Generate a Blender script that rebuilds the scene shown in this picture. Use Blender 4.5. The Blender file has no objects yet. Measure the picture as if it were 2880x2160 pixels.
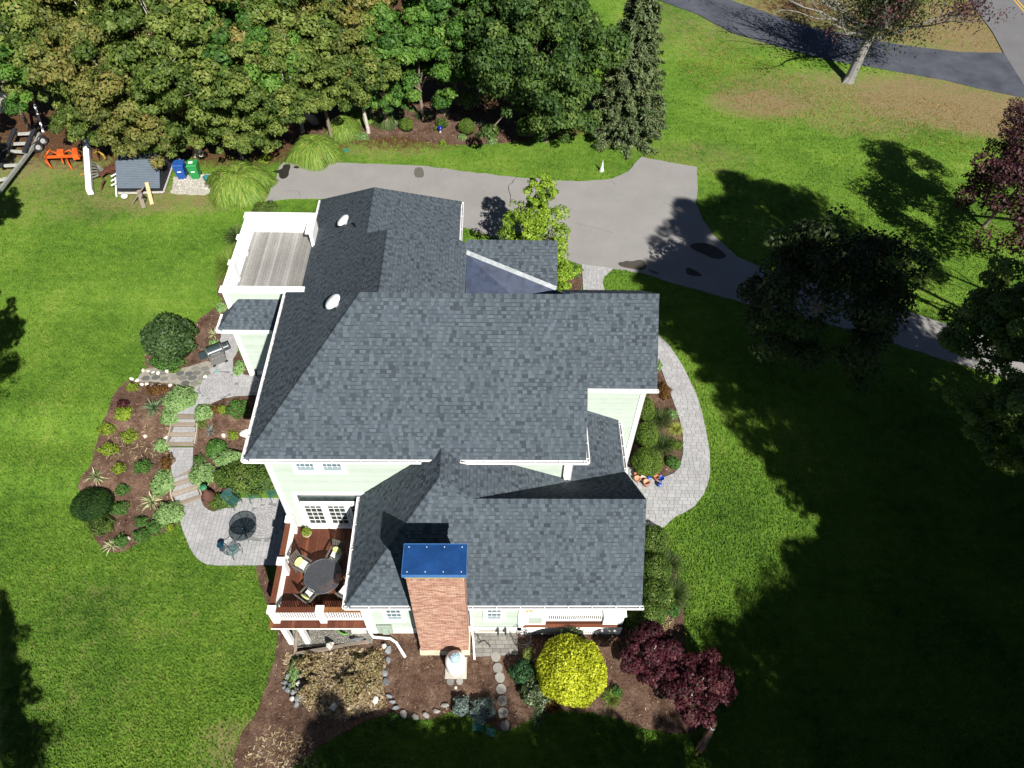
import bpy, math, random
import numpy as np
from mathutils import Vector, Matrix
random.seed(7); RNG = np.random.default_rng(7)
R_ = math.radians
sc = bpy.context.scene
col = sc.collection

# ------------------------------------------------------------------ camera, sky, sun, exposure
CAMZ, FPX = 30.0, 2089.05
def _rx(a): c, s = math.cos(a), math.sin(a); return np.array([[1, 0, 0], [0, c, -s], [0, s, c]])
def _rz(a): c, s = math.cos(a), math.sin(a); return np.array([[c, -s, 0], [s, c, 0], [0, 0, 1]])
CM = _rz(R_(-2.29566)) @ _rx(R_(38.4229)) @ _rz(R_(2.19282))
cam_d = bpy.data.cameras.new('camera'); cam = bpy.data.objects.new('camera', cam_d); col.objects.link(cam)
m4 = np.eye(4); m4[:3, :3] = CM; m4[2, 3] = CAMZ
cam.matrix_world = Matrix(m4.tolist())
cam_d.sensor_width = 36.0; cam_d.lens = FPX / 2880 * 36; cam_d.clip_end = 1500; cam_d.clip_start = 0.2
sc.camera = cam
world = bpy.data.worlds.new("World"); sc.world = world; world.use_nodes = True
wn = world.node_tree; bg = wn.nodes['Background']
sky = wn.nodes.new('ShaderNodeTexSky'); sky.sky_type = 'NISHITA'; sky.sun_disc = False
SUN_EL, SUN_AZ = R_(42.7), R_(-65.0)          # azimuth of the sun measured from +X towards +Y
sky.sun_elevation = SUN_EL; sky.sun_rotation = math.pi / 2 - SUN_AZ
sky.air_density = 0.42; sky.dust_density = 0.3; sky.ozone_density = 1.6
wn.links.new(sky.outputs[0], bg.inputs[0]); bg.inputs[1].default_value = 0.05
sd = bpy.data.lights.new('sun', 'SUN'); sun = bpy.data.objects.new('sun', sd); col.objects.link(sun)
sd.energy = 5.0; sd.angle = R_(0.5); sd.color = (1.0, 0.955, 0.88)
sv = Vector((math.cos(SUN_EL) * math.cos(SUN_AZ), math.cos(SUN_EL) * math.sin(SUN_AZ), math.sin(SUN_EL)))
sun.rotation_euler = sv.to_track_quat('Z', 'Y').to_euler(); sun.location = (20, -40, 60)
sc.view_settings.view_transform = 'Standard'; sc.view_settings.look = 'None'
sc.view_settings.exposure = 0.92; sc.view_settings.gamma = 1.0; sc.view_settings.use_curve_mapping = False

# ------------------------------------------------------------------ terrain and photo-to-ground helpers
def ss(t): t = min(1.0, max(0.0, t)); return t * t * (3 - 2 * t)
def h(x, y):
    L = ss((-x - 4.9) / 3.5)
    a = 0.3 * ss((31.5 - y) / 3.5); b = .75 * ss((22.6 - y) / 2.0) + .65 * ss((19.5 - y) / 1.9)
    z = -(a + b) * L
    z += -0.02 * max(0.0, x - 22)
    return z
def ray(px, py):
    return CM @ np.array([(px - 1440) / FPX, -(py - 1080) / FPX, -1.0])
def W(px, py, z):
    v = ray(px, py); t = (z - CAMZ) / v[2]; return (t * v[0], t * v[1], z)
def A(px, py, dz=0.0):
    z = 0.0
    for _ in range(14):
        x, y, _z = W(px, py, z + dz); z = z * 0.4 + h(x, y) * 0.6
    x, y, _z = W(px, py, h(x, y) + dz)
    return (x, y, h(x, y))
def pix(x, y, z):
    c = CM.T @ np.array([x, y, z - CAMZ]); return 1440 + FPX * c[0] / -c[2], 1080 - FPX * c[1] / -c[2]

# ------------------------------------------------------------------ object helpers
def tag(o, label=None, cat=None, group=None, kind=None):
    if label: o['label'] = label
    if cat: o['category'] = cat
    if group: o['group'] = group
    if kind: o['kind'] = kind
    return o
def link(name, data, parent=None):
    o = bpy.data.objects.new(name, data); col.objects.link(o)
    if parent is not None: o.parent = parent
    return o
def thing(name, loc=(0, 0, 0), rz=0.0, label=None, cat=None, group=None):
    o = link(name, None); o.location = loc; o.rotation_euler = (0, 0, rz); o.empty_display_size = 0.3
    return tag(o, label, cat, group)
def copy_tree(o, parent=None):
    c = o.copy(); col.objects.link(c)
    if parent is not None: c.parent = parent
    for ch in list(o.children): copy_tree(ch, c)
    return c

class MB:
    def __init__(s): s.v = []; s.f = []; s.m = []; s.t = []; s.mi = 0; s.tone = 0.5
    def add(s, vs, fs):
        b = len(s.v); s.v.extend([tuple(p) for p in vs])
        for f in fs: s.f.append([b + i for i in f]); s.m.append(s.mi); s.t.append(s.tone)
        return s
    def box(s, x0, x1, y0, y1, z0, z1):
        return s.add([(x0, y0, z0), (x1, y0, z0), (x1, y1, z0), (x0, y1, z0), (x0, y0, z1), (x1, y0, z1), (x1, y1, z1), (x0, y1, z1)],
                     [(3, 2, 1, 0), (4, 5, 6, 7), (0, 1, 5, 4), (1, 2, 6, 5), (2, 3, 7, 6), (3, 0, 4, 7)])
    def beam(s, a, b, w, hh, up=(0, 0, 1)):
        a = Vector(a); b = Vector(b); d = (b - a).normalized(); u = Vector(up)
        if abs(d.dot(u)) > 0.98: u = Vector((0, 1, 0)) if abs(d.y) < .9 else Vector((1, 0, 0))
        sx = d.cross(u).normalized(); uz = sx.cross(d).normalized()
        vs = []
        for p in (a, b):
            for i, j in ((-1, -1), (1, -1), (1, 1), (-1, 1)): vs.append(p + sx * (i * w / 2) + uz * (j * hh / 2))
        return s.add(vs, [(0, 3, 2, 1), (4, 5, 6, 7), (0, 1, 5, 4), (1, 2, 6, 5), (2, 3, 7, 6), (3, 0, 4, 7)])
    def tube(s, pts, rad, n=8, cap=True):
        pts = [Vector(p) for p in pts]
        if not hasattr(rad, '__len__'): rad = [rad] * len(pts)
        vs = []; fs = []; prev = None
        for i, p in enumerate(pts):
            d = (pts[min(i + 1, len(pts) - 1)] - pts[max(i - 1, 0)])
            d = d.normalized() if d.length > 1e-9 else Vector((0, 0, 1))
            r = prev if prev is not None else (Vector((1, 0, 0)) if abs(d.x) < .9 else Vector((0, 1, 0)))
            sx = (r - d * r.dot(d)).normalized(); sy = d.cross(sx); prev = sx
            for k in range(n):
                a = 2 * math.pi * k / n; vs.append(p + (sx * math.cos(a) + sy * math.sin(a)) * rad[i])
        for i in range(len(pts) - 1):
            for k in range(n):
                k2 = (k + 1) % n; fs.append((i * n + k, i * n + k2, (i + 1) * n + k2, (i + 1) * n + k))
        if cap: fs.append(tuple(range(n - 1, -1, -1))); fs.append(tuple((len(pts) - 1) * n + k for k in range(n)))
        return s.add(vs, fs)
    def lathe(s, prof, c=(0, 0, 0), n=16, sx=1.0, sy=1.0):
        vs = []; fs = []
        for r, z in prof:
            for k in range(n):
                a = 2 * math.pi * k / n; vs.append((c[0] + r * math.cos(a) * sx, c[1] + r * math.sin(a) * sy, c[2] + z))
        for i in range(len(prof) - 1):
            for k in range(n):
                k2 = (k + 1) % n; fs.append((i * n + k, i * n + k2, (i + 1) * n + k2, (i + 1) * n + k))
        if prof[0][0] > 1e-4: fs.append(tuple(range(n - 1, -1, -1)))
        if prof[-1][0] > 1e-4: fs.append(tuple((len(prof) - 1) * n + k for k in range(n)))
        return s.add(vs, fs)
    def prism(s, poly, z0, z1, taper=1.0):
        n = len(poly); cx = sum(p[0] for p in poly) / n; cy = sum(p[1] for p in poly) / n
        vs = [(p[0], p[1], z0) for p in poly] + [(cx + (p[0] - cx) * taper, cy + (p[1] - cy) * taper, z1) for p in poly]
        return s.add(vs, [tuple(range(n - 1, -1, -1)), tuple(range(n, 2 * n))] + [(i, (i + 1) % n, n + (i + 1) % n, n + i) for i in range(n)])
    def mesh(s, name, mats, smooth=False):
        me = bpy.data.meshes.new(name); me.from_pydata(s.v, [], s.f)
        mats = mats if isinstance(mats, (list, tuple)) else [mats]
        for m in mats: me.materials.append(m)
        if len(mats) > 1: me.polygons.foreach_set('material_index', s.m)
        at = me.attributes.new('rnd', 'FLOAT', 'FACE'); at.data.foreach_set('value', s.t)
        if smooth: me.polygons.foreach_set('use_smooth', [True] * len(me.polygons))
        me.update(); return me
    def build(s, name, mats, parent=None, smooth=False):
        return link(name, s.mesh(name, mats, smooth), parent)

def np_mesh(name, verts, quads, rnd, mats, mi=None):
    """verts (n,3), quads (m,4) numpy arrays, rnd (m,) per face"""
    me = bpy.data.meshes.new(name); k = quads.shape[1]
    me.vertices.add(len(verts)); me.vertices.foreach_set('co', verts.astype(np.float32).ravel())
    me.loops.add(quads.size); me.loops.foreach_set('vertex_index', quads.astype(np.int32).ravel())
    me.polygons.add(len(quads)); me.polygons.foreach_set('loop_start', np.arange(0, quads.size, k, dtype=np.int32))
    try: me.polygons.foreach_set('loop_total', np.full(len(quads), k, dtype=np.int32))
    except Exception: pass
    for m in (mats if isinstance(mats, (list, tuple)) else [mats]): me.materials.append(m)
    if mi is not None: me.polygons.foreach_set('material_index', mi.astype(np.int32))
    at = me.attributes.new('rnd', 'FLOAT', 'FACE'); at.data.foreach_set('value', rnd.astype(np.float32))
    me.update(calc_edges=True); me.validate(); return me

# ------------------------------------------------------------------ materials
MATS = {}
def _new(name):
    m = bpy.data.materials.new(name); m.use_nodes = True; nt = m.node_tree
    return m, nt, nt.nodes, nt.links, nt.nodes['Principled BSDF']
def ramp(N, stops, interp='LINEAR'):
    r = N.new('ShaderNodeValToRGB'); r.color_ramp.interpolation = interp; e = r.color_ramp.elements
    while len(e) > 1: e.remove(e[-1])
    e[0].position = stops[0][0]; e[0].color = (*stops[0][1], 1)
    for p, c in stops[1:]:
        x = e.new(p); x.color = (*c, 1)
    return r
def noise(N, L, vec, scale, detail=4, rough=.6):
    n = N.new('ShaderNodeTexNoise'); n.inputs['Scale'].default_value = scale; n.inputs['Detail'].default_value = detail
    n.inputs['Roughness'].default_value = rough; L.new(vec, n.inputs['Vector']); return n
def M(name, c, rough=.6, spec=.3, var=.12, scale=6.0, bump=0.0, bscale=40.0, metal=0.0, trans=0.0, coat=0.0, use_rnd=0.0):
    """plain surface: base colour broken up by two noises, optional bump"""
    if name in MATS: return MATS[name]
    m, nt, N, L, P = _new(name)
    g = N.new('ShaderNodeNewGeometry'); n1 = noise(N, L, g.outputs['Position'], scale, 6, .65)
    lo = tuple(max(0, v * (1 - var)) for v in c); hi = tuple(min(1, v * (1 + var)) for v in c)
    r = ramp(N, [(.3, lo), (.7, hi)]); L.new(n1.outputs[0], r.inputs[0]); out = r.outputs[0]
    if use_rnd:
        at = N.new('ShaderNodeAttribute'); at.attribute_name = 'rnd'
        mr = N.new('ShaderNodeMapRange'); mr.inputs[3].default_value = 1 - use_rnd; mr.inputs[4].default_value = 1 + use_rnd
        L.new(at.outputs['Fac'], mr.inputs[0])
        mx = N.new('ShaderNodeVectorMath'); mx.operation = 'SCALE'; L.new(out, mx.inputs[0]); L.new(mr.outputs[0], mx.inputs['Scale']); out = mx.outputs[0]
    L.new(out, P.inputs['Base Color'])
    P.inputs['Roughness'].default_value = rough; P.inputs['Specular IOR Level'].default_value = spec
    P.inputs['Metallic'].default_value = metal; P.inputs['Transmission Weight'].default_value = trans; P.inputs['Coat Weight'].default_value = coat
    if bump:
        n2 = noise(N, L, g.outputs['Position'], bscale, 5, .7); b = N.new('ShaderNodeBump'); b.inputs['Strength'].default_value = bump
        b.inputs['Distance'].default_value = .02; L.new(n2.outputs[0], b.inputs['Height']); L.new(b.outputs[0], P.inputs['Normal'])
    MATS[name] = m; return m
def leafmat(name, stops, trans=.35, rough=.55):
    if name in MATS: return MATS[name]
    m, nt, N, L, P = _new(name)
    at = N.new('ShaderNodeAttribute'); at.attribute_name = 'rnd'
    r = ramp(N, stops); L.new(at.outputs['Fac'], r.inputs[0])
    L.new(r.outputs[0], P.inputs['Base Color']); P.inputs['Roughness'].default_value = rough; P.inputs['Specular IOR Level'].default_value = .25
    tr = N.new('ShaderNodeBsdfTranslucent'); L.new(r.outputs[0], tr.inputs[0])
    mx = N.new('ShaderNodeMixShader'); mx.inputs[0].default_value = trans
    L.new(P.outputs[0], mx.inputs[1]); L.new(tr.outputs[0], mx.inputs[2]); L.new(mx.outputs[0], N['Material Output'].inputs[0])
    MATS[name] = m; return m

white = M('white_paint', (.80, .80, .80), .45, .3, .03, 3)
mint = M('mint_siding', (.375, .435, .385), .65, .15, .05, 2.5, use_rnd=.06)
metal_w = M('gutter_white', (.74, .74, .75), .35, .4, .06, 8)
gut_in = M('gutter_inside', (.42, .42, .43), .5, .4, .35, 5)
dark = M('dark_void', (.012, .012, .014), .6, .2, .1)
concrete = M('concrete', (.40, .38, .33), .85, .15, .15, 3, .3, 60)
black_m = M('black_metal', (.02, .02, .022), .4, .5, .2)
bark = M('bark', (.16, .13, .10), .9, .1, .35, 14, .6, 30)
bark_pale = M('pale_bark', (.36, .34, .30), .85, .1, .3, 5, .5, 25)
rockm = M('rock', (.26, .26, .26), .85, .15, .3, 5, .6, 20, use_rnd=.35)
rockw = M('white_rock', (.55, .52, .46), .85, .15, .2, 6, .5, 20, use_rnd=.25)

def grass_mat():
    m, nt, N, L, P = _new('lawn_grass')
    g = N.new('ShaderNodeNewGeometry'); pos = g.outputs['Position']
    big = noise(N, L, pos, .22, 5, .62); mid = noise(N, L, pos, 2.2, 6, .7); fine = noise(N, L, pos, 7.5, 8, .82)
    mp = N.new('ShaderNodeMapping'); mp.inputs['Scale'].default_value = (.35, 5.0, 1); mp.inputs['Rotation'].default_value = (0, 0, .18); L.new(pos, mp.inputs[0])
    stripe = noise(N, L, mp.outputs[0], .9, 3, .5)
    def add(a, b, wa, wb):
        x = N.new('ShaderNodeMath'); x.operation = 'MULTIPLY'; L.new(a, x.inputs[0]); x.inputs[1].default_value = wa
        y = N.new('ShaderNodeMath'); y.operation = 'MULTIPLY_ADD'; L.new(b, y.inputs[0]); y.inputs[1].default_value = wb; L.new(x.outputs[0], y.inputs[2]); return y.outputs[0]
    v = add(add(big.outputs[0], mid.outputs[0], .42, .30), add(fine.outputs[0], stripe.outputs[0], .62, .42), 1.0, .27)
    r = ramp(N, [(.36, (.034, .075, .010)), (.45, (.072, .150, .016)), (.53, (.108, .198, .022)), (.61, (.160, .240, .036)), (.72, (.26, .29, .085))])
    L.new(v, r.inputs[0])
    at = N.new('ShaderNodeAttribute'); at.attribute_name = 'dry'
    dn = noise(N, L, pos, 1.1, 6, .7); dsum = add(at.outputs['Fac'], add(dn.outputs[0], fine.outputs[0], .7, .9), .55, 1.0)
    dr = ramp(N, [(.92, (0, 0, 0)), (1.18, (1, 1, 1))]); 
    sub = N.new('ShaderNodeMath'); sub.operation = 'MULTIPLY'; L.new(dsum, sub.inputs[0]); sub.inputs[1].default_value = .62
    dr = ramp(N, [(.55, (0, 0, 0)), (.78, (1, 1, 1))]); L.new(sub.outputs[0], dr.inputs[0])
    dryc = ramp(N, [(.35, (.10, .085, .03)), (.55, (.22, .165, .085)), (.7, (.32, .25, .15))]); L.new(fine.outputs[0], dryc.inputs[0])
    mx = N.new('ShaderNodeMixRGB'); L.new(dr.outputs[0], mx.inputs[0]); L.new(r.outputs[0], mx.inputs[1]); L.new(dryc.outputs[0], mx.inputs[2])
    at2 = N.new('ShaderNodeAttribute'); at2.attribute_name = 'litter'
    lit = ramp(N, [(.38, (.030, .016, .008)), (.52, (.09, .045, .022)), (.66, (.17, .10, .055))]); L.new(fine.outputs[0], lit.inputs[0])
    l2 = add(at2.outputs['Fac'], mid.outputs[0], 1.0, .8); lr = ramp(N, [(.62, (0, 0, 0)), (.82, (1, 1, 1))]); L.new(l2, lr.inputs[0])
    mx2 = N.new('ShaderNodeMixRGB'); L.new(lr.outputs[0], mx2.inputs[0]); L.new(mx.outputs[0], mx2.inputs[1]); L.new(lit.outputs[0], mx2.inputs[2])
    L.new(mx2.outputs[0], P.inputs['Base Color']); P.inputs['Roughness'].default_value = .8; P.inputs['Specular IOR Level'].default_value = .12
    b = N.new('ShaderNodeBump'); b.inputs['Strength'].default_value = 1.0; b.inputs['Distance'].default_value = .07
    f2 = noise(N, L, pos, 9, 8, .85); L.new(f2.outputs[0], b.inputs['Height']); L.new(b.outputs[0], P.inputs['Normal'])
    return m
def mulch_mat():
    m, nt, N, L, P = _new('bark_mulch')
    g = N.new('ShaderNodeNewGeometry'); pos = g.outputs['Position']
    a = noise(N, L, pos, 12, 8, .85); b0 = noise(N, L, pos, 1.6, 5, .6)
    mm = N.new('ShaderNodeMath'); mm.operation = 'MULTIPLY_ADD'; L.new(b0.outputs[0], mm.inputs[0]); mm.inputs[1].default_value = .45; 
    m0 = N.new('ShaderNodeMath'); m0.operation = 'MULTIPLY'; L.new(a.outputs[0], m0.inputs[0]); m0.inputs[1].default_value = .7; L.new(m0.outputs[0], mm.inputs[2])
    r = ramp(N, [(.42, (.022, .013, .009)), (.53, (.075, .043, .030)), (.64, (.135, .085, .060)), (.76, (.25, .18, .135))]); L.new(mm.outputs[0], r.inputs[0])
    L.new(r.outputs[0], P.inputs['Base Color']); P.inputs['Roughness'].default_value = .9; P.inputs['Specular IOR Level'].default_value = .1
    b = N.new('ShaderNodeBump'); b.inputs['Strength'].default_value = 1.0; b.inputs['Distance'].default_value = .05
    L.new(a.outputs[0], b.inputs['Height']); L.new(b.outputs[0], P.inputs['Normal']); return m
def asphalt_mat(name, c, contrast=.25):
    m, nt, N, L, P = _new(name)
    g = N.new('ShaderNodeNewGeometry'); pos = g.outputs['Position']
    a = noise(N, L, pos, 60, 5, .8); b0 = noise(N, L, pos, .5, 7, .65)
    r1 = ramp(N, [(.3, tuple(v * (1 - contrast) for v in c)), (.7, tuple(v * (1 + contrast) for v in c))]); L.new(b0.outputs[0], r1.inputs[0])
    r2 = ramp(N, [(.3, (.62, .62, .62)), (.7, (1.3, 1.3, 1.3))]); L.new(a.outputs[0], r2.inputs[0])
    mx = N.new('ShaderNodeMixRGB'); mx.blend_type = 'MULTIPLY'; mx.inputs[0].default_value = 1; L.new(r1.outputs[0], mx.inputs[1]); L.new(r2.outputs[0], mx.inputs[2])
    L.new(mx.outputs[0], P.inputs['Base Color']); P.inputs['Roughness'].default_value = .85; P.inputs['Specular IOR Level'].default_value = .2
    b = N.new('ShaderNodeBump'); b.inputs['Strength'].default_value = .4; b.inputs['Distance'].default_value = .01; L.new(a.outputs[0], b.inputs['Height']); L.new(b.outputs[0], P.inputs['Normal']); return m
def tone_mat(name, stops, var=.18, nscale=45, rough=.9, bump=.3):
    """pieces whose own colour comes from the per-piece value rnd, with grain on top"""
    m, nt, N, L, P = _new(name)
    at = N.new('ShaderNodeAttribute'); at.attribute_name = 'rnd'; r = ramp(N, stops); L.new(at.outputs['Fac'], r.inputs[0])
    g = N.new('ShaderNodeNewGeometry'); a = noise(N, L, g.outputs['Position'], nscale, 5, .8); b0 = noise(N, L, g.outputs['Position'], .8, 4, .6)
    r2 = ramp(N, [(.3, (1 - var,) * 3), (.7, (1 + var,) * 3)]); L.new(a.outputs[0], r2.inputs[0])
    r3 = ramp(N, [(.3, (1 - var * .5,) * 3), (.7, (1 + var * .5,) * 3)]); L.new(b0.outputs[0], r3.inputs[0])
    mx = N.new('ShaderNodeMixRGB'); mx.blend_type = 'MULTIPLY'; mx.inputs[0].default_value = 1; L.new(r.outputs[0], mx.inputs[1]); L.new(r2.outputs[0], mx.inputs[2])
    my = N.new('ShaderNodeMixRGB'); my.blend_type = 'MULTIPLY'; my.inputs[0].default_value = 1; L.new(mx.outputs[0], my.inputs[1]); L.new(r3.outputs[0], my.inputs[2])
    L.new(my.outputs[0], P.inputs['Base Color']); P.inputs['Roughness'].default_value = rough; P.inputs['Specular IOR Level'].default_value = .2
    if bump:
        b = N.new('ShaderNodeBump'); b.inputs['Strength'].default_value = bump; b.inputs['Distance'].default_value = .01
        L.new(a.outputs[0], b.inputs['Height']); L.new(b.outputs[0], P.inputs['Normal'])
    return m
grass_m = grass_mat(); mulch_m = mulch_mat()
drive_m = asphalt_mat('old_asphalt', (.222, .216, .210), .08); dark_asph = asphalt_mat('dark_asphalt', (.060, .066, .082), .35)
road_m = asphalt_mat('road_asphalt', (.13, .13, .135), .08); gravel_m = asphalt_mat('gravel', (.20, .19, .17), .15)
shingle_m = tone_mat('asphalt_shingle', [(0, (.024, .031, .040)), (.12, (.033, .042, .053)), (.45, (.049, .062, .076)), (.75, (.062, .078, .094)), (1, (.076, .094, .111))], .15, 55)
paver_m = tone_mat('paver_stone', [(0, (.265, .265, .27)), (.5, (.295, .295, .302)), (1, (.325, .325, .335))], .12, 30)
joint_m = M('paver_joint', (.17, .17, .175), .9, .1, .2, 20)
brick_m = tone_mat('red_brick', [(0, (.24, .12, .09)), (.5, (.34, .185, .135)), (1, (.43, .28, .21))], .15, 60)
mortar_m = M('mortar', (.62, .54, .50), .9, .1, .1, 20)
plank_g = tone_mat('grey_plank', [(0, (.17, .165, .155)), (.5, (.22, .215, .205)), (1, (.27, .265, .26))], .22, 12)
deck_m = tone_mat('red_brown_deck', [(0, (.062, .020, .012)), (.5, (.105, .036, .020)), (.85, (.14, .050, .026)), (1, (.22, .10, .035))], .25, 9, .5)
timber_m = tone_mat('timber', [(0, (.17, .14, .11)), (.5, (.23, .19, .15)), (1, (.30, .26, .21))], .2, 12)

# ------------------------------------------------------------------ polygon tools
def clip(poly, win):
    """Sutherland-Hodgman: poly (2D list) by convex ccw window"""
    out = poly
    n = len(win)
    for i in range(n):
        ax, ay = win[i]; bx, by = win[(i + 1) % n]; inp = out; out = []
        if not inp: return []
        ex, ey = bx - ax, by - ay
        px, py = inp[-1]; sp = ex * (py - ay) - ey * (px - ax)
        for (qx, qy) in inp:
            sq = ex * (qy - ay) - ey * (qx - ax)
            if (sq >= 0) != (sp >= 0):
                t = sp / (sp - sq); out.append((px + (qx - px) * t, py + (qy - py) * t))
            if sq >= 0: out.append((qx, qy))
            px, py, sp = qx, qy, sq
    return out
def area(p):
    return .5 * sum(p[i][0] * p[(i + 1) % len(p)][1] - p[(i + 1) % len(p)][0] * p[i][1] for i in range(len(p))) if len(p) > 2 else 0
def ccw(p): return p if area(p) > 0 else list(reversed(p))
def inside(p, x, y):
    c = False; n = len(p); j = n - 1
    for i in range(n):
        xi, yi = p[i]; xj, yj = p[j]
        if (yi > y) != (yj > y) and x < (xj - xi) * (y - yi) / (yj - yi) + xi: c = not c
        j = i
    return c
def dedupe(p):
    o = []
    for q in p:
        if not o or abs(q[0] - o[-1][0]) + abs(q[1] - o[-1][1]) > 1e-5: o.append(q)
    if len(o) > 1 and abs(o[0][0] - o[-1][0]) + abs(o[0][1] - o[-1][1]) < 1e-5: o.pop()
    return o
def smooth_poly(p, k=1):
    for _ in range(k):
        q = []
        for i in range(len(p)):
            a, b = p[i], p[(i + 1) % len(p)]
            q.append((a[0] * .75 + b[0] * .25, a[1] * .75 + b[1] * .25)); q.append((a[0] * .25 + b[0] * .75, a[1] * .25 + b[1] * .75))
        p = q
    return p
def wobble(p, amp, step=.35, seed=1):
    rr = random.Random(seed); o = []
    for i in range(len(p)):
        a, b = p[i], p[(i + 1) % len(p)]; d = math.hypot(b[0] - a[0], b[1] - a[1]); n = max(1, int(d / step))
        for k in range(n):
            t = k / n; o.append((a[0] + (b[0] - a[0]) * t + rr.uniform(-amp, amp), a[1] + (b[1] - a[1]) * t + rr.uniform(-amp, amp)))
    return o
def gpoly(pxs, dz=0.0): return [A(x, y, dz)[:2] for x, y in pxs]
def patch(name, poly, mat, off=.05, cell=.3, parent=None, kind='structure', zf=None, noise_amp=0.0, skirt=True):
    """a sheet following the terrain inside poly (world xy)"""
    poly = ccw(poly); xs = [p[0] for p in poly]; ys = [p[1] for p in poly]; mb = MB(); zf = zf or h
    vid = {}
    def V(x, y):
        k = (round(x, 4), round(y, 4))
        if k not in vid:
            vid[k] = len(mb.v); mb.v.append((x, y, zf(x, y) + off + (random.uniform(-1, 1) * noise_amp)))
        return vid[k]
    i0, i1 = int(math.floor(min(xs) / cell)), int(math.ceil(max(xs) / cell)); j0, j1 = int(math.floor(min(ys) / cell)), int(math.ceil(max(ys) / cell))
    for j in range(j0, j1):
        strip = clip(poly, [(min(xs) - 1, j * cell), (max(xs) + 1, j * cell), (max(xs) + 1, (j + 1) * cell), (min(xs) - 1, (j + 1) * cell)])
        if len(strip) < 3: continue
        for i in range(i0, i1):
            x0, y0 = i * cell, j * cell
            c = clip(strip, [(x0, y0), (x0 + cell, y0), (x0 + cell, y0 + cell), (x0, y0 + cell)]); c = dedupe(c)
            if len(c) < 3 or abs(area(c)) < 1e-5: continue
            mb.f.append([V(*q) for q in c]); mb.m.append(0); mb.t.append(.5)
    if skirt:
        n = len(poly)
        for i in range(n):
            a, b = poly[i], poly[(i + 1) % n]
            z0, z1 = zf(*a) + off, zf(*b) + off
            mb.add([(a[0], a[1], z0 - .12), (b[0], b[1], z1 - .12), (b[0], b[1], z1), (a[0], a[1], z0)], [(0, 1, 2, 3)])
    o = mb.build(name, mat, parent)
    if kind: o['kind'] = kind
    return o
# ------------------------------------------------------------------ ground
def onY(px, py, Y): v = ray(px, py); t = Y / v[1]; return (t * v[0], Y, CAMZ + t * v[2])
def onX(px, py, X): v = ray(px, py); t = X / v[0]; return (X, t * v[1], CAMZ + t * v[2])
def blob(x, y, cx, cy, rx, ry):
    d = ((x - cx) / rx) ** 2 + ((y - cy) / ry) ** 2; return max(0.0, 1 - d) if d < 1 else 0.0
DRY = [(2300, 270, 9, 4.5, .55), (2150, 290, 5, 2.5, .8), (2420, 330, 6, 3, .5), (2600, 280, 8, 4.5, .9), (2800, 320, 7, 4, 1.1), (2750, 100, 8, 9, .9), (2500, 60, 9, 6, .8), (2200, 40, 9, 7, .7), (2350, 245, 5, 3, .6),
       (90, 390, 9, 6, .75), (250, 430, 7, 4, .55), (420, 560, 5, 1.8, .6), (550, 555, 4, 1.8, .6), (200, 560, 7, 3, .35), (1080, 420, 5, 1.5, .4), (1950, 440, 5, 2.2, .35), (1940, 80, 7, 6, .35), (1080, 330, 4, 2, .5),
       (680, 2110, 2.3, 1.6, .55), (2480, 730, 4, 3, .3), (60, 2000, 6, 3, .25), (250, 1750, 5, 3, .2)]
LIT = [(300, 300, 12, 8, .6), (700, 300, 11, 8, .7), (1150, 260, 10, 8, .7), (1450, 320, 8, 4, .55), (150, 100, 18, 16, .7), (800, 0, 24, 22, .8), (520, 400, 6, 2.2, .4), (330, 470, 4, 2.0, .3), (1750, 370, 3, 2, .5), (2250, 20, 6, 5, .4)]
DRYW = [(*A(a, b)[:2], c, d, w) for a, b, c, d, w in DRY]; LITW = [(*A(a, b)[:2], c, d, w) for a, b, c, d, w in LIT]
def make_ground():
    def axis(lo, a, b, hi, fine, steps):
        v = list(np.arange(a, b + 1e-6, fine)); k = fine
        x = b
        while x < hi: k *= 1.5; x += k; v.append(x)
        k = fine; x = a; pre = []
        while x > lo: k *= 1.5; x -= k; pre.append(x)
        return list(reversed(pre)) + v
    xs = axis(-420, -34, 30, 420, .35, 0); ys = axis(-300, -2, 56, 460, .35, 0)
    nx, ny = len(xs), len(ys); V = np.zeros((nx * ny, 3)); dry = np.zeros(nx * ny); lit = np.zeros(nx * ny)
    k = 0
    for y in ys:
        for x in xs:
            V[k] = (x, y, h(x, y))
            if 0 < y < 90 and -60 < x < 60:
                d = 0; 
                for cx, cy, rx, ry, w in DRYW:
                    if abs(x - cx) < rx and abs(y - cy) < ry: d = max(d, w * blob(x, y, cx, cy, rx, ry) ** .5)
                l = 0
                for cx, cy, rx, ry, w in LITW:
                    if abs(x - cx) < rx and abs(y - cy) < ry: l = max(l, w * blob(x, y, cx, cy, rx, ry) ** .5)
                dry[k] = d; lit[k] = l
            k += 1
    i = np.arange(nx - 1)[None, :] + np.arange(ny - 1)[:, None] * nx
    q = np.stack([i, i + 1, i + nx + 1, i + nx], -1).reshape(-1, 4)
    me = np_mesh('ground', V, q, np.zeros(len(q)), grass_m)
    for n, a in (('dry', dry), ('litter', lit)):
        at = me.attributes.new(n, 'FLOAT', 'POINT'); at.data.foreach_set('value', a.astype(np.float32))
    me.polygons.foreach_set('use_smooth', [True] * len(me.polygons))
    return tag(link('lawn_ground', me), kind='structure')
make_ground()

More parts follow.
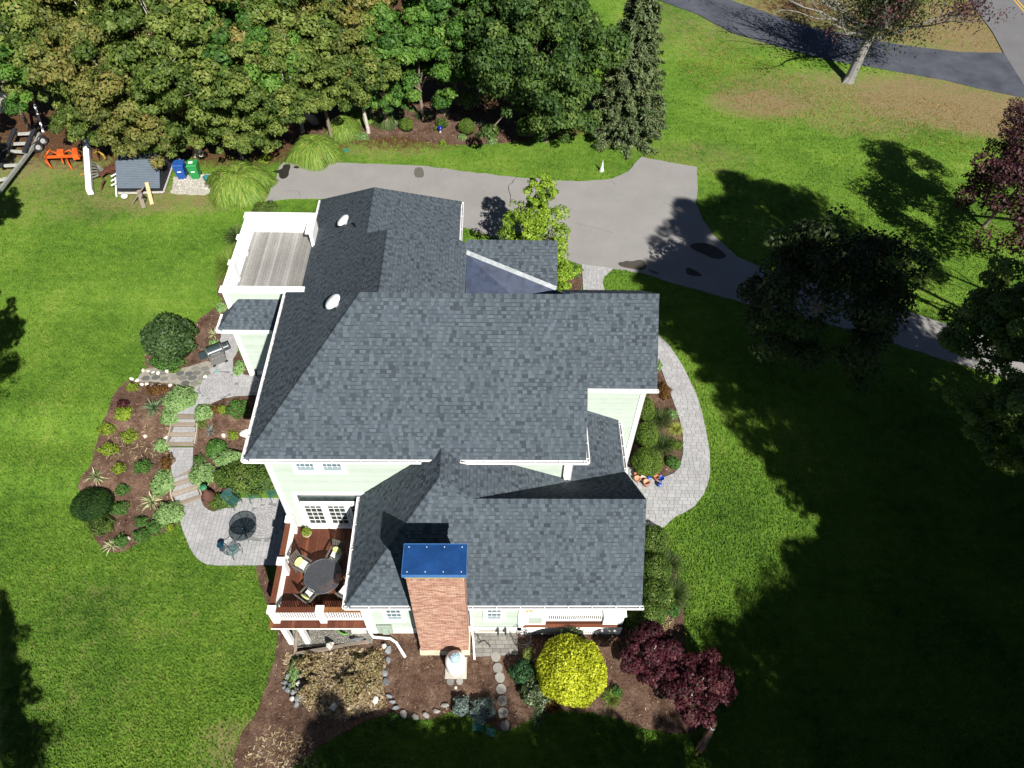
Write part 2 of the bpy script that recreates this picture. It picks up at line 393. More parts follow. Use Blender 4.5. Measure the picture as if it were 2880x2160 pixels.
# driveways and road
drv = [(745, 572), (772, 515), (785, 470), (800, 458), (910, 460), (1060, 462), (1200, 470), (1300, 483), (1430, 498), (1560, 508), (1650, 512), (1720, 505), (1765, 485), (1802, 443), (1960, 472), (1962, 540), (1958, 574), (1972, 612), (2005, 660), (2070, 722), (2150, 758), (2215, 778), (2450, 850), (2650, 908), (2900, 985),
       (2900, 1085), (2565, 985), (2400, 930), (2141, 867), (1900, 800), (1815, 770), (1724, 757), (1636, 746), (1500, 700), (1300, 640), (1000, 560), (800, 560)]
driveway = patch('driveway', wobble(gpoly(drv), .05, .5, 3), drive_m, .06, .6)
stainm = M('wet_stain', (.022, .019, .016), .55, .3, .2, 8); patchm = asphalt_mat('patched_asphalt', (.055, .050, .042), .2); crackm = M('crack', (.035, .032, .03), .9, .1, .2)
def stain(pts, mat, name='stain', off=.068, sm=2):
    p = smooth_poly(gpoly(pts), sm); return patch(name, p, mat, off, .6, driveway, None, skirt=False)
stain([(767, 482), (785, 481), (796, 475), (796, 467), (805, 464), (817, 463), (818, 473), (813, 484), (813, 495), (805, 504), (791, 506), (784, 497), (787, 490), (770, 486)], stainm)
stain([(823, 473), (835, 467), (845, 474), (835, 477)], stainm)
stain([(1737, 745), (1742, 739), (1752, 740), (1760, 735), (1778, 738), (1795, 732), (1812, 735), (1820, 757), (1800, 763), (1770, 757), (1745, 752)], patchm)
stain([(1819, 759), (1835, 762), (1856, 771), (1850, 775), (1830, 769)], M('oil_mark', (.10, .093, .082), .8, .2, .3, 15), 'oil_mark')
stain([(1165, 478), (1175, 472), (1190, 474), (1194, 497), (1185, 503), (1165, 500)], M('oil_mark', (.1, .1, .1)), 'oil_mark', .068)
stain([(1936, 692), (1960, 684), (2000, 688), (2040, 715), (2042, 728), (2010, 732), (1980, 718), (1950, 705)], patchm)
stain([(1928, 757), (1940, 754), (1980, 778), (1955, 780), (1930, 775)], patchm)
def crack(pts, w=.03):
    rr = random.Random(len(pts)); P3 = []
    for i in range(len(pts) - 1):
        for k in range(5):
            t = k / 5; P3.append((pts[i][0] * (1 - t) + pts[i + 1][0] * t + rr.uniform(-1.6, 1.6), pts[i][1] * (1 - t) + pts[i + 1][1] * t + rr.uniform(-1.6, 1.6)))
    Q = gpoly(P3); L_ = []; Rr = []
    for i, q in enumerate(Q):
        a = Q[max(0, i - 1)]; b = Q[min(len(Q) - 1, i + 1)]; dx, dy = b[0] - a[0], b[1] - a[1]; l = math.hypot(dx, dy) + 1e-6; ww = w * rr.uniform(.3, 1)
        L_.append((q[0] - dy / l * ww / 2, q[1] + dx / l * ww / 2)); Rr.append((q[0] + dy / l * ww / 2, q[1] - dx / l * ww / 2))
    mb = MB(); z = .066
    for i in range(len(Q) - 1):
        mb.add([(*L_[i], h(*L_[i]) + z), (*Rr[i], h(*Rr[i]) + z), (*Rr[i + 1], h(*Rr[i + 1]) + z), (*L_[i + 1], h(*L_[i + 1]) + z)], [(0, 1, 2, 3)])
    mb.build('crack', crackm, driveway)
crack([(1455, 500), (1430, 525), (1436, 560), (1430, 590)], .05); crack([(1715, 508), (1735, 525)]); crack([(1865, 570), (1900, 585), (1925, 600)]); crack([(1250, 468), (1235, 485)])
crack([(800, 538), (840, 540), (846, 555)], .02); crack([(1600, 625), (1660, 640), (1740, 660)], .018)
patch('neighbour_driveway', wobble(gpoly([(1770, -30), (1870, 8), (1960, 40), (2060, 95), (2200, 135), (2330, 170), (2480, 195), (2650, 225), (2780, 255), (2900, 280), (2900, 255), (2850, 190), (2822, 150), (2700, 148), (2560, 132), (2400, 105), (2260, 75), (2150, 35), (1960, -30)]), .04, .6, 5), dark_asph, .06, .8)
rd = gpoly([(2700, -40), (2745, 30), (2790, 90), (2822, 150), (2850, 195), (2900, 275), (2990, 300), (3100, 200), (2980, -40)])
road = patch('road', rd, road_m, .065, 2.5)
ym = M('yellow_paint', (.55, .33, .05), .7, .2, .2, 5)
a0 = Vector(A(2822, -30)); a1 = Vector(A(2900, 62)); 
for dx in (0, .32):
    mb = MB(); d = (a1 - a0).normalized(); n = Vector((-d.y, d.x, 0)); s0 = a0 - d * 20 + n * dx; s1 = a1 + d * 20 + n * dx
    mb.add([(s0.x, s0.y, h(s0.x, s0.y) + .075), (s0.x + n.x * .12, s0.y + n.y * .12, h(s0.x, s0.y) + .075), (s1.x + n.x * .12, s1.y + n.y * .12, h(s1.x, s1.y) + .075), (s1.x, s1.y, h(s1.x, s1.y) + .075)], [(0, 1, 2, 3)])
    mb.build('painted_line', ym, road)

# ------------------------------------------------------------------ mulch beds
def S6(p): return [(200 + .4821 * x, 800 + .4821 * y) for x, y in p]
def chips(name, poly, n, sz, mat, parent, off=.07, seed=1, zf=None):
    rr = np.random.default_rng(seed); P = np.array(poly); lo, hi = P.min(0), P.max(0); pts = []
    while len(pts) < n:
        x, y = rr.uniform(lo[0], hi[0]), rr.uniform(lo[1], hi[1])
        if inside(poly, x, y): pts.append((x, y, (zf or h)(x, y) + off))
    C = np.array(pts); k = len(C)
    a = rr.uniform(0, 6.28, k); tl = rr.uniform(-.5, .5, k); s = rr.uniform(.5, 1.4, k) * sz
    d = np.stack([np.cos(a), np.sin(a), tl], 1) * s[:, None]; w = np.stack([-np.sin(a), np.cos(a), rr.uniform(-.6, .6, k)], 1) * (s * rr.uniform(.15, .35, k))[:, None]
    V = np.stack([C - d - w, C + d - w * .6, C + d + w, C - d + w * .7], 1).reshape(-1, 3); q = np.arange(4 * k).reshape(-1, 4)
    o = link(name, np_mesh(name, V, q, rr.uniform(0, 1, k), mat), parent); o['kind'] = 'stuff'; return o
chip_m = leafmat('mulch_chip', [(0, (.02, .012, .008)), (.5, (.085, .05, .034)), (.85, (.18, .12, .085)), (1, (.42, .35, .28))], 0.0, .9)
straw_m = leafmat('dry_straw', [(0, (.11, .075, .035)), (.5, (.22, .16, .085)), (1, (.38, .32, .22))], .1, .9)
dleaf_m = leafmat('fallen_leaf', [(0, (.10, .045, .015)), (.5, (.22, .12, .035)), (1, (.36, .26, .08))], .2, .8)
beds = {
 'garden': S6([(330, 560), (390, 570), (480, 575), (620, 585), (700, 612), (650, 700), (612, 750), (570, 960), (585, 1090), (600, 1170), (640, 1320), (640, 1400), (560, 1440), (430, 1490), (330, 1545), (250, 1575), (190, 1555), (150, 1500), (110, 1420), (60, 1330), (40, 1200), (60, 1120), (120, 1060), (130, 980), (160, 900), (170, 820), (230, 740), (240, 650), (290, 600)]),
 'middle': S6([(720, 750), (730, 700), (810, 695), (880, 668), (1000, 648), (1100, 640), (1180, 700), (1200, 1000), (1200, 1200), (1100, 1200), (1000, 1195), (900, 1230), (870, 1310), (830, 1325), (790, 1310), (755, 1260), (740, 1190), (700, 1080), (712, 960), (735, 800)]),
 'grill': S6([(690, 280), (760, 190), (850, 130), (900, 80), (960, 100), (900, 250), (870, 330), (850, 400), (820, 470), (760, 470), (640, 480), (520, 520), (430, 490), (430, 400), (500, 330), (600, 300)]),
 'doorside': S6([(960, 370), (985, 400), (1060, 540), (990, 525), (945, 490), (945, 420)]),
 'wall': [(690, 640), (655, 720), (600, 820), (640, 860), (700, 750), (740, 640), (760, 580), (720, 575)],
 'front': [(720, 1585), (742, 1590), (765, 1640), (775, 1710), (790, 1760), (1040, 1765), (1180, 1765), (1340, 1760), (1460, 1760), (1740, 1760), (1765, 1740), (1800, 1650), (1815, 1520), (1840, 1490), (1850, 1502), (1882, 1545), (1900, 1600), (1903, 1650), (1918, 1700), (1925, 1760), (1925, 1850), (1950, 1880), (2010, 1960), (2010, 2020), (1975, 2045), (1930, 2070), (1850, 2055), (1780, 2040), (1700, 2010), (1550, 1995), (1470, 2035), (1420, 2060), (1350, 2030), (1280, 1995), (1200, 2030), (1130, 2010), (1040, 2020), (980, 2060), (880, 2110), (800, 2180), (655, 2180), (662, 2110), (690, 2050), (720, 2010), (745, 1940), (770, 1870), (785, 1800), (762, 1720), (745, 1680), (728, 1640)],
 'walkside': [(1765, 1303), (1800, 1170), (1835, 1080), (1845, 1010), (1862, 1048), (1881, 1099), (1899, 1147), (1911, 1183), (1920, 1225), (1920, 1279), (1911, 1316), (1893, 1334), (1863, 1346), (1829, 1331), (1795, 1319), (1761, 1315)],
 'shadenook': [(1575, 790), (1590, 740), (1634, 748), (1640, 822), (1600, 840), (1560, 840)],
 'back': [(870, 430), (920, 405), (980, 393), (1050, 390), (1120, 383), (1170, 392), (1230, 405), (1320, 408), (1400, 405), (1470, 395), (1520, 370), (1480, 330), (1400, 330), (1300, 330), (1250, 290), (1150, 300), (1060, 320), (980, 330), (900, 350), (850, 400)],
}
BED = {}
for k, p in beds.items():
    w = wobble(smooth_poly(gpoly(p), 1), .045, .25, len(k)); BED[k] = w
    BED[k + '_o'] = patch('mulch_bed', w, mulch_m, .045, .35)
    a = abs(area(w)); chips('mulch_chips', w, int(a * 85), .035, chip_m, BED[k + '_o'], .062, len(k))
chips('fallen_leaves', gpoly([(1950, 80), (2300, 240), (2700, 290), (2880, 330), (2880, 450), (2500, 400), (2100, 330), (1900, 200)]), 5200, .06, dleaf_m, None, .03, 5)
chips('fallen_leaves', gpoly([(2300, -30), (2740, -30), (2820, 140), (2500, 118), (2200, 40)]), 2500, .07, dleaf_m, None, .03, 6)
chips('fallen_leaves', gpoly([(1100, 395), (1450, 405), (1800, 430), (1780, 490), (1500, 500), (1100, 440)]), 450, .04, dleaf_m, None, .03, 7)
gravel_poly = gpoly([(818, 1745), (1050, 1745), (1048, 1812), (826, 1822)])
gb = patch('gravel_bed', gravel_poly, gravel_m, .075, .35)
chips('pebbles', gravel_poly, 6000, .022, leafmat('pebble', [(0, (.10, .095, .085)), (.5, (.24, .23, .20)), (1, (.50, .48, .43))], 0, .9), gb, .09, 9)
rg = patch('white_gravel_bed', wobble(gpoly([(482, 545), (490, 500), (600, 490), (610, 540), (575, 548)]), .08, .4), M('white_gravel', (.36, .34, .30), .9, .1, .3, 15, .8, 30), .06, .4)
chips('pebbles', gpoly([(482, 545), (490, 500), (600, 490), (610, 540), (575, 548)]), 1300, .05, leafmat('pale_pebble', [(0, (.2, .19, .16)), (1, (.62, .59, .54))], 0, .9), rg, .08, 10)
chips('forest_litter', gpoly([(0, 150), (560, 420), (900, 360), (1500, 360), (1500, 150), (900, 0), (200, 0)]), 9000, .09, leafmat('litter_leaf', [(0, (.03, .014, .007)), (.6, (.12, .055, .025)), (1, (.25, .16, .09))], .1, .9), None, .04, 11)

# ------------------------------------------------------------------ pavers
PAV = {}
def paver_mesh(l, w, tone, mat, hgt=.03):
    k = (round(l, 3), round(w, 3), tone, mat.name, hgt)
    if k not in PAV:
        mb = MB(); mb.tone = tone; c = .008
        a = [(-l / 2, -w / 2), (l / 2, -w / 2), (l / 2, w / 2), (-l / 2, w / 2)]; b = [(x - math.copysign(c, x), y - math.copysign(c, y)) for x, y in a]
        vs = [(x, y, 0) for x, y in a] + [(x, y, hgt - .004) for x, y in a] + [(x, y, hgt) for x, y in b]
        mb.add(vs, [(8, 9, 10, 11)] + [(i, (i + 1) % 4, 4 + (i + 1) % 4, 4 + i) for i in range(4)] + [(4 + i, 4 + (i + 1) % 4, 8 + (i + 1) % 4, 8 + i) for i in range(4)])
        PAV[k] = mb.mesh('paver', mat)
    return PAV[k]
def pave(parent, poly, ang, rows_w, lens, mat, zf, nmax=300, gap=.012, circles=(), seed=3, hgt=.03, name='paver', near=None):
    rr = random.Random(seed); poly = ccw(poly); ca, sa = math.cos(ang), math.sin(ang)
    loc = [(x * ca + y * sa, -x * sa + y * ca) for x, y in poly]; xs = [p[0] for p in loc]; ys = [p[1] for p in loc]
    full = []; rest = MB(); y = min(ys); tones = [.05, .25, .4, .55, .7, .95]
    while y < max(ys):
        w = rr.choice(rows_w); x = min(xs) - rr.uniform(0, .3)
        strip = clip(loc, [(min(xs) - 1, y + gap / 2), (max(xs) + 1, y + gap / 2), (max(xs) + 1, y + w - gap / 2), (min(xs) - 1, y + w - gap / 2)])
        while x < max(xs) and len(strip) > 2:
            l = rr.choice(lens); cx, cy = x + l / 2, y + w / 2; wx, wy = cx * ca - cy * sa, cx * sa + cy * ca
            if not any((wx - c[0]) ** 2 + (wy - c[1]) ** 2 < c[2] ** 2 for c in circles):
                win = [(x + gap / 2, y + gap / 2), (x + l - gap / 2, y + gap / 2), (x + l - gap / 2, y + w - gap / 2), (x + gap / 2, y + w - gap / 2)]
                c = dedupe(clip(strip, win)); ar = abs(area(c)) if len(c) > 2 else 0; t = rr.choice(tones)
                if ar > .985 * (l - gap) * (w - gap): full.append((wx, wy, l - gap, w - gap, t))
                elif ar > .0006:
                    rest.tone = t; vs = [(p * ca - q * sa, p * sa + q * ca) for p, q in c]; n = len(vs)
                    z = [zf(*v) for v in vs]
                    rest.add([(v[0], v[1], zz) for v, zz in zip(vs, z)] + [(v[0], v[1], zz + hgt) for v, zz in zip(vs, z)], [tuple(range(n, 2 * n))] + [(i, (i + 1) % n, n + (i + 1) % n, n + i) for i in range(n)])
            x += l
        y += w
    nx_, ny_ = near or (0, 0)
    full.sort(key=lambda f: (f[0] - nx_) ** 2 + (f[1] - ny_) ** 2)
    for i, (x, y, l, w, t) in enumerate(full):
        z = zf(x, y) + rr.uniform(-.003, .003)
        if i < nmax:
            o = link(name, paver_mesh(l, w, t, mat, hgt), parent); o.location = (x, y, z); o.rotation_euler = (0, 0, ang)
        else:
            rest.tone = t; c = [(x + a * l / 2 * ca - b * w / 2 * sa, y + a * l / 2 * sa + b * w / 2 * ca) for a, b in ((-1, -1), (1, -1), (1, 1), (-1, 1))]
            rest.add([(*q, z) for q in c] + [(*q, z + hgt) for q in c], [(4, 5, 6, 7), (0, 1, 5, 4), (1, 2, 6, 5), (2, 3, 7, 6), (3, 0, 4, 7)])
    if rest.f: o = rest.build(name + '_field', mat, parent); o['kind'] = 'stuff'
def medallion(parent, c, r, mat, z, hgt=.03):
    rr = random.Random(5); mb = MB(); ring = .125; k = int(r / ring)
    for i in range(k):
        r0, r1 = i * ring + (.0 if i else .0), (i + 1) * ring - .012; n = max(5, int(2 * math.pi * (r0 + ring / 2) / .17))
        for j in range(n):
            a0_, a1_ = 2 * math.pi * j / n + i * .3, 2 * math.pi * (j + 1) / n + i * .3 - .012 / (r0 + .05); mb.tone = rr.random()
            am = (a0_ + a1_) / 2; r0b = r0 + .004
            p = [(c[0] + a * math.cos(b), c[1] + a * math.sin(b)) for a, b in ((r0b, a0_), (r1, a0_), (r1, am), (r1, a1_), (r0b, a1_), (r0b, am))]
            mb.add([(*q, z) for q in p] + [(*q, z + hgt) for q in p], [tuple(range(6, 12))] + [(i_, (i_ + 1) % 6, 6 + (i_ + 1) % 6, 6 + i_) for i_ in range(6)])
    o = mb.build('paver_circle', mat, parent); o['kind'] = 'stuff'
zc = lambda zz: (lambda x, y: zz)
walk = gpoly([(1636, 746), (1724, 757), (1712, 768), (1699, 780), (1694, 797), (1701, 822), (1730, 858), (1790, 905), (1852, 945), (1880, 972), (1899, 999), (1922, 1036), (1941, 1075), (1958, 1112), (1971, 1153), (1983, 1205), (1995, 1273), (1996, 1334), (1990, 1362), (1978, 1392), (1953, 1424), (1925, 1442), (1899, 1454), (1869, 1481), (1846, 1498), (1825, 1482), (1800, 1460), (1780, 1400), (1740, 1320), (1761, 1315), (1795, 1319), (1829, 1331), (1863, 1346), (1893, 1334), (1911, 1316), (1920, 1279), (1920, 1225), (1911, 1183), (1899, 1147), (1881, 1099), (1862, 1048), (1840, 1005), (1790, 950), (1720, 900), (1660, 860), (1640, 822)])
wk = patch('front_walkway', walk, joint_m, .05, .6)
pave(wk, walk, R_(-1), [.17, .17, .2], [.2, .26, .3, .36], paver_m, lambda x, y: h(x, y) + .05, near=(9, 14))
entry = gpoly([(1465, 1791), (1338, 1789), (1345, 1757), (1475, 1757)])
entry = [(-.72, 10.84), (-.72, 9.86), (1.05, 9.95), (1.05, 10.9)]
es = patch('side_stoop', entry, joint_m, .06, .4)
pave(es, entry, 0, [.165], [.2, .27, .33], tone_mat('stoop_stone', [(0, (.15, .145, .13)), (.5, (.19, .185, .17)), (1, (.235, .225, .205))], .2, 25), lambda x, y: h(x, y) + .06, near=(0, 10))
# upper landing, steps and lower patio on the left
up = S6([(880, 265), (865, 340), (850, 400), (820, 470), (795, 555), (700, 610), (690, 650), (650, 700), (612, 752), (725, 752), (722, 715), (770, 695), (810, 695), (880, 665), (950, 650), (1060, 645), (1160, 640), (1150, 530), (1120, 530), (1040, 530), (985, 520), (945, 490), (945, 430), (965, 400), (975, 375), (945, 265)])
UZ, LZ, MZ = -.3, -1.7, -1.0
upW = [W(x, y, UZ + .08)[:2] for x, y in up]
upo = patch('upper_walk', upW, joint_m, .04, .5, zf=zc(UZ)); cU = W(200 + .4821 * 855, 800 + .4821 * 592, UZ)
pave(upo, upW, R_(2), [.17, .17, .2], [.2, .26, .32], paver_m, zc(UZ + .04), circles=[(cU[0], cU[1], .92)], near=(-13, 22)); medallion(upo, cU, .92, paver_m, UZ + .04)
mid = S6([(572, 950), (580, 1010), (585, 1090), (597, 1122), (690, 1080), (708, 1050), (712, 950)]); midW = [W(x, y, MZ + .08)[:2] for x, y in mid]
mo = patch('landing', midW, joint_m, .04, .5, zf=zc(MZ)); pave(mo, midW, R_(2), [.17, .2], [.2, .26, .32], paver_m, zc(MZ + .04), near=(-14, 19), seed=4)
lo = S6([(622, 1292), (640, 1330), (640, 1400), (655, 1445), (670, 1480), (685, 1520), (700, 1550), (720, 1580), (740, 1600), (765, 1620), (790, 1630), (850, 1637), (1130, 1635), (1230, 1640), (1300, 1400), (1330, 1300), (1200, 1180), (1000, 1185), (900, 1230), (870, 1312), (830, 1325), (800, 1312), (772, 1290), (755, 1248)])
loW = [W(x, y, LZ + .08)[:2] for x, y in lo]
loo = patch('lower_patio', loW, joint_m, .04, .5, zf=zc(LZ)); cL = W(200 + .4821 * 1130, 800 + .4821 * 1385, LZ)
pave(loo, loW, R_(90), [.17, .2], [.2, .26, .32], paver_m, zc(LZ + .04), circles=[(cL[0], cL[1], .95)], near=(-12, 16), seed=5); medallion(loo, cL, .95, paver_m, LZ + .04)
def steps(px_pairs, z0, z1, label):
    st = thing('garden_steps', label=label, cat='steps'); n = len(px_pairs)
    P = []
    for i, (a, b) in enumerate(px_pairs):
        z = z0 + (z1 - z0) * i / (n - 1) if n > 1 else z0
        P.append((Vector(W(*a, z + .05)), Vector(W(*b, z + .05))))
    dz = (z1 - z0) / n
    for i, (a, b) in enumerate(P):
        z = z0 + dz * i + .045; a = Vector((a.x, a.y, 0)); b = Vector((b.x, b.y, 0)); d = (b - a).normalized(); nn = Vector((d.y, -d.x, 0))
        mb = MB(); mb.tone = .3 + .2 * (i % 3); mb.beam(a + Vector((0, 0, z - .07)) - d * .06, b + Vector((0, 0, z - .07)) + d * .06, .15, .16); mb.build('riser', timber_m, st)
        if i < n - 1:
            a2, b2 = P[i + 1]; q = [(a.x + nn.x * .08, a.y + nn.y * .08), (b.x + nn.x * .08, b.y + nn.y * .08), (b2.x - nn.x * .08, b2.y - nn.y * .08), (a2.x - nn.x * .08, a2.y - nn.y * .08)]
            q = ccw(q); tr = MB(); tr.prism(q, z - .5, z + dz - .005); to = tr.build('tread', joint_m, st)
            pave(to, q, math.atan2(d.y, d.x), [.17], [.2, .26, .32], paver_m, zc(z + dz - .005), nmax=12, seed=i, hgt=.015)
    for k in (0, 1):
        side = MB(); side.tone = .8
        for i in range(n - 1):
            a, b = P[i][k], P[i + 1][k]; za, zb = z0 + dz * i, z0 + dz * (i + 1); off = (P[i][1] - P[i][0]).normalized() * (.1 if k else -.1)
            side.beam((a.x + off.x, a.y + off.y, za - .03), (b.x + off.x, b.y + off.y, zb - .03), .06, .2)
        side.build('stringer', timber_m, st)
    return st
def S6b(L): return [(S6([a])[0], S6([b])[0]) for a, b in L]
steps(S6b([((612, 765), (728, 765)), ((598, 815), (726, 815)), ((588, 877), (722, 877)), ((575, 937), (714, 937))]), UZ, MZ, 'upper flight of timber edged stone steps leading down from the paved circle')
steps(S6b([((588, 1112), (690, 1082)), ((598, 1165), (702, 1132)), ((598, 1225), (735, 1180)), ((620, 1288), (755, 1245))]), MZ, LZ, 'lower flight of timber edged stone steps ending at the round table patio')
# ------------------------------------------------------------------ house
house = thing('house', label='pale green two storey house with blue grey shingle roofs, brick chimney and white trim', cat='house')
TAB = {}; Z_ = Vector((0, 0, 1)); BAND = .8
def tab_mesh(w, tone, lift):
    k = (w, tone, lift)
    if k not in TAB:
        mb = MB(); mb.tone = tone; e = .143; a = .002
        f = e * BAND
        mb.add([(0, 0, a), (w, 0, a), (w, f, a), (0, f, a), (.0, 0, lift), (w, 0, lift), (w, f, lift * .5), (0, f, lift * .5)], [(4, 5, 6, 7), (0, 1, 5, 4), (1, 2, 6, 5), (3, 0, 4, 7)])
        mb.tone = .05 if tone > .75 or .5 < tone < .6 else tone * .8; mb.add([(0, f, lift * .5), (w, f, lift * .5), (w, e, lift * .35), (0, e, lift * .35)], [(0, 1, 2, 3)])
        TAB[k] = mb.mesh('shingle', shingle_m)
    return TAB[k]
def roof(pts, single=0, thick=.17, seed=1, tabs=True, eave_dir=None):
    P = [Vector(p) for p in pts]; n = (P[1] - P[0]).cross(P[2] - P[0]).normalized()
    if n.z < 0: P.reverse(); n = -n
    u = Vector((0, 0, 1)).cross(n).normalized(); v = n.cross(u)          # u horizontal, v up-slope
    o = min(P, key=lambda p: p.z)
    loc = [((p - o).dot(u), (p - o).dot(v)) for p in P]; loc = ccw(loc)
    base = MB(); base.tone = .15; k = len(P)
    base.mi = 0; base.add([p for p in P], [tuple(range(k))])
    base.add([p for p in P] + [p - Z_ * .03 for p in P], [(i, k + i, k + (i + 1) % k, (i + 1) % k) for i in range(k)])
    base.mi = 1; base.add([p - Z_ * .03 for p in P] + [p - Z_ * thick for p in P], [tuple(range(2 * k - 1, k - 1, -1))] + [(i, k + i, k + (i + 1) % k, (i + 1) % k) for i in range(k)])
    ro = base.build('roof', [shingle_m, white], house)
    if not tabs: return ro
    rr = random.Random(seed); rest = MB(); full = []; xs = [p[0] for p in loc]; ys = [p[1] for p in loc]; e = .143; y = min(ys)
    tones = [(.95, .016), (.8, .016), (.72, .016), (.86, .016), (.58, .008), (.5, .008), (.42, .006), (.2, .004), (.1, .004)]
    wts = [3, 4, 4, 3, 4, 4, 2.5, 2, 1.2]
    def pt(a, b, c): return o + u * a + v * b + n * c
    while y < max(ys):
        strip = clip(loc, [(min(xs) - 1, y), (max(xs) + 1, y), (max(xs) + 1, y + e), (min(xs) - 1, y + e)])
        x = min(xs) - rr.random() * .3; last = None
        while x < max(xs) and len(strip) > 2:
            w = rr.choice([.11, .13, .15, .17, .2, .23]); hi = (last or 0) < .65 and rr.random() < .82
            t, l = rr.choices(tones[:4], wts[:4])[0] if hi else rr.choices(tones[4:], wts[4:])[0]
            last = t; g = .003
            c = dedupe(clip(strip, [(x + g, y), (x + w - g, y), (x + w - g, y + e), (x + g, y + e)]))
            ar = abs(area(c)) if len(c) > 2 else 0
            if ar > .0008:
                if single and len(full) < 1e9 and len(c) == 4 and ar > .99 * (w - 2 * g) * e: full.append((x + g, y, w, t, l))
                else:
                    for (ya, yb, tn) in ((y, y + e * BAND, min(1, max(0, t + rr.uniform(-.06, .06)))), (y + e * BAND, y + e, .05 if (t > .4 and rr.random() < .4) else t * .8)):
                        cc = dedupe(clip(c, [(x, ya), (x + w, ya), (x + w, yb), (x, yb)])); m = len(cc)
                        if m < 3: continue
                        rest.tone = tn; band = ya > y
                        top = [pt(p_, q_, l * (1 - .65 * (q_ - y) / e) + .001) for p_, q_ in cc]
                        if band: rest.add(top, [tuple(range(m))]); continue
                        bot = [pt(p_, q_, -.001) for p_, q_ in cc]; fs = [tuple(range(m, 2 * m))]
                        for i in range(m):
                            j = (i + 1) % m
                            if abs(cc[i][1] - yb) < 1e-4 and abs(cc[j][1] - yb) < 1e-4: continue
                            fs.append((i, j, m + j, m + i))
                        rest.add(bot + top, fs)
            x += w
        y += e
    if full:
        C = Vector((0, 0, CAMZ)); full.sort(key=lambda f: (pt(f[0], f[1], 0) - C).length)
        M4 = Matrix((( u.x, v.x, n.x, 0), (u.y, v.y, n.y, 0), (u.z, v.z, n.z, 0), (0, 0, 0, 1)))
        for i, (x, y0, w, t, l) in enumerate(full):
            if i < single:
                so = link('shingle', tab_mesh(w - .006, t, l), ro); q = M4.copy(); q.translation = pt(x, y0, 0); so.matrix_local = q
            else:
                rest.tone = t; ww = w - .006
                c = [(x, y0), (x + ww, y0), (x + ww, y0 + e * BAND), (x, y0 + e * BAND)]
                rest.add([pt(a, b, -.001) for a, b in c] + [pt(a, b, l * (1 - .65 * (b - y0) / e)) for a, b in c], [(4, 5, 6, 7), (0, 1, 5, 4), (1, 2, 6, 5), (3, 0, 4, 7)])
                rest.tone = .05 if (t > .4 and rr.random() < .4) else t * .8; rest.add([pt(a, b, l * (1 - .65 * (b - y0) / e)) for a, b in ((x, y0 + e * BAND), (x + ww, y0 + e * BAND), (x + ww, y0 + e), (x, y0 + e))], [(0, 1, 2, 3)])
    if rest.f: so = rest.build('shingles', shingle_m, ro); so['kind'] = 'stuff'
    return ro
def cap(p0, p1, nA, nB, w=.15):
    """overlapping cap shingles from p0 (low or start) to p1 along a ridge or hip; nA, nB the normals of the two slopes"""
    p0, p1 = Vector(p0), Vector(p1); d = (p1 - p0).normalized(); L_ = (p1 - p0).length; rr = random.Random(int(L_ * 100)); mb = MB()
    sA = d.cross(Vector(nA)).normalized(); sB = d.cross(Vector(nB)).normalized()
    if sA.z > 1e-6 or (abs(sA.z) < 1e-6): sA = -sA if sA.z > 0 else sA
    if sB.z > 0: sB = -sB
    if (sA - sB).length < .05: sB = -sA
    up = (Vector(nA) + Vector(nB)).normalized(); k = int(L_ / .145)
    for i in range(k):
        a = p0 + d * (L_ * i / k); b = p0 + d * (L_ * (i + 1) / k); mb.tone = [.75, .25, .6, .1, .5][i % 5]
        lo_, hi_ = .032, .014
        A0, B0 = a + up * lo_, b + up * hi_
        q = [a + sA * w + Vector(nA) * (lo_ * .7), A0, a + sB * w + Vector(nB) * (lo_ * .7), b + sB * w + Vector(nB) * (hi_ * .7), B0, b + sA * w + Vector(nA) * (hi_ * .7)]
        low = [x - up * .03 for x in q]
        mb.add(q + low, [(0, 1, 4, 5), (1, 2, 3, 4), (6, 7, 1, 0), (7, 8, 2, 1), (8, 9, 3, 2), (11, 6, 0, 5)])
    return mb.build('ridge_cap', shingle_m, house)
def nrm(pts):
    P = [Vector(p) for p in pts]; n = (P[1] - P[0]).cross(P[2] - P[0]).normalized(); return n if n.z > 0 else -n
def gutter(p0, p1, out, hang=.95, drop=.0):
    p0, p1, out = Vector(p0), Vector(p1), Vector(out).normalized(); d = (p1 - p0).normalized(); mb = MB(); z = Vector((0, 0, 1))
    w, hh = .13, .115; zt = -.03 - drop
    def bx(a, b, za, zb, mi):
        mb.mi = mi; q = []
        for p in (p0, p1):
            for (s, zz) in ((a, za), (b, za), (b, zb), (a, zb)): q.append(p + out * s + z * zz)
        mb.add(q, [(3, 2, 1, 0), (4, 5, 6, 7), (0, 1, 5, 4), (1, 2, 6, 5), (2, 3, 7, 6), (3, 0, 4, 7)])
    bx(.005, .02, zt - hh, zt, 0); bx(.02, w - .018, zt - hh, zt - hh + .012, 1); bx(w - .018, w, zt - hh, zt + .008, 0); bx(w, w + .012, zt - .012, zt + .008, 0)
    mb.mi = 0
    for p in (p0, p1): mb.beam(p + out * .01 + z * (zt - hh / 2), p + out * w + z * (zt - hh / 2), .012, hh)
    g = mb.build('gutter', [metal_w, gut_in], house)
    L_ = (p1 - p0).length; n = max(1, int(L_ / hang)); hm = MB()
    hm.beam(out * .01, out * (w), .035, .012); me = hm.mesh('hanger', metal_w)
    for i in range(n + 1):
        o = link('hanger', me, g); o.location = p0 + d * (.15 + (L_ - .3) * i / max(1, n)) + z * (zt + .004)
    return g
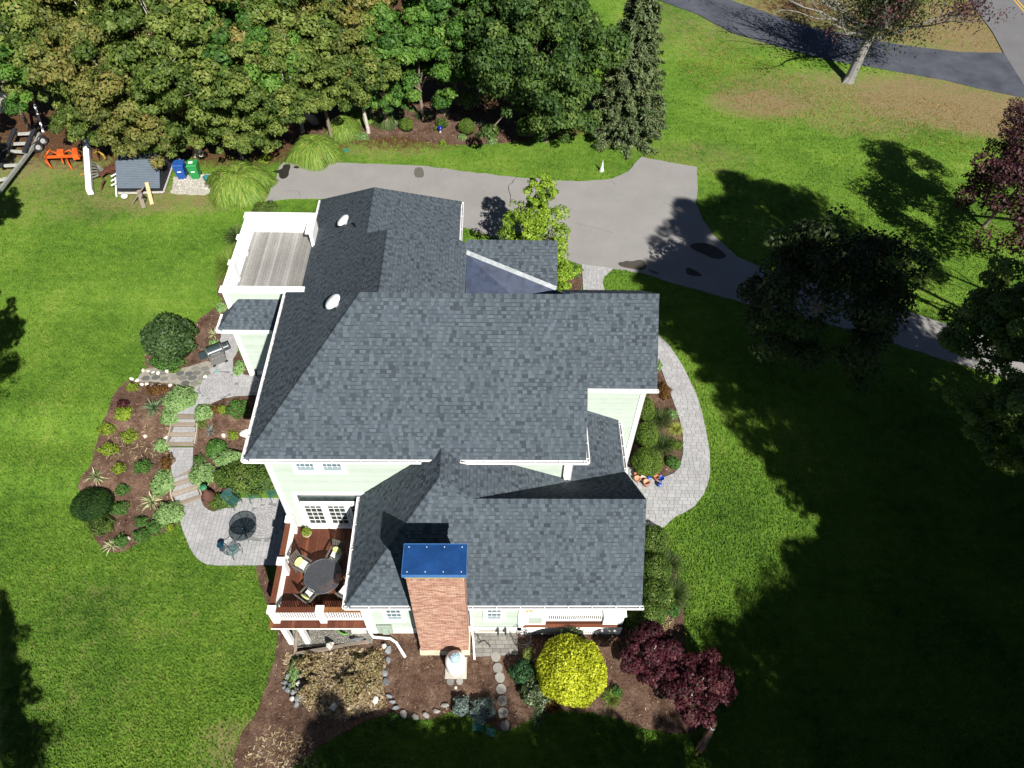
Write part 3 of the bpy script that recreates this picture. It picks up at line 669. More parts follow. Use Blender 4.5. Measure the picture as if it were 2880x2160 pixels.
def wall(p0, p1, z0, z1, mat=None, courses=.105, top=None):
    """lap siding facing to the right of p0->p1; top: function s(0..1)->z for gables"""
    p0, p1 = Vector((*p0, 0)), Vector((*p1, 0)); d = (p1 - p0).normalized(); L_ = (p1 - p0).length; nn = Vector((d.y, -d.x, 0)); mb = MB(); rr = random.Random(int(L_ * 77))
    z = z0
    while z < z1:
        zt = min(z + courses, z1); s0, s1 = 0.0, 1.0
        if top:
            ok = [i / 60 for i in range(61) if top(i / 60) > zt]
            if not ok: break
            s0, s1 = ok[0], ok[-1]
        a, b = p0 + d * L_ * s0, p0 + d * L_ * s1; mb.tone = rr.random()
        f = nn * .014
        mb.add([a + f + Vector((0, 0, z)), b + f + Vector((0, 0, z)), b + nn * .003 + Vector((0, 0, zt)), a + nn * .003 + Vector((0, 0, zt)), a + Vector((0, 0, z)), b + Vector((0, 0, z))], [(0, 1, 2, 3), (4, 5, 1, 0)])
        z = zt
    a, b = p0, p1; mb.tone = .5
    if not top: mb.add([(a.x, a.y, z0), (b.x, b.y, z0), (b.x - nn.x * .12, b.y - nn.y * .12, z0), (a.x - nn.x * .12, a.y - nn.y * .12, z0), (a.x, a.y, z1), (b.x, b.y, z1), (b.x - nn.x * .12, b.y - nn.y * .12, z1), (a.x - nn.x * .12, a.y - nn.y * .12, z1)],
               [(3, 2, 1, 0), (4, 5, 6, 7), (1, 2, 6, 5), (2, 3, 7, 6), (3, 0, 4, 7)])
    return mb.build('wall', mat or mint, house)
def trim(name, *boxes, mat=None, parent=None):
    if len(boxes) > 1 and name in ('parapet_cap', 'foundation', 'soffit', 'corner_board', 'water_table', 'fascia', 'rail', 'skirt', 'pedestal'):
        return [trim(name, b, mat=mat, parent=parent) for b in boxes][0]
    mb = MB()
    for b in boxes: mb.box(*b)
    return mb.build(name, mat or white, parent or house)
# ---- main block
MX0, MX1, MY0, MY1, EZ = -8.55, 3.0, 15.12, 22.75, 7.0
RZ, RY = 11.25, 18.95
S_ = [(-9.0, 14.7, EZ), (3.42, 14.7, EZ), (3.42, RY, RZ), (-4.75, RY, RZ)]
Wm = [(-9.0, 14.7, EZ), (-4.75, RY, RZ), (-9.0, 23.2, EZ)]
Nm = [(3.42, 23.2, EZ), (-9.0, 23.2, EZ), (-4.75, RY, RZ), (3.42, RY, RZ)]
roof(S_, single=300, seed=2); roof(Wm, seed=3); roof(Nm, seed=4)
cap((3.42, RY, RZ), (-4.75, RY, RZ), nrm(S_), nrm(Nm)); cap((-9, 14.7, EZ), (-4.75, RY, RZ), nrm(S_), nrm(Wm)); cap((-9, 23.2, EZ), (-4.75, RY, RZ), nrm(Nm), nrm(Wm))
gutter((-9.05, 14.7, EZ), (-2.62, 14.7, EZ), (0, -1, 0)); gutter((-1.35, 14.7, EZ), (3.5, 14.7, EZ), (0, -1, 0)); gutter((-9.0, 23.2, EZ), (-9.0, 14.62, EZ), (-1, 0, 0)); gutter((3.42, 14.62, EZ), (3.42, 16.3, EZ), (1, 0, 0), .6)
wall((MX0, MY0), (MX1, MY0), -1.75, 6.85); wall((MX1, MY0), (MX1, MY1), -.1, 6.85); wall((MX1, MY1), (MX0, MY1), -.4, 6.85); wall((MX0, MY1), (MX0, MY0), -1.75, 6.85)
wall((MX1, 14.9), (MX1, 23.0), 6.85, 11.0, top=lambda s: min(7 + s * 8.1 + .1, 7 + (1 - s) * 8.1 + .1) - .1)
trim('corner_board', (MX0 - .03, MX0 + .17, MY0 - .04, MY0 - .015, -1.75, 6.85), (MX0 - .045, MX0 - .016, MY0 - .04, MY0 + .17, -1.75, 6.85)); trim('corner_board', (MX1 - .17, MX1 + .03, MY0 - .04, MY0 - .016, 3, 6.85), (MX1 + .016, MX1 + .04, MY0 - .04, MY0 + .17, 3, 6.85))
trim('soffit', (-8.98, 3.4, 14.73, MY0, 6.84, 6.86)); trim('soffit', (-8.98, MX0, MY0, 23.1, 6.84, 6.86))
# ---- right wing
wS = [(3.02, 18.4, 6.55), (6.6, 18.4, 6.55), (6.6, 21.2, 9.1), (3.02, 21.2, 9.1)]; wN = [(3.02, 24.0, 6.55), (6.6, 24.0, 6.55), (6.6, 21.2, 9.1), (3.02, 21.2, 9.1)]
roof(wS, seed=5); roof(wN, seed=6); cap((6.6, 21.2, 9.1), (3.1, 21.2, 9.1), nrm(wS), nrm(wN)); gutter((3.45, 18.4, 6.55), (6.66, 18.4, 6.55), (0, -1, 0))
wall((3.02, 18.85), (6.3, 18.85), -.1, 6.45); wall((6.3, 18.85), (6.3, 23.6), -.1, 6.45); wall((6.3, 23.6), (3.02, 23.6), -.1, 6.45)
wall((6.3, 18.45), (6.3, 23.95), 6.45, 9.0, top=lambda s: min(6.55 + s * 5.1, 6.55 + (1 - s) * 5.1) - .08)
trim('corner_board', (6.13, 6.33, 18.81, 18.834, -.05, 6.45), (6.316, 6.345, 18.81, 19.0, -.05, 6.45))
trim('corner_board', (6.316, 6.345, 19.0, 23.6, -.1, .12))
# ---- front section (bay, porch) with connector roof to the entry
FX0, FX1, FY0 = -4.87, 5.12, 10.85; FE = 3.75
def solve_plane(a, b, c): return nrm([a, b, c])
P_ = (-1.88, 13.75, 7.3); PR = (-.62, 13.2, 6.78)
Sf = [(-5.3, 10.5, FE), (5.5, 10.5, FE), (5.5, 13.25, 6.72), (-.66, 13.25, 6.72), P_]
# keep the south slope planar: z = FE + k*(Y-10.5)
kS = (7.3 - FE) / (13.75 - 10.5)
yr = 13.22; zr = FE + kS * (yr - 10.5)
kE = (7.3 - FE) / (5.45 + 1.88)
xr = -1.88 + (7.3 - zr) / kE
Sf = [(-5.3, 10.5, FE), (5.5, 10.5, FE), (5.5, yr, zr), (xr, yr, zr), P_]
yN = yr + (zr - FE) / 1.0
Wf = [(-5.3, 10.5, FE), P_, (-1.88, 15.02, 7.3), (-5.3, 15.02, FE)]
Ef = [P_, (xr, yr, zr), (5.45, yN, FE), (5.45, 18.83, FE), (3.0, 18.83, 7.3 - kE * 4.88), (3.0, 15.1, 7.3 - kE * 4.88), (-1.88, 15.1, 7.3)]
Nf = [(xr, yr, zr), (5.5, yr, zr), (5.5, yN, FE), (5.45, yN, FE)]
roof(Sf, seed=7); roof(Wf, seed=8); roof(Ef, seed=9); roof(Nf, seed=10)
cap((-5.3, 10.5, FE), P_, nrm(Sf), nrm(Wf)); cap((xr, yr, zr), P_, nrm(Sf), nrm(Ef)); cap((5.5, yr, zr), (xr, yr, zr), nrm(Sf), nrm(Nf)); cap(P_, (-1.88, 15.0, 7.3), nrm(Wf), nrm(Ef))
gutter((-5.36, 10.5, FE), (-2.83, 10.5, FE), (0, -1, 0), .8); gutter((-.86, 10.5, FE), (5.56, 10.5, FE), (0, -1, 0), .9); gutter((-5.3, 15.0, FE), (-5.3, 10.42, FE), (-1, 0, 0)); gutter((5.45, yN + .05, FE), (5.45, 18.78, FE), (1, 0, 0), .55)
wall((FX0, FY0), (1.02, FY0), .02, 3.66); wall((FX0, MY0), (FX0, FY0), -.2, 3.66); wall((1.3, 13.3), (5.1, 13.3), .8, 3.6); wall((5.1, 13.3), (5.1, 18.85), 0, 3.6); wall((1.3, 10.9), (1.3, 13.3), .8, 3.6)
trim('foundation', (FX0 - .02, -2.79, FY0 - .035, FY0 - .016, -.3, .62), (-.9, 1.2, FY0 - .035, FY0 - .016, -.3, .45), mat=M('foundation_white', (.68, .67, .60), .8, .2, .08, 3))
trim('water_table', (FX0 - .02, -3.0, FY0 - .045, FY0 - .036, .5, .62), (-.9, 1.2, FY0 - .06, FY0 - .036, .45, .72))
trim('corner_board', (FX0 - .03, FX0 + .22, FY0 - .05, FY0 - .018, -.2, 3.62), (FX0 - .05, FX0 - .016, FY0 - .05, FY0 + .2, -.2, 3.62)); trim('corner_board', (1.02, 1.3, FY0 - .06, FY0 + .2, .1, 3.62))
trim('soffit', (-5.28, 5.45, 10.53, FY0, 3.6, 3.62)); trim('fascia', (1.3, 5.15, FY0 - .02, FY0 + .12, 3.3, 3.6)); trim('ceiling', (1.3, 5.1, FY0 + .12, 13.3, 3.5, 3.55)); trim('fascia', (5.05, 5.2, FY0 + .13, 13.2, 3.3, 3.6))
# porch floor, pedestals, rail
PZ = .95
pf = MB(); pf.tone = .5
porch = trim('porch', (1.2, 5.2, 10.78, 13.3, .72, PZ - .03), mat=white)
for i in range(17):
    mb = MB(); mb.tone = random.random(); mb.box(1.25, 5.2, 10.72 + i * .15, 10.72 + i * .15 + .142, PZ - .03, PZ); mb.build('floor_board', deck_m, porch)
trim('skirt', (1.18, 5.22, 10.76, 10.79, .28, .72), (5.19, 5.22, 10.79, 13.2, .28, .72), parent=porch)
lat = MB()
for i in range(44): lat.box(1.25 + i * .09, 1.28 + i * .09, 10.795, 10.805, 0, .28)
lat.box(1.18, 5.2, 10.77, 10.8, .0, .06); lat.build('lattice', white, porch)
trim('pedestal', (1.3, 2.12, 10.82, 11.3, PZ, 1.88), (1.24, 2.18, 10.76, 11.36, 1.88, 1.94), parent=porch); trim('pedestal_panel', (1.45, 1.97, 10.805, 10.819, 1.1, 1.72), mat=mint, parent=porch)
trim('pedestal', (4.4, 5.18, 10.82, 11.45, PZ, 1.88), (4.34, 5.24, 10.76, 11.51, 1.88, 1.94), (4.4, 5.18, 10.8, 10.82, .1, PZ), parent=porch)
trim('post', (5.0, 5.18, 11.0, 11.18, 1.94, 3.5), parent=porch); trim('post', (1.32, 1.48, 10.98, 11.14, 1.94, 3.5), parent=porch); trim('post', (5.0, 5.2, 10.74, 10.94, .1, .95), parent=porch)
trim('handrail', (2.18, 4.34, 10.86, 11.08, 1.8, 1.86), parent=porch); trim('bottom_rail', (2.12, 4.4, 10.92, 11.0, 1.08, 1.14), parent=porch)
bm = MB(); bm.box(-.02, .02, -.02, .02, 0, .66); bme = bm.mesh('baluster', white)
for i in range(27): o = link('baluster', bme, porch); o.location = (2.22 + i * .081, 10.96, 1.14)
# ---- chimney
ch = thing('chimney_tmp'); bpy.data.objects.remove(ch)
CX0, CX1, CY0, CY1 = -2.78, -.91, 9.98, 10.82
cm = MB(); cm.box(CX0 + .012, CX1 - .012, CY0 + .012, CY1, .45, 7.5); chim = cm.build('chimney', mortar_m, house)
trim('chimney_footing', (CX0 - .05, CX1 + .05, CY0 - .05, CY1, -.2, .46), mat=M('stained_concrete', (.52, .49, .36), .85, .1, .25, 2.5, .2, 40), parent=chim)
trim('cement_band', (CX0 - .03, CX1 + .03, CY0 - .03, CY1 + .03, 7.34, 7.52), mat=M('stained_cement', (.36, .27, .13), .85, .1, .3, 6, .2, 40), parent=chim)
BRK = {}
def brick_mesh(l, hh, t, dpt=.02):
    k = (l, hh, t)
    if k not in BRK:
        mb = MB(); mb.tone = t; mb.add([(0, 0, 0), (l, 0, 0), (l, 0, hh), (0, 0, hh), (0, dpt, 0), (l, dpt, 0), (l, dpt, hh), (0, dpt, hh)], [(0, 1, 2, 3), (1, 5, 6, 2), (4, 0, 3, 7), (3, 2, 6, 7), (0, 4, 5, 1)]); BRK[k] = mb.mesh('brick', brick_m)
    return BRK[k]
rr = random.Random(4); rest = MB(); bh, bl, g = .057, .195, .0125; zz = 7.1; nb = 0; sol = MB()
for i in range(int((CX1 - CX0) / .0685)):
    o = link('brick', brick_mesh(.057, .2, rr.choice([.1, .4, .6, .9])), chim); o.location = (CX0 + .008 + i * .0685, CY0 - .012, 7.12); nb += 1
row = 0
while zz > .48:
    x = CX0 + (0 if row % 2 else -(bl + g) / 2)
    while x < CX1:
        a, b = max(x, CX0), min(x + bl, CX1)
        if b - a > .03:
            t = rr.choice([.05, .3, .5, .7, .95]); l = round(b - a, 3)
            if nb < 300 and abs(l - bl) < 1e-3: o = link('brick', brick_mesh(bl, bh, t), chim); o.location = (a, CY0, zz - bh); nb += 1
            else: rest.tone = t; rest.add([(a, CY0, zz - bh), (b, CY0, zz - bh), (b, CY0, zz), (a, CY0, zz), (a, CY0 + .02, zz - bh), (b, CY0 + .02, zz - bh), (b, CY0 + .02, zz), (a, CY0 + .02, zz)], [(0, 1, 2, 3), (1, 5, 6, 2), (4, 0, 3, 7), (3, 2, 6, 7), (0, 4, 5, 1)])
        x += bl + g
    for X, sx in ((CX1, -1), (CX0, 1)):
        y = CY0 + .022 - (0 if row % 2 else .1)
        while y < CY1:
            a, b = max(y, CY0 + .022), min(y + bl, CY1)
            if b - a > .03: rest.tone = rr.random(); rest.add([(X, a, zz - bh), (X, b, zz - bh), (X, b, zz), (X, a, zz), (X + sx * .02, a, zz - bh), (X + sx * .02, b, zz - bh), (X + sx * .02, b, zz), (X + sx * .02, a, zz)], [(0, 1, 2, 3), (1, 5, 6, 2), (4, 0, 3, 7), (3, 2, 6, 7), (0, 4, 5, 1)])
            y += bl + g
    zz -= bh + g; row += 1
o = rest.build('bricks', brick_m, chim); o['kind'] = 'stuff'
blue = M('blue_metal', (.010, .045, .150), .32, .5, .22, 2.0, .08, 30, coat=.3); bluel = M('blue_metal_edge', (.05, .15, .36), .35, .5, .1)
cp = MB(); a = (-2.87, 9.92); b = (-.83, 10.98); zc0, zc1 = 7.6, 7.7
vs = [(a[0], a[1], zc1), (b[0], a[1], zc1), (b[0], b[1], zc1), (a[0], b[1], zc1), (a[0], a[1], zc0 - .06), (b[0], a[1], zc0 - .06), (b[0], b[1], zc0 - .06), (a[0], b[1], zc0 - .06), ((a[0] + b[0]) / 2, (a[1] + b[1]) / 2, zc1 + .035)]
cp.add(vs, [(0, 1, 8), (1, 2, 8), (2, 3, 8), (3, 0, 8), (0, 4, 5, 1), (1, 5, 6, 2), (2, 6, 7, 3), (3, 7, 4, 0), (4, 7, 6, 5)])
cap_o = cp.build('chimney_cap', blue, chim)
trim('cap_edge', (a[0] - .012, b[0] + .012, a[1] - .02, a[1] - .001, zc0 - .07, zc1 + .012), mat=bluel, parent=chim); trim('cap_edge', (b[0] + .001, b[0] + .014, a[1], b[1] + .01, zc1 - .05, zc1 + .02), (a[0] - .014, a[0] - .001, a[1], b[1] + .01, zc1 - .05, zc1 + .02), (a[0], b[0], b[1] + .001, b[1] + .014, zc1 - .05, zc1 + .02), mat=bluel, parent=chim)
rv = MB(); rv.lathe([(.018, 0), (.015, .012), (0, .016)], n=8); rme = rv.mesh('rivet', metal_w)
for i in range(4):
    for y in (a[1] + .1, b[1] - .1): o = link('rivet', rme, chim); o.location = (a[0] + .16 + i * .575, y, zc1 + .006)
# ---- garage, middle section and east dormer behind the main roof
GE, gx0, gx1, gm = 4.0, -9.55, -1.85, -5.72
gz = GE + (gm - gx0) * 1.03
mrx = -4.55; mrz = GE + (mrx - gx0) * 1.03; kW = 1.03
hy = 29.35; yh = 24.85
Gw = [(gx0, 22.95, GE), (gx0, 33.45, GE), (gm, hy, gz), (gm, yh + (mrx - gm) * 1.0, gz)]
# west plane, two pieces in the same plane (garage part lower, middle part up to its higher ridge)
Gw = [(gx0, 33.45, GE), (gm, hy, gz), (gm, yh + 1.17, gz), (mrx, yh, mrz), (mrx, 19.8, mrz), (gx0, 19.8 + 3.3, GE)]
Gn = [(gx0, 33.45, GE), (gx1, 33.45, GE), (gm, hy, gz)]; Ge = [(gx1, 33.45, GE), (gx1, 26.0, GE), (gm, 26.0, gz), (gm, hy, gz)]
kM = .53
eX = -1.27; Me = [(mrx, yh, mrz), (-2.0, yh + 1.3, mrz - kM * 2.55), (eX, 26.05, mrz - kM * (eX - mrx)), (eX, 20.2, mrz - kM * (eX - mrx)), (mrx, 20.2, mrz)]
dz_, dY = 7.5, 26.2
Ds = [(eX, dY, dz_), (2.9, dY, dz_), (2.9, 22.9, dz_ - 3.3), (eX, 22.9, dz_ - 3.3)]; Dn = [(eX, dY, dz_), (2.9, dY, dz_), (2.9, 28.9, dz_ - 2.7), (eX, 28.9, dz_ - 2.7)]
Mn = [(mrx, yh, mrz), (gm, yh + 1.17, gz), (gm, yh + 2.6, gz - 1.4), (-2.0, yh + 2.6, gz - 1.4), (-2.0, yh + 1.3, mrz - kM * 2.55)]
roof(Gw, seed=11); roof(Gn, seed=12); roof(Ge, seed=13); roof(Me, seed=14); roof(Ds, seed=15); roof(Dn, seed=16)
roof([(mrx, yh, mrz), (gm, yh + 1.17, gz), (mrx, yh + 1.4, gz - .1)], seed=17, tabs=False); roof([(mrx, yh, mrz), (mrx, yh + 1.4, gz - .1), (-2.0, yh + 1.35, mrz - kM * 2.6)], seed=18, tabs=False)
cap((gx0, 33.45, GE), (gm, hy, gz), nrm(Gw[:3]), nrm(Gn)); cap((gx1, 33.45, GE), (gm, hy, gz), nrm(Ge[:3]), nrm(Gn)); cap((gm, hy, gz), (gm, yh + 1.17, gz), nrm(Gw[:3]), nrm(Ge[:3]))
nGw = nrm(Gw[:3]); nMe = nrm(Me[:3]); nD = nrm(Ds[:3]); nDn = nrm(Dn[:3]); nMn = Vector((0, .7, .7))
cap((gm, yh + 1.17, gz), (mrx, yh, mrz), nGw, nMn); cap((mrx, yh, mrz), (mrx, 20.2, mrz), nGw, nMe); cap((eX, 26.05, mrz - kM * (eX - mrx) + .02), (mrx, yh, mrz), nMe, nMn); cap((2.9, dY, dz_), (eX, dY, dz_), nD, nDn)
gutter((gx0, 33.45, GE), (gx0, 23.3, GE), (-1, 0, 0)); gutter((gx1, 28.9, GE), (gx1, 33.45, GE), (1, 0, 0), .95)
# low slope membrane between dormer and main roof with its pale flashing
Apt = Vector((eX, 25.73, 7.03)); Cpt = Vector((2.86, 24.6, 5.9)); Bpt = Vector((eX, 22.6, 6.45)); Dpt = Vector((2.86, 22.6, 5.0))
mbm = MB(); mbm.add([Apt + Vector((0, 0, .03)), Bpt, Dpt, Cpt + Vector((0, 0, .03))], [(0, 1, 2), (0, 2, 3)]); mbm.build('roof_membrane', M('membrane', (.040, .052, .085), .45, .4, .35, 2.5, .25, 8), house)
fl = MB(); fl.beam(Apt + Vector((0, .06, .09)), Cpt + Vector((0, .06, .09)), .2, .015, (0, -.7, .7)); fl.build('flashing', M('aluminium_flashing', (.20, .225, .245), .5, .4, .35, 5, .3, 12), house)
wall((gx1 - .35, 33.0), (gx0 + .35, 33.0), 0, 3.9); wall((gx0 + .35, 33.0), (gx0 + .35, 22.9), -.4, 3.9); wall((gx1 - .35, 26), (gx1 - .35, 33.0), 0, 3.9)
wall((2.6, 28.5), (eX, 28.5), 0, 5.1); wall((2.6, 22.8), (2.6, 28.5), 0, 5.1); wall((2.6, 22.9), (2.6, 28.6), 5.1, 7.4, top=lambda s: min(4.2 + s * 5.7, 7.4 - (s - .58) * 5.7) - .05)
# small entry roof beside the dormer
roof([(2.95, 26.0, 4.6), (3.75, 26.0, 4.2), (3.75, 23.8, 4.2), (2.95, 23.8, 4.6)], tabs=True, seed=19, thick=.1); gutter((3.75, 23.8, 4.2), (3.75, 26.0, 4.2), (1, 0, 0), .8)
roof([(-1.8, 29.6, 3.6), (-.95, 29.6, 3.6), (-.95, 28.5, 4.2), (-1.8, 28.5, 4.2)], tabs=False, thick=.1); gutter((-1.8, 29.6, 3.6), (-.95, 29.6, 3.6), (0, 1, 0))
# roof vents
def vent(px, py, P0, n):
    v = ray(px, py); C = Vector((0, 0, CAMZ)); t = (Vector(P0) - C).dot(n) / Vector(v).dot(n); p = C + Vector(v) * t
    mb = MB(); mb.lathe([(.13, 0), (.13, .16), (.33, .2), (.35, .25), (.27, .31), (0, .36)], n=24)
    o = mb.build('roof_vent', white, house, True); o.location = p - n * .02; o.rotation_euler = (Vector(n) * .75 + Vector((0, 0, .25))).to_track_quat('Z', 'Y').to_euler(); return o
vent(973, 628, Gw[0], nGw); vent(947, 858, Wm[0], nrm(Wm))
v_ = ray(1003, 640); t_ = (Vector(Gw[0]) - Vector((0, 0, CAMZ))).dot(nGw) / Vector(v_).dot(nGw); pp = Vector((0, 0, CAMZ)) + Vector(v_) * t_
mb = MB(); mb.tube([pp - Vector((0, 0, .1)), pp + Vector((0, 0, .42))], .045, 10); mb.build('vent_pipe', M('dark_pipe', (.03, .035, .045), .5), house)
# ---- deck tower and low wing on the left
DZ = 4.1; dx0, dx1, dy0, dy1 = -12.72, -9.22, 25.15, 30.75
wall((dx0, dy0), (dx1 + .3, dy0), -.35, 5.12); wall((dx0, dy1), (dx0, dy0), -.4, 4.02); wall((dx1, dy1), (dx0, dy1), -.3, 5.12)
wall((dx0 + .12, dy1 - .13), (dx1, dy1 - .13), DZ, 5.12, mat=white)
trim('parapet_cap', (dx0 - .14, dx1 + .3, dy0 - .12, dy0 + .28, 5.12, 5.2), (dx0 - .14, dx1 + .06, dy1 - .3, dy1 + .1, 5.12, 5.2)); trim('parapet', (dx1 - .16, dx1, dy1 - 1.4, dy1 - .14, DZ, 5.1)); trim('parapet_cap', (dx1 - .32, dx1 + .06, dy1 - 1.5, dy1 - .301, 5.12, 5.198))
trim('corner_board', (dx0 - .03, dx0 + .2, dy0 - .04, dy0 - .016, -.3, 5.12)); trim('fascia', (dx0 - .05, dx0 + .05, dy0 + .02, dy1, 3.9, DZ))
deck2 = trim('upper_deck', (dx0 + .02, dx1 + .02, dy0 + .1, dy1 - .14, DZ - .16, DZ - .03), mat=white)
n = 24
for i in range(n):
    w = (dx1 - dx0 - .1) / n; mb = MB(); mb.tone = random.random(); mb.box(dx0 + .08 + i * w, dx0 + .08 + (i + 1) * w - .008, dy0 + .14, dy1 - .16, DZ - .03, DZ + random.uniform(-.002, .002)); mb.build('board', plank_g, deck2)
trim('handrail', (dx0 - .06, dx0 + .14, dy0 + .28, dy1 - .3, 5.1, 5.17), parent=deck2); trim('bottom_rail', (dx0 - .0, dx0 + .08, dy0 + .2, dy1 - .3, DZ + .08, DZ + .14), parent=deck2)
for y in (27.0, 28.85): trim('post', (dx0 - .08, dx0 + .16, y - .12, y + .12, DZ - .05, 5.2), (dx0 - .12, dx0 + .2, y - .16, y + .16, 5.2, 5.27), parent=deck2)
b2 = MB(); b2.box(-.02, .02, -.022, .022, 0, .97); b2m = b2.mesh('baluster', white)
for i in range(44):
    o = link('baluster', b2m, deck2); o.location = (dx0 + .04, dy0 + .32 + i * .118, DZ + .14)
lw0, lwe = -13.1, 3.6
Ls = [(lw0, 24.12, lwe), (-8.75, 24.12, lwe), (-8.75, 25.14, lwe + 1.02), (lw0 + 1.02, 25.14, lwe + 1.02)]; Lw = [(lw0, 24.12, lwe), (lw0 + 1.02, 25.14, lwe + 1.02), (lw0 + .35, 25.14, lwe + .35), (lw0 + .35, 26.2, lwe + .35), (lw0, 26.2, lwe)]
Lw = [(lw0, 24.12, lwe), (lw0 + 1.02, 25.14, lwe + 1.02), (lw0, 25.14, lwe)]
roof(Ls, seed=20); roof(Lw, seed=21); cap((lw0, 24.12, lwe), (lw0 + 1.02, 25.14, lwe + 1.02), nrm(Ls), nrm(Lw)); gutter((lw0 - .05, 24.12, lwe), (-9.1, 24.12, lwe), (0, -1, 0), .8); gutter((lw0, 25.14, lwe), (lw0, 24.05, lwe), (-1, 0, 0))
wall((-12.62, 24.5), (-8.6, 24.5), -.2, 3.5); wall((-12.62, 25.1), (-12.62, 24.5), -.3, 3.5)
trim('corner_board', (-12.66, -12.42, 24.455, 24.484, -.3, 3.5)); trim('foundation', (-12.64, -8.6, 24.45, 24.48, -.35, .08)); trim('soffit', (-13.05, -8.8, 24.14, 24.5, 3.42, 3.44))
# ---- windows and doors
glassm = M('window_glass', (.085, .14, .175), .12, .6, .35, 1.5); glassd = M('door_glass', (.035, .05, .05), .1, .6, .7, 1.2); curtain = M('lower_sash', (.26, .33, .37), .3, .4, .1, 3)
def window(x0, x1, z0, z1, Y, tw=.13, cols=3, sash2=True):
    w = trim('window', (x0, x1, Y - .035, Y - .017, z0, z1), mat=glassm)
    trim('frame', (x0 - tw, x0, Y - .06, Y - .015, z0 - tw * .9, z1 + tw), (x1, x1 + tw, Y - .06, Y - .015, z0 - tw * .9, z1 + tw), (x0, x1, Y - .06, Y - .015, z1, z1 + tw), (x0, x1, Y - .07, Y - .015, z0 - tw * .9, z0), parent=w)
    zm = (z0 + z1) / 2
    trim('sash', (x0, x1, Y - .052, Y - .036, zm - .025, zm + .025), (x0, x0 + .05, Y - .05, Y - .036, z0, z1), (x1 - .05, x1, Y - .05, Y - .036, z0, z1), (x0 + .05, x1 - .05, Y - .05, Y - .036, z0, z0 + .09), (x0 + .05, x1 - .05, Y - .05, Y - .036, z1 - .05, z1), parent=w)
    mb = MB()
    for i in range(1, cols): x = x0 + (x1 - x0) * i / cols; mb.box(x - .009, x + .009, Y - .046, Y - .0355, z0 + .3, z1 - .05)
    for z in (z0 + (zm - z0) * .55, zm + (z1 - zm) * .5): mb.box(x0 + .05, x1 - .05, Y - .045, Y - .0352, z - .009, z + .009)
    mb.build('muntin', metal_w, w)
    trim('pane', (x0 + .05, x1 - .05, Y - .0365, Y - .0355, z0 + .09, z0 + .32), mat=curtain, parent=w)
    return w
a = onY(1085, 1702, FY0); b = onY(1135, 1742, FY0); window(b[0] - .62, b[0], b[2], b[2] + 1.45, FY0)
a = onY(1370, 1702, FY0); b = onY(1411, 1741, FY0); window(a[0] - .02, b[0], b[2], b[2] + 1.45, FY0)
a = onY(834, 1325, MY0); b = onY(968, 1325, MY0); m_ = (a[0] + b[0]) / 2
window(a[0] + .05, m_ - .131, a[2], a[2] + 1.4, MY0, cols=4); window(m_ + .131, b[0], a[2], a[2] + 1.4, MY0, cols=4)
# french doors onto the deck
a = onY(860, 1473, MY0); tz = onY(830, 1387, MY0)[2]; X0 = a[0]; X1 = FX0 - .06; DF = 1.0
fd = trim('french_door', (X0 + .1, X1, MY0 - .03, MY0 - .017, DF + .05, tz), mat=glassd)
pw = .93; st = .13
trim('frame', (X0 - .05, X0 + .12, MY0 - .07, MY0 - .014, DF, tz + .1), (X0 + .12, X1, MY0 - .07, MY0 - .014, tz - .03, tz + .1), (X0 + .12, X1, MY0 - .09, MY0 - .014, DF + 2.08, DF + 2.2), (X0 - .02, X1, MY0 - .12, MY0 - .014, DF, DF + .07), parent=fd)
x = X0 + .12
while x < X1 - .1:
    x1 = min(x + pw, X1); mb = MB()
    mb.box(x, x + st, MY0 - .058, MY0 - .031, DF + .07, DF + 2.08); mb.box(x1 - st, x1, MY0 - .058, MY0 - .031, DF + .07, DF + 2.08); mb.box(x + st, x1 - st, MY0 - .058, MY0 - .031, DF + .07, DF + .32); mb.box(x + st, x1 - st, MY0 - .058, MY0 - .031, DF + 1.96, DF + 2.08)
    mb.build('door_leaf', white, fd); g2 = MB()
    for i in (1, 2): xx = x + st + (x1 - x - 2 * st) * i / 3; g2.box(xx - .011, xx + .011, MY0 - .045, MY0 - .0305, DF + .32, DF + 1.96)
    for i in range(1, 5): z = DF + .32 + 1.64 * i / 5; g2.box(x + st, x1 - st, MY0 - .044, MY0 - .0302, z - .011, z + .011)
    g2.build('muntin', white, fd); x += pw + .02
trim('awning_bar', (X0 + .2, X1 - .25, MY0 - .3, MY0 - .13, DF + 2.28, DF + 2.38), parent=fd)
hm_ = MB(); hm_.tube([(X0 + 1.95, MY0 - .09, DF + .95), (X0 + 1.95, MY0 - .09, DF + 1.15)], .015); hm_.build('handle', black_m, fd)
# ---- brown deck on the left
dk0, dk1, dF, dB = -8.72, FX0 - .03, 10.72, MY0 - .04
deck = trim('deck', (dk0, dk1, dF, dF + .05, DF - .26, DF - .03), (dk0, dk0 + .05, dF + .05, dB, DF - .26, DF - .03), (dk0 + .05, dk1, dF + .05, dB, DF - .1, DF - .04))
n = 27; w = (dk1 - dk0 + .03) / n
for i in range(n):
    mb = MB(); mb.tone = random.choice([.15, .35, .5, .6, .8, .3, .95]); mb.box(dk0 - .03 + i * w, dk0 - .03 + (i + 1) * w - .006, dF - .04, dB, DF - .028, DF + random.uniform(-.0015, .0015)); mb.build('board', deck_m, deck)
ry, rx = dF + .28, dk0 + .26
def post(x, y, w=.13, zt=2.12):
    return trim('post', (x - w, x + w, y - w, y + w, DF, zt - .08), (x - w - .03, x + w + .03, y - w - .03, y + w + .03, zt - .08, zt), parent=deck)
post(rx, ry); post(-6.62, ry); post(rx, 13.0); post(rx, dB - .2)
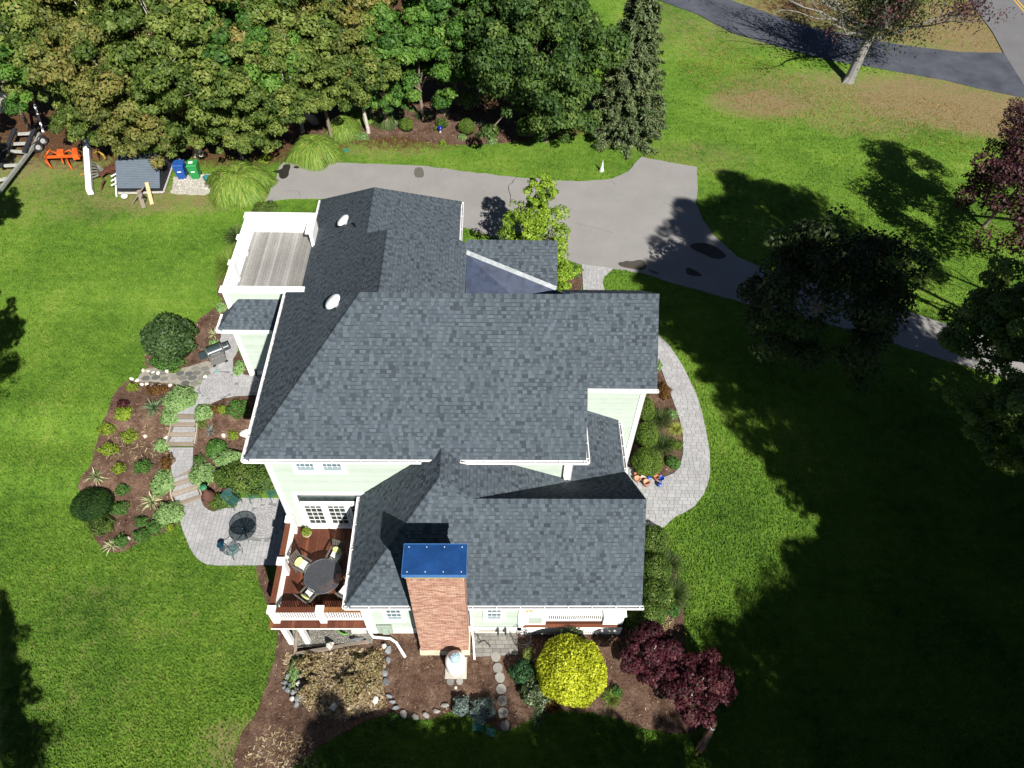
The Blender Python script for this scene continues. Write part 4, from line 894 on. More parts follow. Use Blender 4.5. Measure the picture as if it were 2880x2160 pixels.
for x0, x1, t in ((rx + .14, -6.76, .35), (-6.48, dk1, .95)):
    mb = MB(); mb.tone = t; mb.box(x0, x1, ry - .06, ry + .15, 1.93, 1.97); mb.build('handrail', deck_m, deck)
    trim('rail', (x0, x1, ry - .03, ry + .03, 1.84, 1.925), (x0, x1, ry - .03, ry + .03, DF + .08, DF + .16), parent=deck)
for y0, y1 in ((ry + .14, 12.86), (13.14, dB - .34)):
    mb = MB(); mb.tone = .62; mb.box(rx - .15, rx + .06, y0, y1, 1.93, 1.97); mb.build('handrail', deck_m, deck)
    trim('rail', (rx - .03, rx + .03, y0, y1, 1.84, 1.925), (rx - .03, rx + .03, y0, y1, DF + .08, DF + .16), parent=deck)
b3 = MB(); b3.box(-.021, .021, -.021, .021, 0, .69); b3m = b3.mesh('baluster', white)
x = rx + .2
while x < dk1 - .05:
    if abs(x + 6.62) > .17: o = link('baluster', b3m, deck); o.location = (x, ry, DF + .155)
    x += .094
y = ry + .2
while y < dB - .35:
    if abs(y - 13) > .17: o = link('baluster', b3m, deck); o.location = (rx, y, DF + .155)
    y += .094
for x, y in ((-7.72, 11.0), (-8.45, 11.05), (-8.45, 13.0), (-8.45, 14.9)): trim('support_post', (x - .1, x + .1, y - .1, y + .1, h(x, y) - .1, DF - .1), parent=deck)
mb = MB(); mb.beam((-8.2, 10.52, h(-8.2, 10.52) + .1), (-6.6, 10.47, h(-6.6, 10.5) + .1), .12, .2); mb.beam((-6.6, 10.47, h(-6.6, 10.5) + .1), (-5, 10.44, h(-5, 10.5) + .1), .12, .2); mb.beam((-8.2, 10.5, h(-8.2, 10.5) + .1), (-8.3, 11.6, h(-8.3, 11.5) + .1), .12, .2); tag(mb.build('bed_edging', timber_m), 'weathered timber edging round the gravel under the deck', 'edging')
# downspout on the left front corner
dn = MB(); p = W(1050, 1800, 0)
dn.tube([(FX0 - .02, FY0 - .12, 3.5), (FX0 - .02, FY0 - .12, .45), (FX0 + .12, FY0 - .25, .22), (FX0 + .8, FY0 - .3, .2), (FX0 + 1.05, FY0 - .45, .16), (FX0 + 1.45, FY0 - 1.0, .07)], .055, 8); dn.build('downspout', white, house, True)
dn = MB(); dn.tube([(2.75, MY0 - .1, 6.85), (2.75, MY0 - .1, 5.4), (2.8, MY0 - .2, 5.25)], .055, 8); dn.build('downspout', white, house, True)
dn = MB(); dn.tube([(-.82, FY0 - .12, 3.5), (-.8, FY0 - .12, .5), (-.75, FY0 - .3, .2), (-.68, FY0 - 1.1, .06)], .04, 8); dn.build('downspout', white, house, True)
dn = MB(); dn.tube([(5.55, 16.35, 3.7), (5.6, 16.3, 3.4), (5.3, 16.3, 3.3), (5.2, 16.3, .1)], .05, 8); dn.build('downspout', white, house, True)
trim('utility_panel', (-4.55, -3.95, FY0 - .12, FY0 - .061, .3, 1.0), (-4.35, -4.1, FY0 - .2, FY0 - .121, .35, .75), mat=M('panel_green', (.27, .33, .27), .5))
hb = MB(); hb.box(-.92, -.8, FY0 - .16, FY0 - .065, .55, .95); hb.build('meter_box', metal_w, house)
for x in (.25, .55):
    mb = MB(); mb.tube([(x, FY0 - .08, .75), (x, FY0 - .2, .72), (x, FY0 - .24, .45)], .04, 8); mb.build('pipe_elbow', M('dark_pipe', (.03, .03, .03)), house)
pd = trim('hose_bib_panel', (-.55, .55, FY0 - .08, FY0 - .062, .3, .4), mat=concrete)
# ------------------------------------------------------------------ vegetation
def G(r, g, b): return (r, g, b)
L_oak = leafmat('oak_leaves', [(0, (.018, .036, .008)), (.3, (.066, .112, .020)), (.6, (.140, .195, .038)), (.88, (.22, .265, .062)), (1, (.30, .20, .07))])
L_oakb = leafmat('browning_oak_leaves', [(0, (.024, .034, .009)), (.3, (.090, .115, .024)), (.6, (.175, .19, .046)), (.85, (.25, .21, .065)), (1, (.33, .17, .06))])
L_green = leafmat('green_leaves', [(0, (.014, .042, .009)), (.35, (.050, .130, .020)), (.7, (.110, .225, .034)), (1, (.20, .33, .06))])
L_maple = leafmat('maple_leaves', [(0, (.012, .034, .010)), (.35, (.042, .090, .020)), (.75, (.090, .155, .032)), (.975, (.15, .20, .045)), (1, (.55, .16, .02))])
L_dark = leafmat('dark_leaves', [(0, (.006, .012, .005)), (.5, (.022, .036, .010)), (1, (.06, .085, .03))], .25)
L_lime = leafmat('lime_leaves', [(0, (.07, .14, .012)), (.5, (.19, .31, .025)), (1, (.36, .48, .06))])
L_spruce = leafmat('spruce_needles', [(0, (.012, .026, .010)), (.4, (.060, .095, .034)), (.8, (.130, .170, .066)), (1, (.20, .21, .09))], .1)
L_yellow = leafmat('gold_needles', [(0, (.20, .22, .008)), (.4, (.38, .43, .016)), (1, (.62, .66, .05))], .3)
L_red = leafmat('crimson_leaves', [(0, (.014, .004, .005)), (.4, (.045, .009, .014)), (.8, (.095, .022, .032)), (1, (.15, .06, .05))], .3)
L_purple = leafmat('purple_leaves', [(0, (.018, .008, .010)), (.5, (.06, .022, .028)), (1, (.14, .06, .06))], .3)
L_box = leafmat('boxwood_leaves', [(0, (.035, .080, .010)), (.5, (.105, .185, .022)), (1, (.20, .28, .045))])
L_holly = leafmat('shrub_leaves', [(0, (.022, .055, .010)), (.5, (.080, .150, .022)), (.9, (.16, .22, .04)), (1, (.34, .36, .22))])
L_deep = leafmat('deep_green_leaves', [(0, (.006, .022, .004)), (.5, (.020, .060, .010)), (1, (.05, .12, .02))])
L_hosta = leafmat('pale_hosta_leaves', [(0, (.09, .18, .05)), (.5, (.20, .33, .11)), (1, (.33, .46, .20))])
L_fresh = leafmat('fresh_leaves', [(0, (.03, .09, .015)), (.5, (.07, .17, .03)), (1, (.13, .26, .06))])
L_chart = leafmat('chartreuse_leaves', [(0, (.09, .15, .012)), (.5, (.18, .27, .022)), (1, (.34, .42, .05))])
L_blue = leafmat('silver_blue_needles', [(0, (.05, .08, .07)), (.5, (.12, .17, .15)), (1, (.26, .32, .29))], .15)
L_varieg = leafmat('variegated_blades', [(0, (.06, .11, .03)), (.45, (.12, .19, .06)), (.55, (.42, .44, .22)), (1, (.66, .64, .42))], .2)
L_yucca = leafmat('yucca_blades', [(0, (.03, .07, .03)), (.5, (.09, .15, .07)), (1, (.26, .33, .19))], .15)
L_grassb = leafmat('tall_grass_blades', [(0, (.05, .12, .012)), (.5, (.15, .26, .03)), (.88, (.27, .36, .07)), (1, (.34, .26, .12))], .35)
L_grassd = leafmat('dark_grass_blades', [(0, (.02, .05, .010)), (.5, (.05, .10, .020)), (.85, (.10, .14, .04)), (1, (.28, .24, .14))], .3)
L_bronze = leafmat('bronze_leaves', [(0, (.05, .02, .006)), (.5, (.13, .06, .015)), (1, (.22, .13, .03))], .3)
L_dryf = leafmat('dry_fern', [(0, (.07, .05, .02)), (.35, (.21, .155, .07)), (.75, (.36, .29, .17)), (.9, (.20, .22, .05)), (1, (.55, .50, .40))], .2)
L_varm = leafmat('mottled_leaves', [(0, (.02, .045, .012)), (.5, (.07, .11, .04)), (.75, (.16, .20, .10)), (1, (.42, .45, .33))], .25)
hull_m = M('inner_dark_hull', (.010, .014, .006), .9, .05, .3, 8)  # added near-black shell inside the leaves, closes the gaps and darkens the interior

def kites(C, N, size, rng, aspect=.55, droop=0.0):
    """leaf-shaped quads: centres C, normals N"""
    k = len(C); N = N / (np.linalg.norm(N, axis=1, keepdims=True) + 1e-9)
    t = rng.normal(size=(k, 3)); t[:, 2] -= droop; t -= N * (t * N).sum(1, keepdims=True); t /= (np.linalg.norm(t, axis=1, keepdims=True) + 1e-9)
    b = np.cross(N, t); s = (size * rng.uniform(.6, 1.35, k))[:, None]
    V = np.stack([C - t * s * .5, C + b * s * aspect * .5 + t * s * .05 + N * s * .06, C + t * s * .5 - N * s * .12, C - b * s * aspect * .5 + t * s * .05 + N * s * .06], 1)
    return V.reshape(-1, 3), np.arange(4 * k).reshape(-1, 4)
def rdir(rng, n, zmin=-.35):
    v = rng.normal(size=(int(n * 2.2) + 8, 3)); v /= np.linalg.norm(v, axis=1, keepdims=True); v = v[v[:, 2] > zmin]
    while len(v) < n: v = np.concatenate([v, v])
    return v[:n]
def crown_mesh(name, mat, seed, R=4.0, Hh=.8, nclump=130, nleaf=220, leaf=.2, cr=.24, zmin=-.45, inner=.5, bias=.5, droop=.0):
    rng = np.random.default_rng(seed); D = rdir(rng, nclump, zmin)
    lob = 1 + .20 * np.sin(D[:, 0] * 5 + seed) * np.cos(D[:, 1] * 4 + seed * 1.7) + .12 * np.sin(D[:, 2] * 7 + seed)
    rad = R * lob * (inner + (1 - inner) * rng.uniform(0, 1, nclump) ** bias); Cc = D * rad[:, None]; Cc[:, 2] *= Hh
    crr = R * cr * rng.uniform(.55, 1.25, nclump); tone = rng.uniform(0, 1, nclump)
    idx = rng.choice(nclump, size=nclump * nleaf, p=crr ** 2 / (crr ** 2).sum()); n = len(idx)
    d = rdir(rng, n, -.75); rng.shuffle(d); rr_ = rng.uniform(.45, 1.0, n) ** .6
    off = d * (crr[idx] * rr_)[:, None]; off[:, 2] *= .62; C = Cc[idx] + off
    N = d + np.array([0, 0, .45]) + rng.normal(size=(n, 3)) * .45
    V, Q = kites(C, N, leaf, rng, .6, droop)
    rnd = np.clip(.48 * tone[idx] + .46 * rng.uniform(0, 1, n) + .04, 0, 1)
    return np_mesh(name, V, Q, rnd, mat), Cc
CROWN = {}
def crown(kind, v=0):
    k = (kind, v % 3)
    if k not in CROWN:
        s = 10 + v % 3 + len(kind) * 3
        CROWN[k] = {
            'oak': lambda: crown_mesh('crown', L_oak, s, 4, .8, 105, 240, .23, .185, -.5, .42, .55), 'oakb': lambda: crown_mesh('crown', L_oakb, s, 4, .8, 105, 220, .23, .185, -.5, .42, .55),
            'green': lambda: crown_mesh('crown', L_green, s, 4, .9, 105, 240, .24, .185, -.5, .42, .55), 'maple': lambda: crown_mesh('crown', L_maple, s, 5, .95, 260, 200, .24, .17, -.6, .55, .45, .8),
            'dark': lambda: crown_mesh('crown', L_dark, s, 4, .9, 110, 150, .22), 'purple': lambda: crown_mesh('crown', L_purple, s, 4, .9, 110, 150, .22),
        }[kind]()
    return CROWN[k]
def trunk_mesh(C, base_z, r, mat, seed, nl=9, lean=(0, 0), name='trunk'):
    rr = random.Random(seed); mb = MB(); top = Vector((0, 0, 0.0)); b = Vector((lean[0], lean[1], base_z))
    mid_ = b.lerp(top, .5) + Vector((rr.uniform(-.3, .3), rr.uniform(-.3, .3), 0))
    mb.tube([b - Vector((0, 0, .3)), b + Vector((0, 0, .25)), mid_, top + Vector((0, 0, 1.0))], [r * 1.5, r, r * .75, r * .3], 9)
    for _ in range(nl):
        c = Vector(C[rr.randrange(len(C))].tolist()); s0 = b.lerp(top, rr.uniform(.55, .95)); m1 = s0.lerp(c, .5) + Vector((rr.uniform(-.4, .4), rr.uniform(-.4, .4), rr.uniform(-.2, .5)))
        mb.tube([s0, m1, c], [r * .4, r * .22, r * .07], 6, False)
        for _k in range(2):
            c2 = c + Vector((rr.uniform(-1, 1), rr.uniform(-1, 1), rr.uniform(-.2, .9))) * min(1.0, r * 4); mb.tube([m1.lerp(c, rr.uniform(.2, .8)), c2], [r * .12, r * .03], 4, False)
    return mb.build(name, mat)
def tree(P, R, kind, v, label, cat='tree', name='tree', base=None, r=.2, tmat=None, zs=1.0, group=None, nl=9):
    me, Cc = crown(kind, v); s = R / (5.0 if kind == 'maple' else 4.0)
    t = thing(name, (P[0], P[1], P[2]), 0, label, cat, group)
    c = link('crown', me, t); a = v * 1.3; c.rotation_euler = (0, 0, a); c.scale = (s, s, s * zs)
    b = base or (P[0], P[1]); zb = h(b[0], b[1]) - P[2]
    Cr = np.stack([Cc[:, 0] * math.cos(a) - Cc[:, 1] * math.sin(a), Cc[:, 0] * math.sin(a) + Cc[:, 1] * math.cos(a), Cc[:, 2] * zs], 1) * s * 1.02
    tr = trunk_mesh(Cr, zb, r, tmat or bark_pale, v * 7 + 1, nl, (b[0] - P[0], b[1] - P[1])); tr.parent = t
    return t
def tpx(px, py, z, *a, **k): return tree(W(px, py, z), *a, **k)
FG = 'trees of the wood behind the house'
def tb(px, py): return W(px, py, 0)[:2]
LB = [(60, 40, 7, 4.6, 'oak', 0, 'olive green tree in the top left corner of the wood', dict(r=.25, base=tb(10, 312), nl=14)),
(-10, 190, 5, 3.2, 'green', 1, 'bright green tree at the left edge of the wood', {}),
(230, 50, 7, 4.4, 'oakb', 1, 'browning oak near the top left of the wood', dict(nl=18)),
(170, 180, 5, 3.6, 'oak', 2, 'wide olive oak above the boat trailer', {}),
(300, 190, 6, 3.6, 'oakb', 2, 'russet tinged oak left of the pale leaning trunk', dict(nl=20)),
(400, 330, 3.2, 3.1, 'oakb', 0, 'low russet oak overhanging the grey storage box', {}),
(280, 320, 2.6, 2.6, 'oak', 1, 'low oak overhanging the white beam on the grass', {}),
(450, 80, 8, 4.2, 'oak', 1, 'tall oak with dead pale twigs in its crown', dict(nl=26)),
(555, 215, 6.5, 3.7, 'oak', 0, 'oak on the leaning pale trunk behind the bins', dict(base=tb(558, 436), r=.3, nl=14)),
(650, 355, 3.0, 2.6, 'oak', 2, 'low oak boughs above the tall grass clump', {}),
(480, 385, 2.3, 1.8, 'oak', 0, 'lowest oak bough touching the back of the storage box', {}),
(640, 50, 8, 4.2, 'oakb', 1, 'yellow and brown oak at the top of the wood', dict(nl=16)),
(700, 180, 6, 3.6, 'green', 0, 'green tree between two oaks in the middle of the wood', {}),
(775, 275, 4.6, 3.1, 'oak', 0, 'oak leaning over the short pale trunk by the shrub bed', dict(base=tb(884, 346), r=.28)),
(790, 90, 7, 4.0, 'oak', 2, 'olive oak above the middle of the wood', dict(nl=20)),
(900, 215, 4.5, 2.8, 'oak', 1, 'small olive oak right of the short pale trunk', {}),
(930, 50, 7, 3.8, 'oakb', 0, 'oak with a patch of orange leaves near the top edge', {}),
(1010, 190, 4.8, 3.0, 'oak', 0, 'oak with a bare forked branch behind the shrub bed', dict(nl=20)),
(1110, 50, 6.5, 3.6, 'green', 2, 'bright green tree at the top edge of the wood', {}),
(1180, 190, 4, 3.0, 'green', 1, 'bright green tree drooping over the shrub bed', {}),
(1080, 262, 2.6, 1.9, 'green', 0, 'low dark green boughs behind the clipped round bushes', {}),
(1275, 40, 6.5, 3.4, 'green', 0, 'deep green tree left of the big maple', {}),
(1340, 130, 4.5, 2.6, 'maple', 2, 'dark maple in the shade left of the big maple', {}),
(1500, 165, 5.6, 4.6, 'maple', 0, 'big round maple with a few orange leaves left of the spruce', dict(r=.2)),
(1540, 310, 2.4, 2.0, 'maple', 1, 'low leafy boughs at the foot of the big maple', {})]
for px, py, z, R, kd, v, lab, kw in LB:
    mp_ = kd == 'maple'; kw.setdefault('tmat', bark if ('base' not in kw and kw.get('nl', 9) < 16) else bark_pale); kw.setdefault('r', .13)
    tpx(px, py, z, R, kd, v, lab, 'maple' if mp_ else 'tree', 'maple_tree' if mp_ else 'tree', group=FG, zs=1.15, **kw)
# far wood rows beyond the frame edge, so the wood goes on
for i, (x, y) in enumerate([(-48, 75), (-38, 80), (-28, 76), (-18, 82), (-8, 78), (-50, 62), (-43, 52)]):
    tree((x, y, 9), 4.8, ['oak', 'green', 'oakb'][i % 3], i, 'tree of the wood standing beyond the top left of the picture', group='trees of the wood beyond the picture')
# spruce
def spruce():
    b = W(1752, 375, 0); t = thing('spruce_tree', (b[0], b[1], 0), 0, 'tall narrow spruce with drooping branches beside the lawn', 'spruce'); H_ = 12.4; rng = np.random.default_rng(3); Cs = []; Ns = []
    zz = .5; br = MB()
    while zz < H_ - .2:
        Rr = 3.0 * (1 - zz / H_) ** .8 + .12; nb_ = max(5, int(13 * (1 - zz / H_) + 5)); a0_ = rng.uniform(0, 6.28)
        for k in range(nb_):
            a = a0_ + 6.283 * k / nb_ + rng.uniform(-.25, .25); L_ = Rr * rng.uniform(.7, 1.12); n = int(60 * L_ + 25)
            s = rng.uniform(.05, 1, n) ** .75; dr = -.16 * L_ * s + -.25 * s ** 2 * L_ + .22 * s ** 3 * L_; wid = .30 * (1 - s * .6) * L_ ** .5
            w = rng.normal(size=n) * wid * .5
            x = s * L_ * math.cos(a) - w * math.sin(a); y = s * L_ * math.sin(a) + w * math.cos(a); z = zz + dr - np.abs(w) * .5 - rng.uniform(0, .22, n)
            Cs.append(np.stack([x, y, z], 1)); nn = np.stack([np.cos(a) * np.ones(n) * .5, np.sin(a) * np.ones(n) * .5, np.ones(n) * .8], 1) + rng.normal(size=(n, 3)) * .5; Ns.append(nn)
            br.tube([(0, 0, zz), (L_ * .5 * math.cos(a), L_ * .5 * math.sin(a), zz - .15 * L_), (L_ * .92 * math.cos(a), L_ * .92 * math.sin(a), zz - .17 * L_)], [.035, .02, .008], 4, False)
        zz += rng.uniform(.2, .34) * (1.25 - zz / H_ * .6)
    C = np.concatenate(Cs); N = np.concatenate(Ns); V, Q = kites(C, N, .26, rng, .28, 1.0)
    link('crown', np_mesh('crown', V, Q, np.clip(rng.uniform(0, 1, len(C)) * .7 + .3 * np.sin(C[:, 2] * 9) ** 2, 0, 1), L_spruce), t)
    br.tube([(0, 0, -.2), (0, 0, 6), (0, 0, H_)], [.2, .12, .02], 8); br.build('trunk', bark, t)
spruce()
# lime green young tree against the drive
me, Cc = crown_mesh('crown', L_lime, 5, 2.0, 1.15, 95, 105, .15, .22, -.8, .25, .7, .6)
P = W(1508, 655, 2.9); t = thing('young_tree', P, 0, 'small lime green tree between the house and the driveway', 'tree'); c = link('crown', me, t)
me2, Cc2 = crown_mesh('crown', L_lime, 6, .85, 2.0, 40, 80, .14, .3, -.9, .3, .7, .6); c2 = link('leader', me2, t); c2.location = (.15, .6, 2.1)
me3, _ = crown_mesh('crown', L_lime, 8, 1.1, .9, 40, 80, .14, .3, -.9, .3, .7, .6); c3 = link('low_boughs', me3, t); c3.location = (1.3, -2.2, -1.2)
trunk_mesh(Cc, -2.9, .07, bark, 3, 14).parent = t
# big half bare tree by the neighbour's drive
def bare_tree():
    b = A(2385, 228); t = thing('half_bare_tree', b, 0, 'half bare pale branched tree with some purple leaves beside the dark driveway', 'tree'); rr = random.Random(12); mb = MB(); tips = []
    def grow(p, d, L_, r, lvl):
        n = 4; pts = [p]; rad = [r]; q = p
        for i in range(n):
            d = (d + Vector((rr.uniform(-.2, .2), rr.uniform(-.2, .2), rr.uniform(-.1, .16)))).normalized(); q = q + d * (L_ / n); pts.append(q); rad.append(r * (1 - .6 * (i + 1) / n))
        mb.tube(pts, rad, 6 if lvl < 2 else 4, False); tips.append((q, lvl))
        if lvl >= 4: return
        for k in range(3 if lvl < 2 else 3):
            at = pts[rr.randrange(1, n + 1)]; dd = (d + Vector((rr.uniform(-1, 1), rr.uniform(-1, 1), rr.uniform(-.35, .5))) * .85).normalized()
            grow(at, dd, L_ * rr.uniform(.52, .75), r * .48, lvl + 1)
    top = Vector((.6, .6, 3.0)); mb.tube([(0, 0, -.3), (.05, .02, .15), (.3, .3, 1.6), top], [.55, .33, .28, .25], 10)
    mb.tube([(-.15, -.1, .25), (-.5, -.35, -.05)], [.16, .05], 6)
    for k, (dx, dy, dz, L_) in enumerate([(-1.1, .2, .45, 3.6), (-1, .8, .8, 3.6), (-.35, .5, 1.1, 3.4), (.3, .3, 1.2, 3.4), (.9, .6, .7, 3.4), (-.9, -.6, .35, 3.0), (1.1, -.1, .45, 3.2), (-.3, -.8, .55, 2.6), (.2, 1.1, .6, 3.2), (-1.2, .5, .3, 3.4)]):
        grow(top - Vector((0, 0, rr.uniform(0, .8))), Vector((dx, dy, dz)).normalized(), L_, .13, 1)
    mb.build('trunk', M('silver_bark', (.17, .165, .155), .8, .1, .2, 8), t)
    rng = np.random.default_rng(4); T = [p for p, l in tips if l >= 2]; R1 = [p for p in T if (p.x > 1.2) or rr.random() < .10]
    C = np.array([tuple(rr.choice(R1)) for _ in range(5200)]) + rng.normal(size=(5200, 3)) * [.42, .42, .3]
    V, Q = kites(C, rng.normal(size=(len(C), 3)) + [0, 0, .6], .2, rng, .4, .6); link('purple_leaves', np_mesh('leaves', V, Q, rng.uniform(0, 1, len(C)), L_purple), t)
    C = rng.normal(size=(6500, 3)) * [1.25, 1.1, .9] + [1.0, .9, 4.3]; V, Q = kites(C, rng.normal(size=(len(C), 3)) + [0, 0, .6], .2, rng, .45, .5)
    link('green_leaves', np_mesh('leaves', V, Q, rng.uniform(0, .9, len(C)), L_dark), t)
    for o in t.children: o.scale = (1.18, 1.18, 1.18)
bare_tree()
# trees at the right
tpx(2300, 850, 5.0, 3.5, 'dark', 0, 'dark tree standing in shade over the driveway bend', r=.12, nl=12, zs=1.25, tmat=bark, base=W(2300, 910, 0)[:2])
tpx(2885, 950, 8.5, 2.9, 'oak', 2, 'sunlit oak at the right edge above the shaded lawn', base=W(2900, 1020, 0)[:2], r=.12, nl=16, tmat=bark)
tpx(2880, 1200, 8.5, 2.1, 'oak', 1, 'lower oak at the right edge beside the sunlit oak', base=W(2900, 1260, 0)[:2], r=.1, nl=16, tmat=bark)
tpx(2900, 560, 4.6, 3.4, 'purple', 1, 'purple brown tree at the right edge casting a shadow on the lawn', base=W(2900, 620, 0)[:2], r=.12, tmat=bark)
tpx(2925, 400, 6, 2.3, 'purple', 2, 'small purple tree in the upper right edge above the mown stripes', r=.12, tmat=bark)
OFF = [ # (shadow px, least crown height, crown radius)
 (2020, 680, 12, 3.0), (2160, 610, 12, 3.3), (2330, 690, 12, 3.4), (2200, 760, 12, 3.4), (2090, 870, 12, 3.0), (2200, 950, 12, 3.0), (2390, 900, 12, 4.0), (2110, 1060, 13, 2.3), (2200, 1200, 13, 2.3), (2300, 1330, 13, 2.3), (2390, 1450, 13, 2.0), (2020, 900, 13, 2.0), (2300, 1000, 13, 3.0), (2350, 1070, 14, 2.9), (2520, 1040, 14, 4.0), (2640, 1120, 14, 3.2), (2480, 1260, 14, 3.5), (2640, 1260, 14, 4.0), (2820, 1300, 14, 4), (2610, 1440, 14, 3.6), (2380, 1370, 14, 1.9),
 (2790, 1480, 14, 4), (2540, 1600, 14, 3.0), (2390, 1730, 14, 2.7), (2700, 1680, 14, 4.6), (2450, 1860, 14, 3.6), (2240, 1930, 14, 2.8), (2680, 1920, 14, 4.6), (2860, 1850, 14, 4.0), (2350, 2080, 14, 4.0), (2600, 2130, 14, 4.2), (2140, 2110, 14, 2.0), (2060, 2190, 12, 2.0), (2830, 2100, 14, 4), (1830, 2280, 12, 2.0), (1560, 2280, 12, 2.1), (1260, 2270, 12, 2.0), (1020, 2200, 12, 2.0), (1400, 2260, 12, 2.6), (1150, 2260, 12, 2.6), (1700, 2270, 12, 2.6), (2570, 750, 9, 1.7),
 (-20, 595, -8, 1.6), (-70, 930, -9, 2.3), (-45, 1035, -9, 1.6), (-110, 1860, -10, 2.4), (-45, 1990, -10, 1.8), (15, 2175, -10, 1.6), (-110, 2120, -11, 2.6), (-50, 450, -8, 1.8)]
def offcheck(g, hh, R):
    x, y, z = g[0] + .458 * hh, g[1] - .982 * hh, g[2] + hh
    a_ = pix(x, y, h(x, y)); c_ = CM.T @ np.array([x, y, z - CAMZ])
    def out(p): return p[0] < -20 or p[0] > 2900 or p[1] > 2180
    if not out(a_): return None
    if c_[2] < -1.5:
        q = pix(x, y, z); rp = R * 1.25 * FPX / -c_[2]
        if -rp < q[0] < 2880 + rp and q[1] < 2160 + rp and not (q[1] - rp > 2160 or q[0] + rp < 0 or q[0] - rp > 2880): return None
    return (x, y, z)
TG = [(A(px, py), z, R) for px, py, z, R in OFF] + [((*W(2300 + a, 850 + b, 6.5 + c)[:2], 6.5 + c), 4, R) for a, b, c, R in ((-60, 60, 0, 1.9), (70, 80, 0, 2.0), (0, -40, 1, 2.1), (110, -60, 0, 2.0), (-90, -60, 0, 1.8), (20, 140, -1, 2.0), (-20, 20, 0, 2.2))]
for i, (g, z0, R) in enumerate(TG):
    P = None
    if z0 < 0: P = (g[0] - .458 * z0, g[1] + .982 * z0, g[2] - z0)
    for k in range(0 if P else 60):
        P = offcheck(g, z0 + k * .5, R)
        if P: break
    if not P: continue
    left_ = P[0] < -5 and g[0] < -8
    tree(P, R, ['oak', 'green', 'dark'][i % 3], i, 'tall leafy tree outside the picture, known only by its shadow on the lawn', group='trees outside the picture that shade the lawn', r=.16, nl=4, base=(P[0] - 11, P[1] - 1) if left_ else (P[0] + 9, P[1] - 3 if g[1] < 9 else P[1] + 1))

# ---- shrubs, mounds, grasses
def bush(lab, cat, px, py, rx, ry, hh, mat, leaf=.06, n=2600, name='shrub', shape=1.0, group=None, rough=.16, dz=None, rot=0, tilt=.5, hull=True):
    """rx, ry half widths in metres along world X and Y, hh height; (px,py) is the middle of what the photo shows"""
    x, y, z = A(px, py, hh * .5 if dz is None else dz); seed = int(px * 7 + py) % 9999; rng = np.random.default_rng(seed)
    D = rdir(rng, n, -.25 if shape > .5 else -.05); ph = rng.uniform(0, 6, 6)
    lob = 1 + rough * (np.sin(D[:, 0] * 4 + ph[0]) * np.cos(D[:, 1] * 5 + ph[1]) + .6 * np.sin(D[:, 1] * 9 + ph[2]) * np.cos(D[:, 0] * 8 + ph[3]) + .4 * np.sin(D[:, 2] * 11 + ph[4]))
    r = lob * rng.uniform(.86, 1.02, n); zc_ = hh * (.45 if shape > .5 else .1); zr_ = hh - zc_
    C = np.stack([D[:, 0] * rx * r, D[:, 1] * ry * r, zc_ + D[:, 2] * zr_ * r], 1); C[:, 2] = np.maximum(C[:, 2], .03)
    N = D * [1 / rx, 1 / ry, 1 / max(zr_, .1)]; N /= np.linalg.norm(N, axis=1, keepdims=True); N = N + rng.normal(size=(n, 3)) * tilt + [0, 0, .15]
    V, Q = kites(C, N, leaf, rng, .6); rnd = np.clip(rng.uniform(0, 1, n) * .75 + .25 * (np.sin(D[:, 0] * 6 + ph[5]) * .5 + .5), 0, 1)
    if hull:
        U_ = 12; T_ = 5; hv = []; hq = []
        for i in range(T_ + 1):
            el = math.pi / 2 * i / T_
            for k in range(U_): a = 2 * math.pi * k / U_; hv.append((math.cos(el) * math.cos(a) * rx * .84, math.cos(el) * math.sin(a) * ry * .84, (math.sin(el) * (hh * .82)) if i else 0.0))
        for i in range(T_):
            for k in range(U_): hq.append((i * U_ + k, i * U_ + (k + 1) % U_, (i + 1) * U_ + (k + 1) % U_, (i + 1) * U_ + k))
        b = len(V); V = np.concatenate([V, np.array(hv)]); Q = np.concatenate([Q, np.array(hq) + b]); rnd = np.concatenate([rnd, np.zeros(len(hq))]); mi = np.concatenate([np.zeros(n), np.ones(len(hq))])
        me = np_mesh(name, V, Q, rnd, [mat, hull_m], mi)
    else: me = np_mesh(name, V, Q, rnd, mat)
    o = link(name, me); o.location = (x, y, z); o.rotation_euler = (0, 0, rot); return tag(o, lab, cat, group)
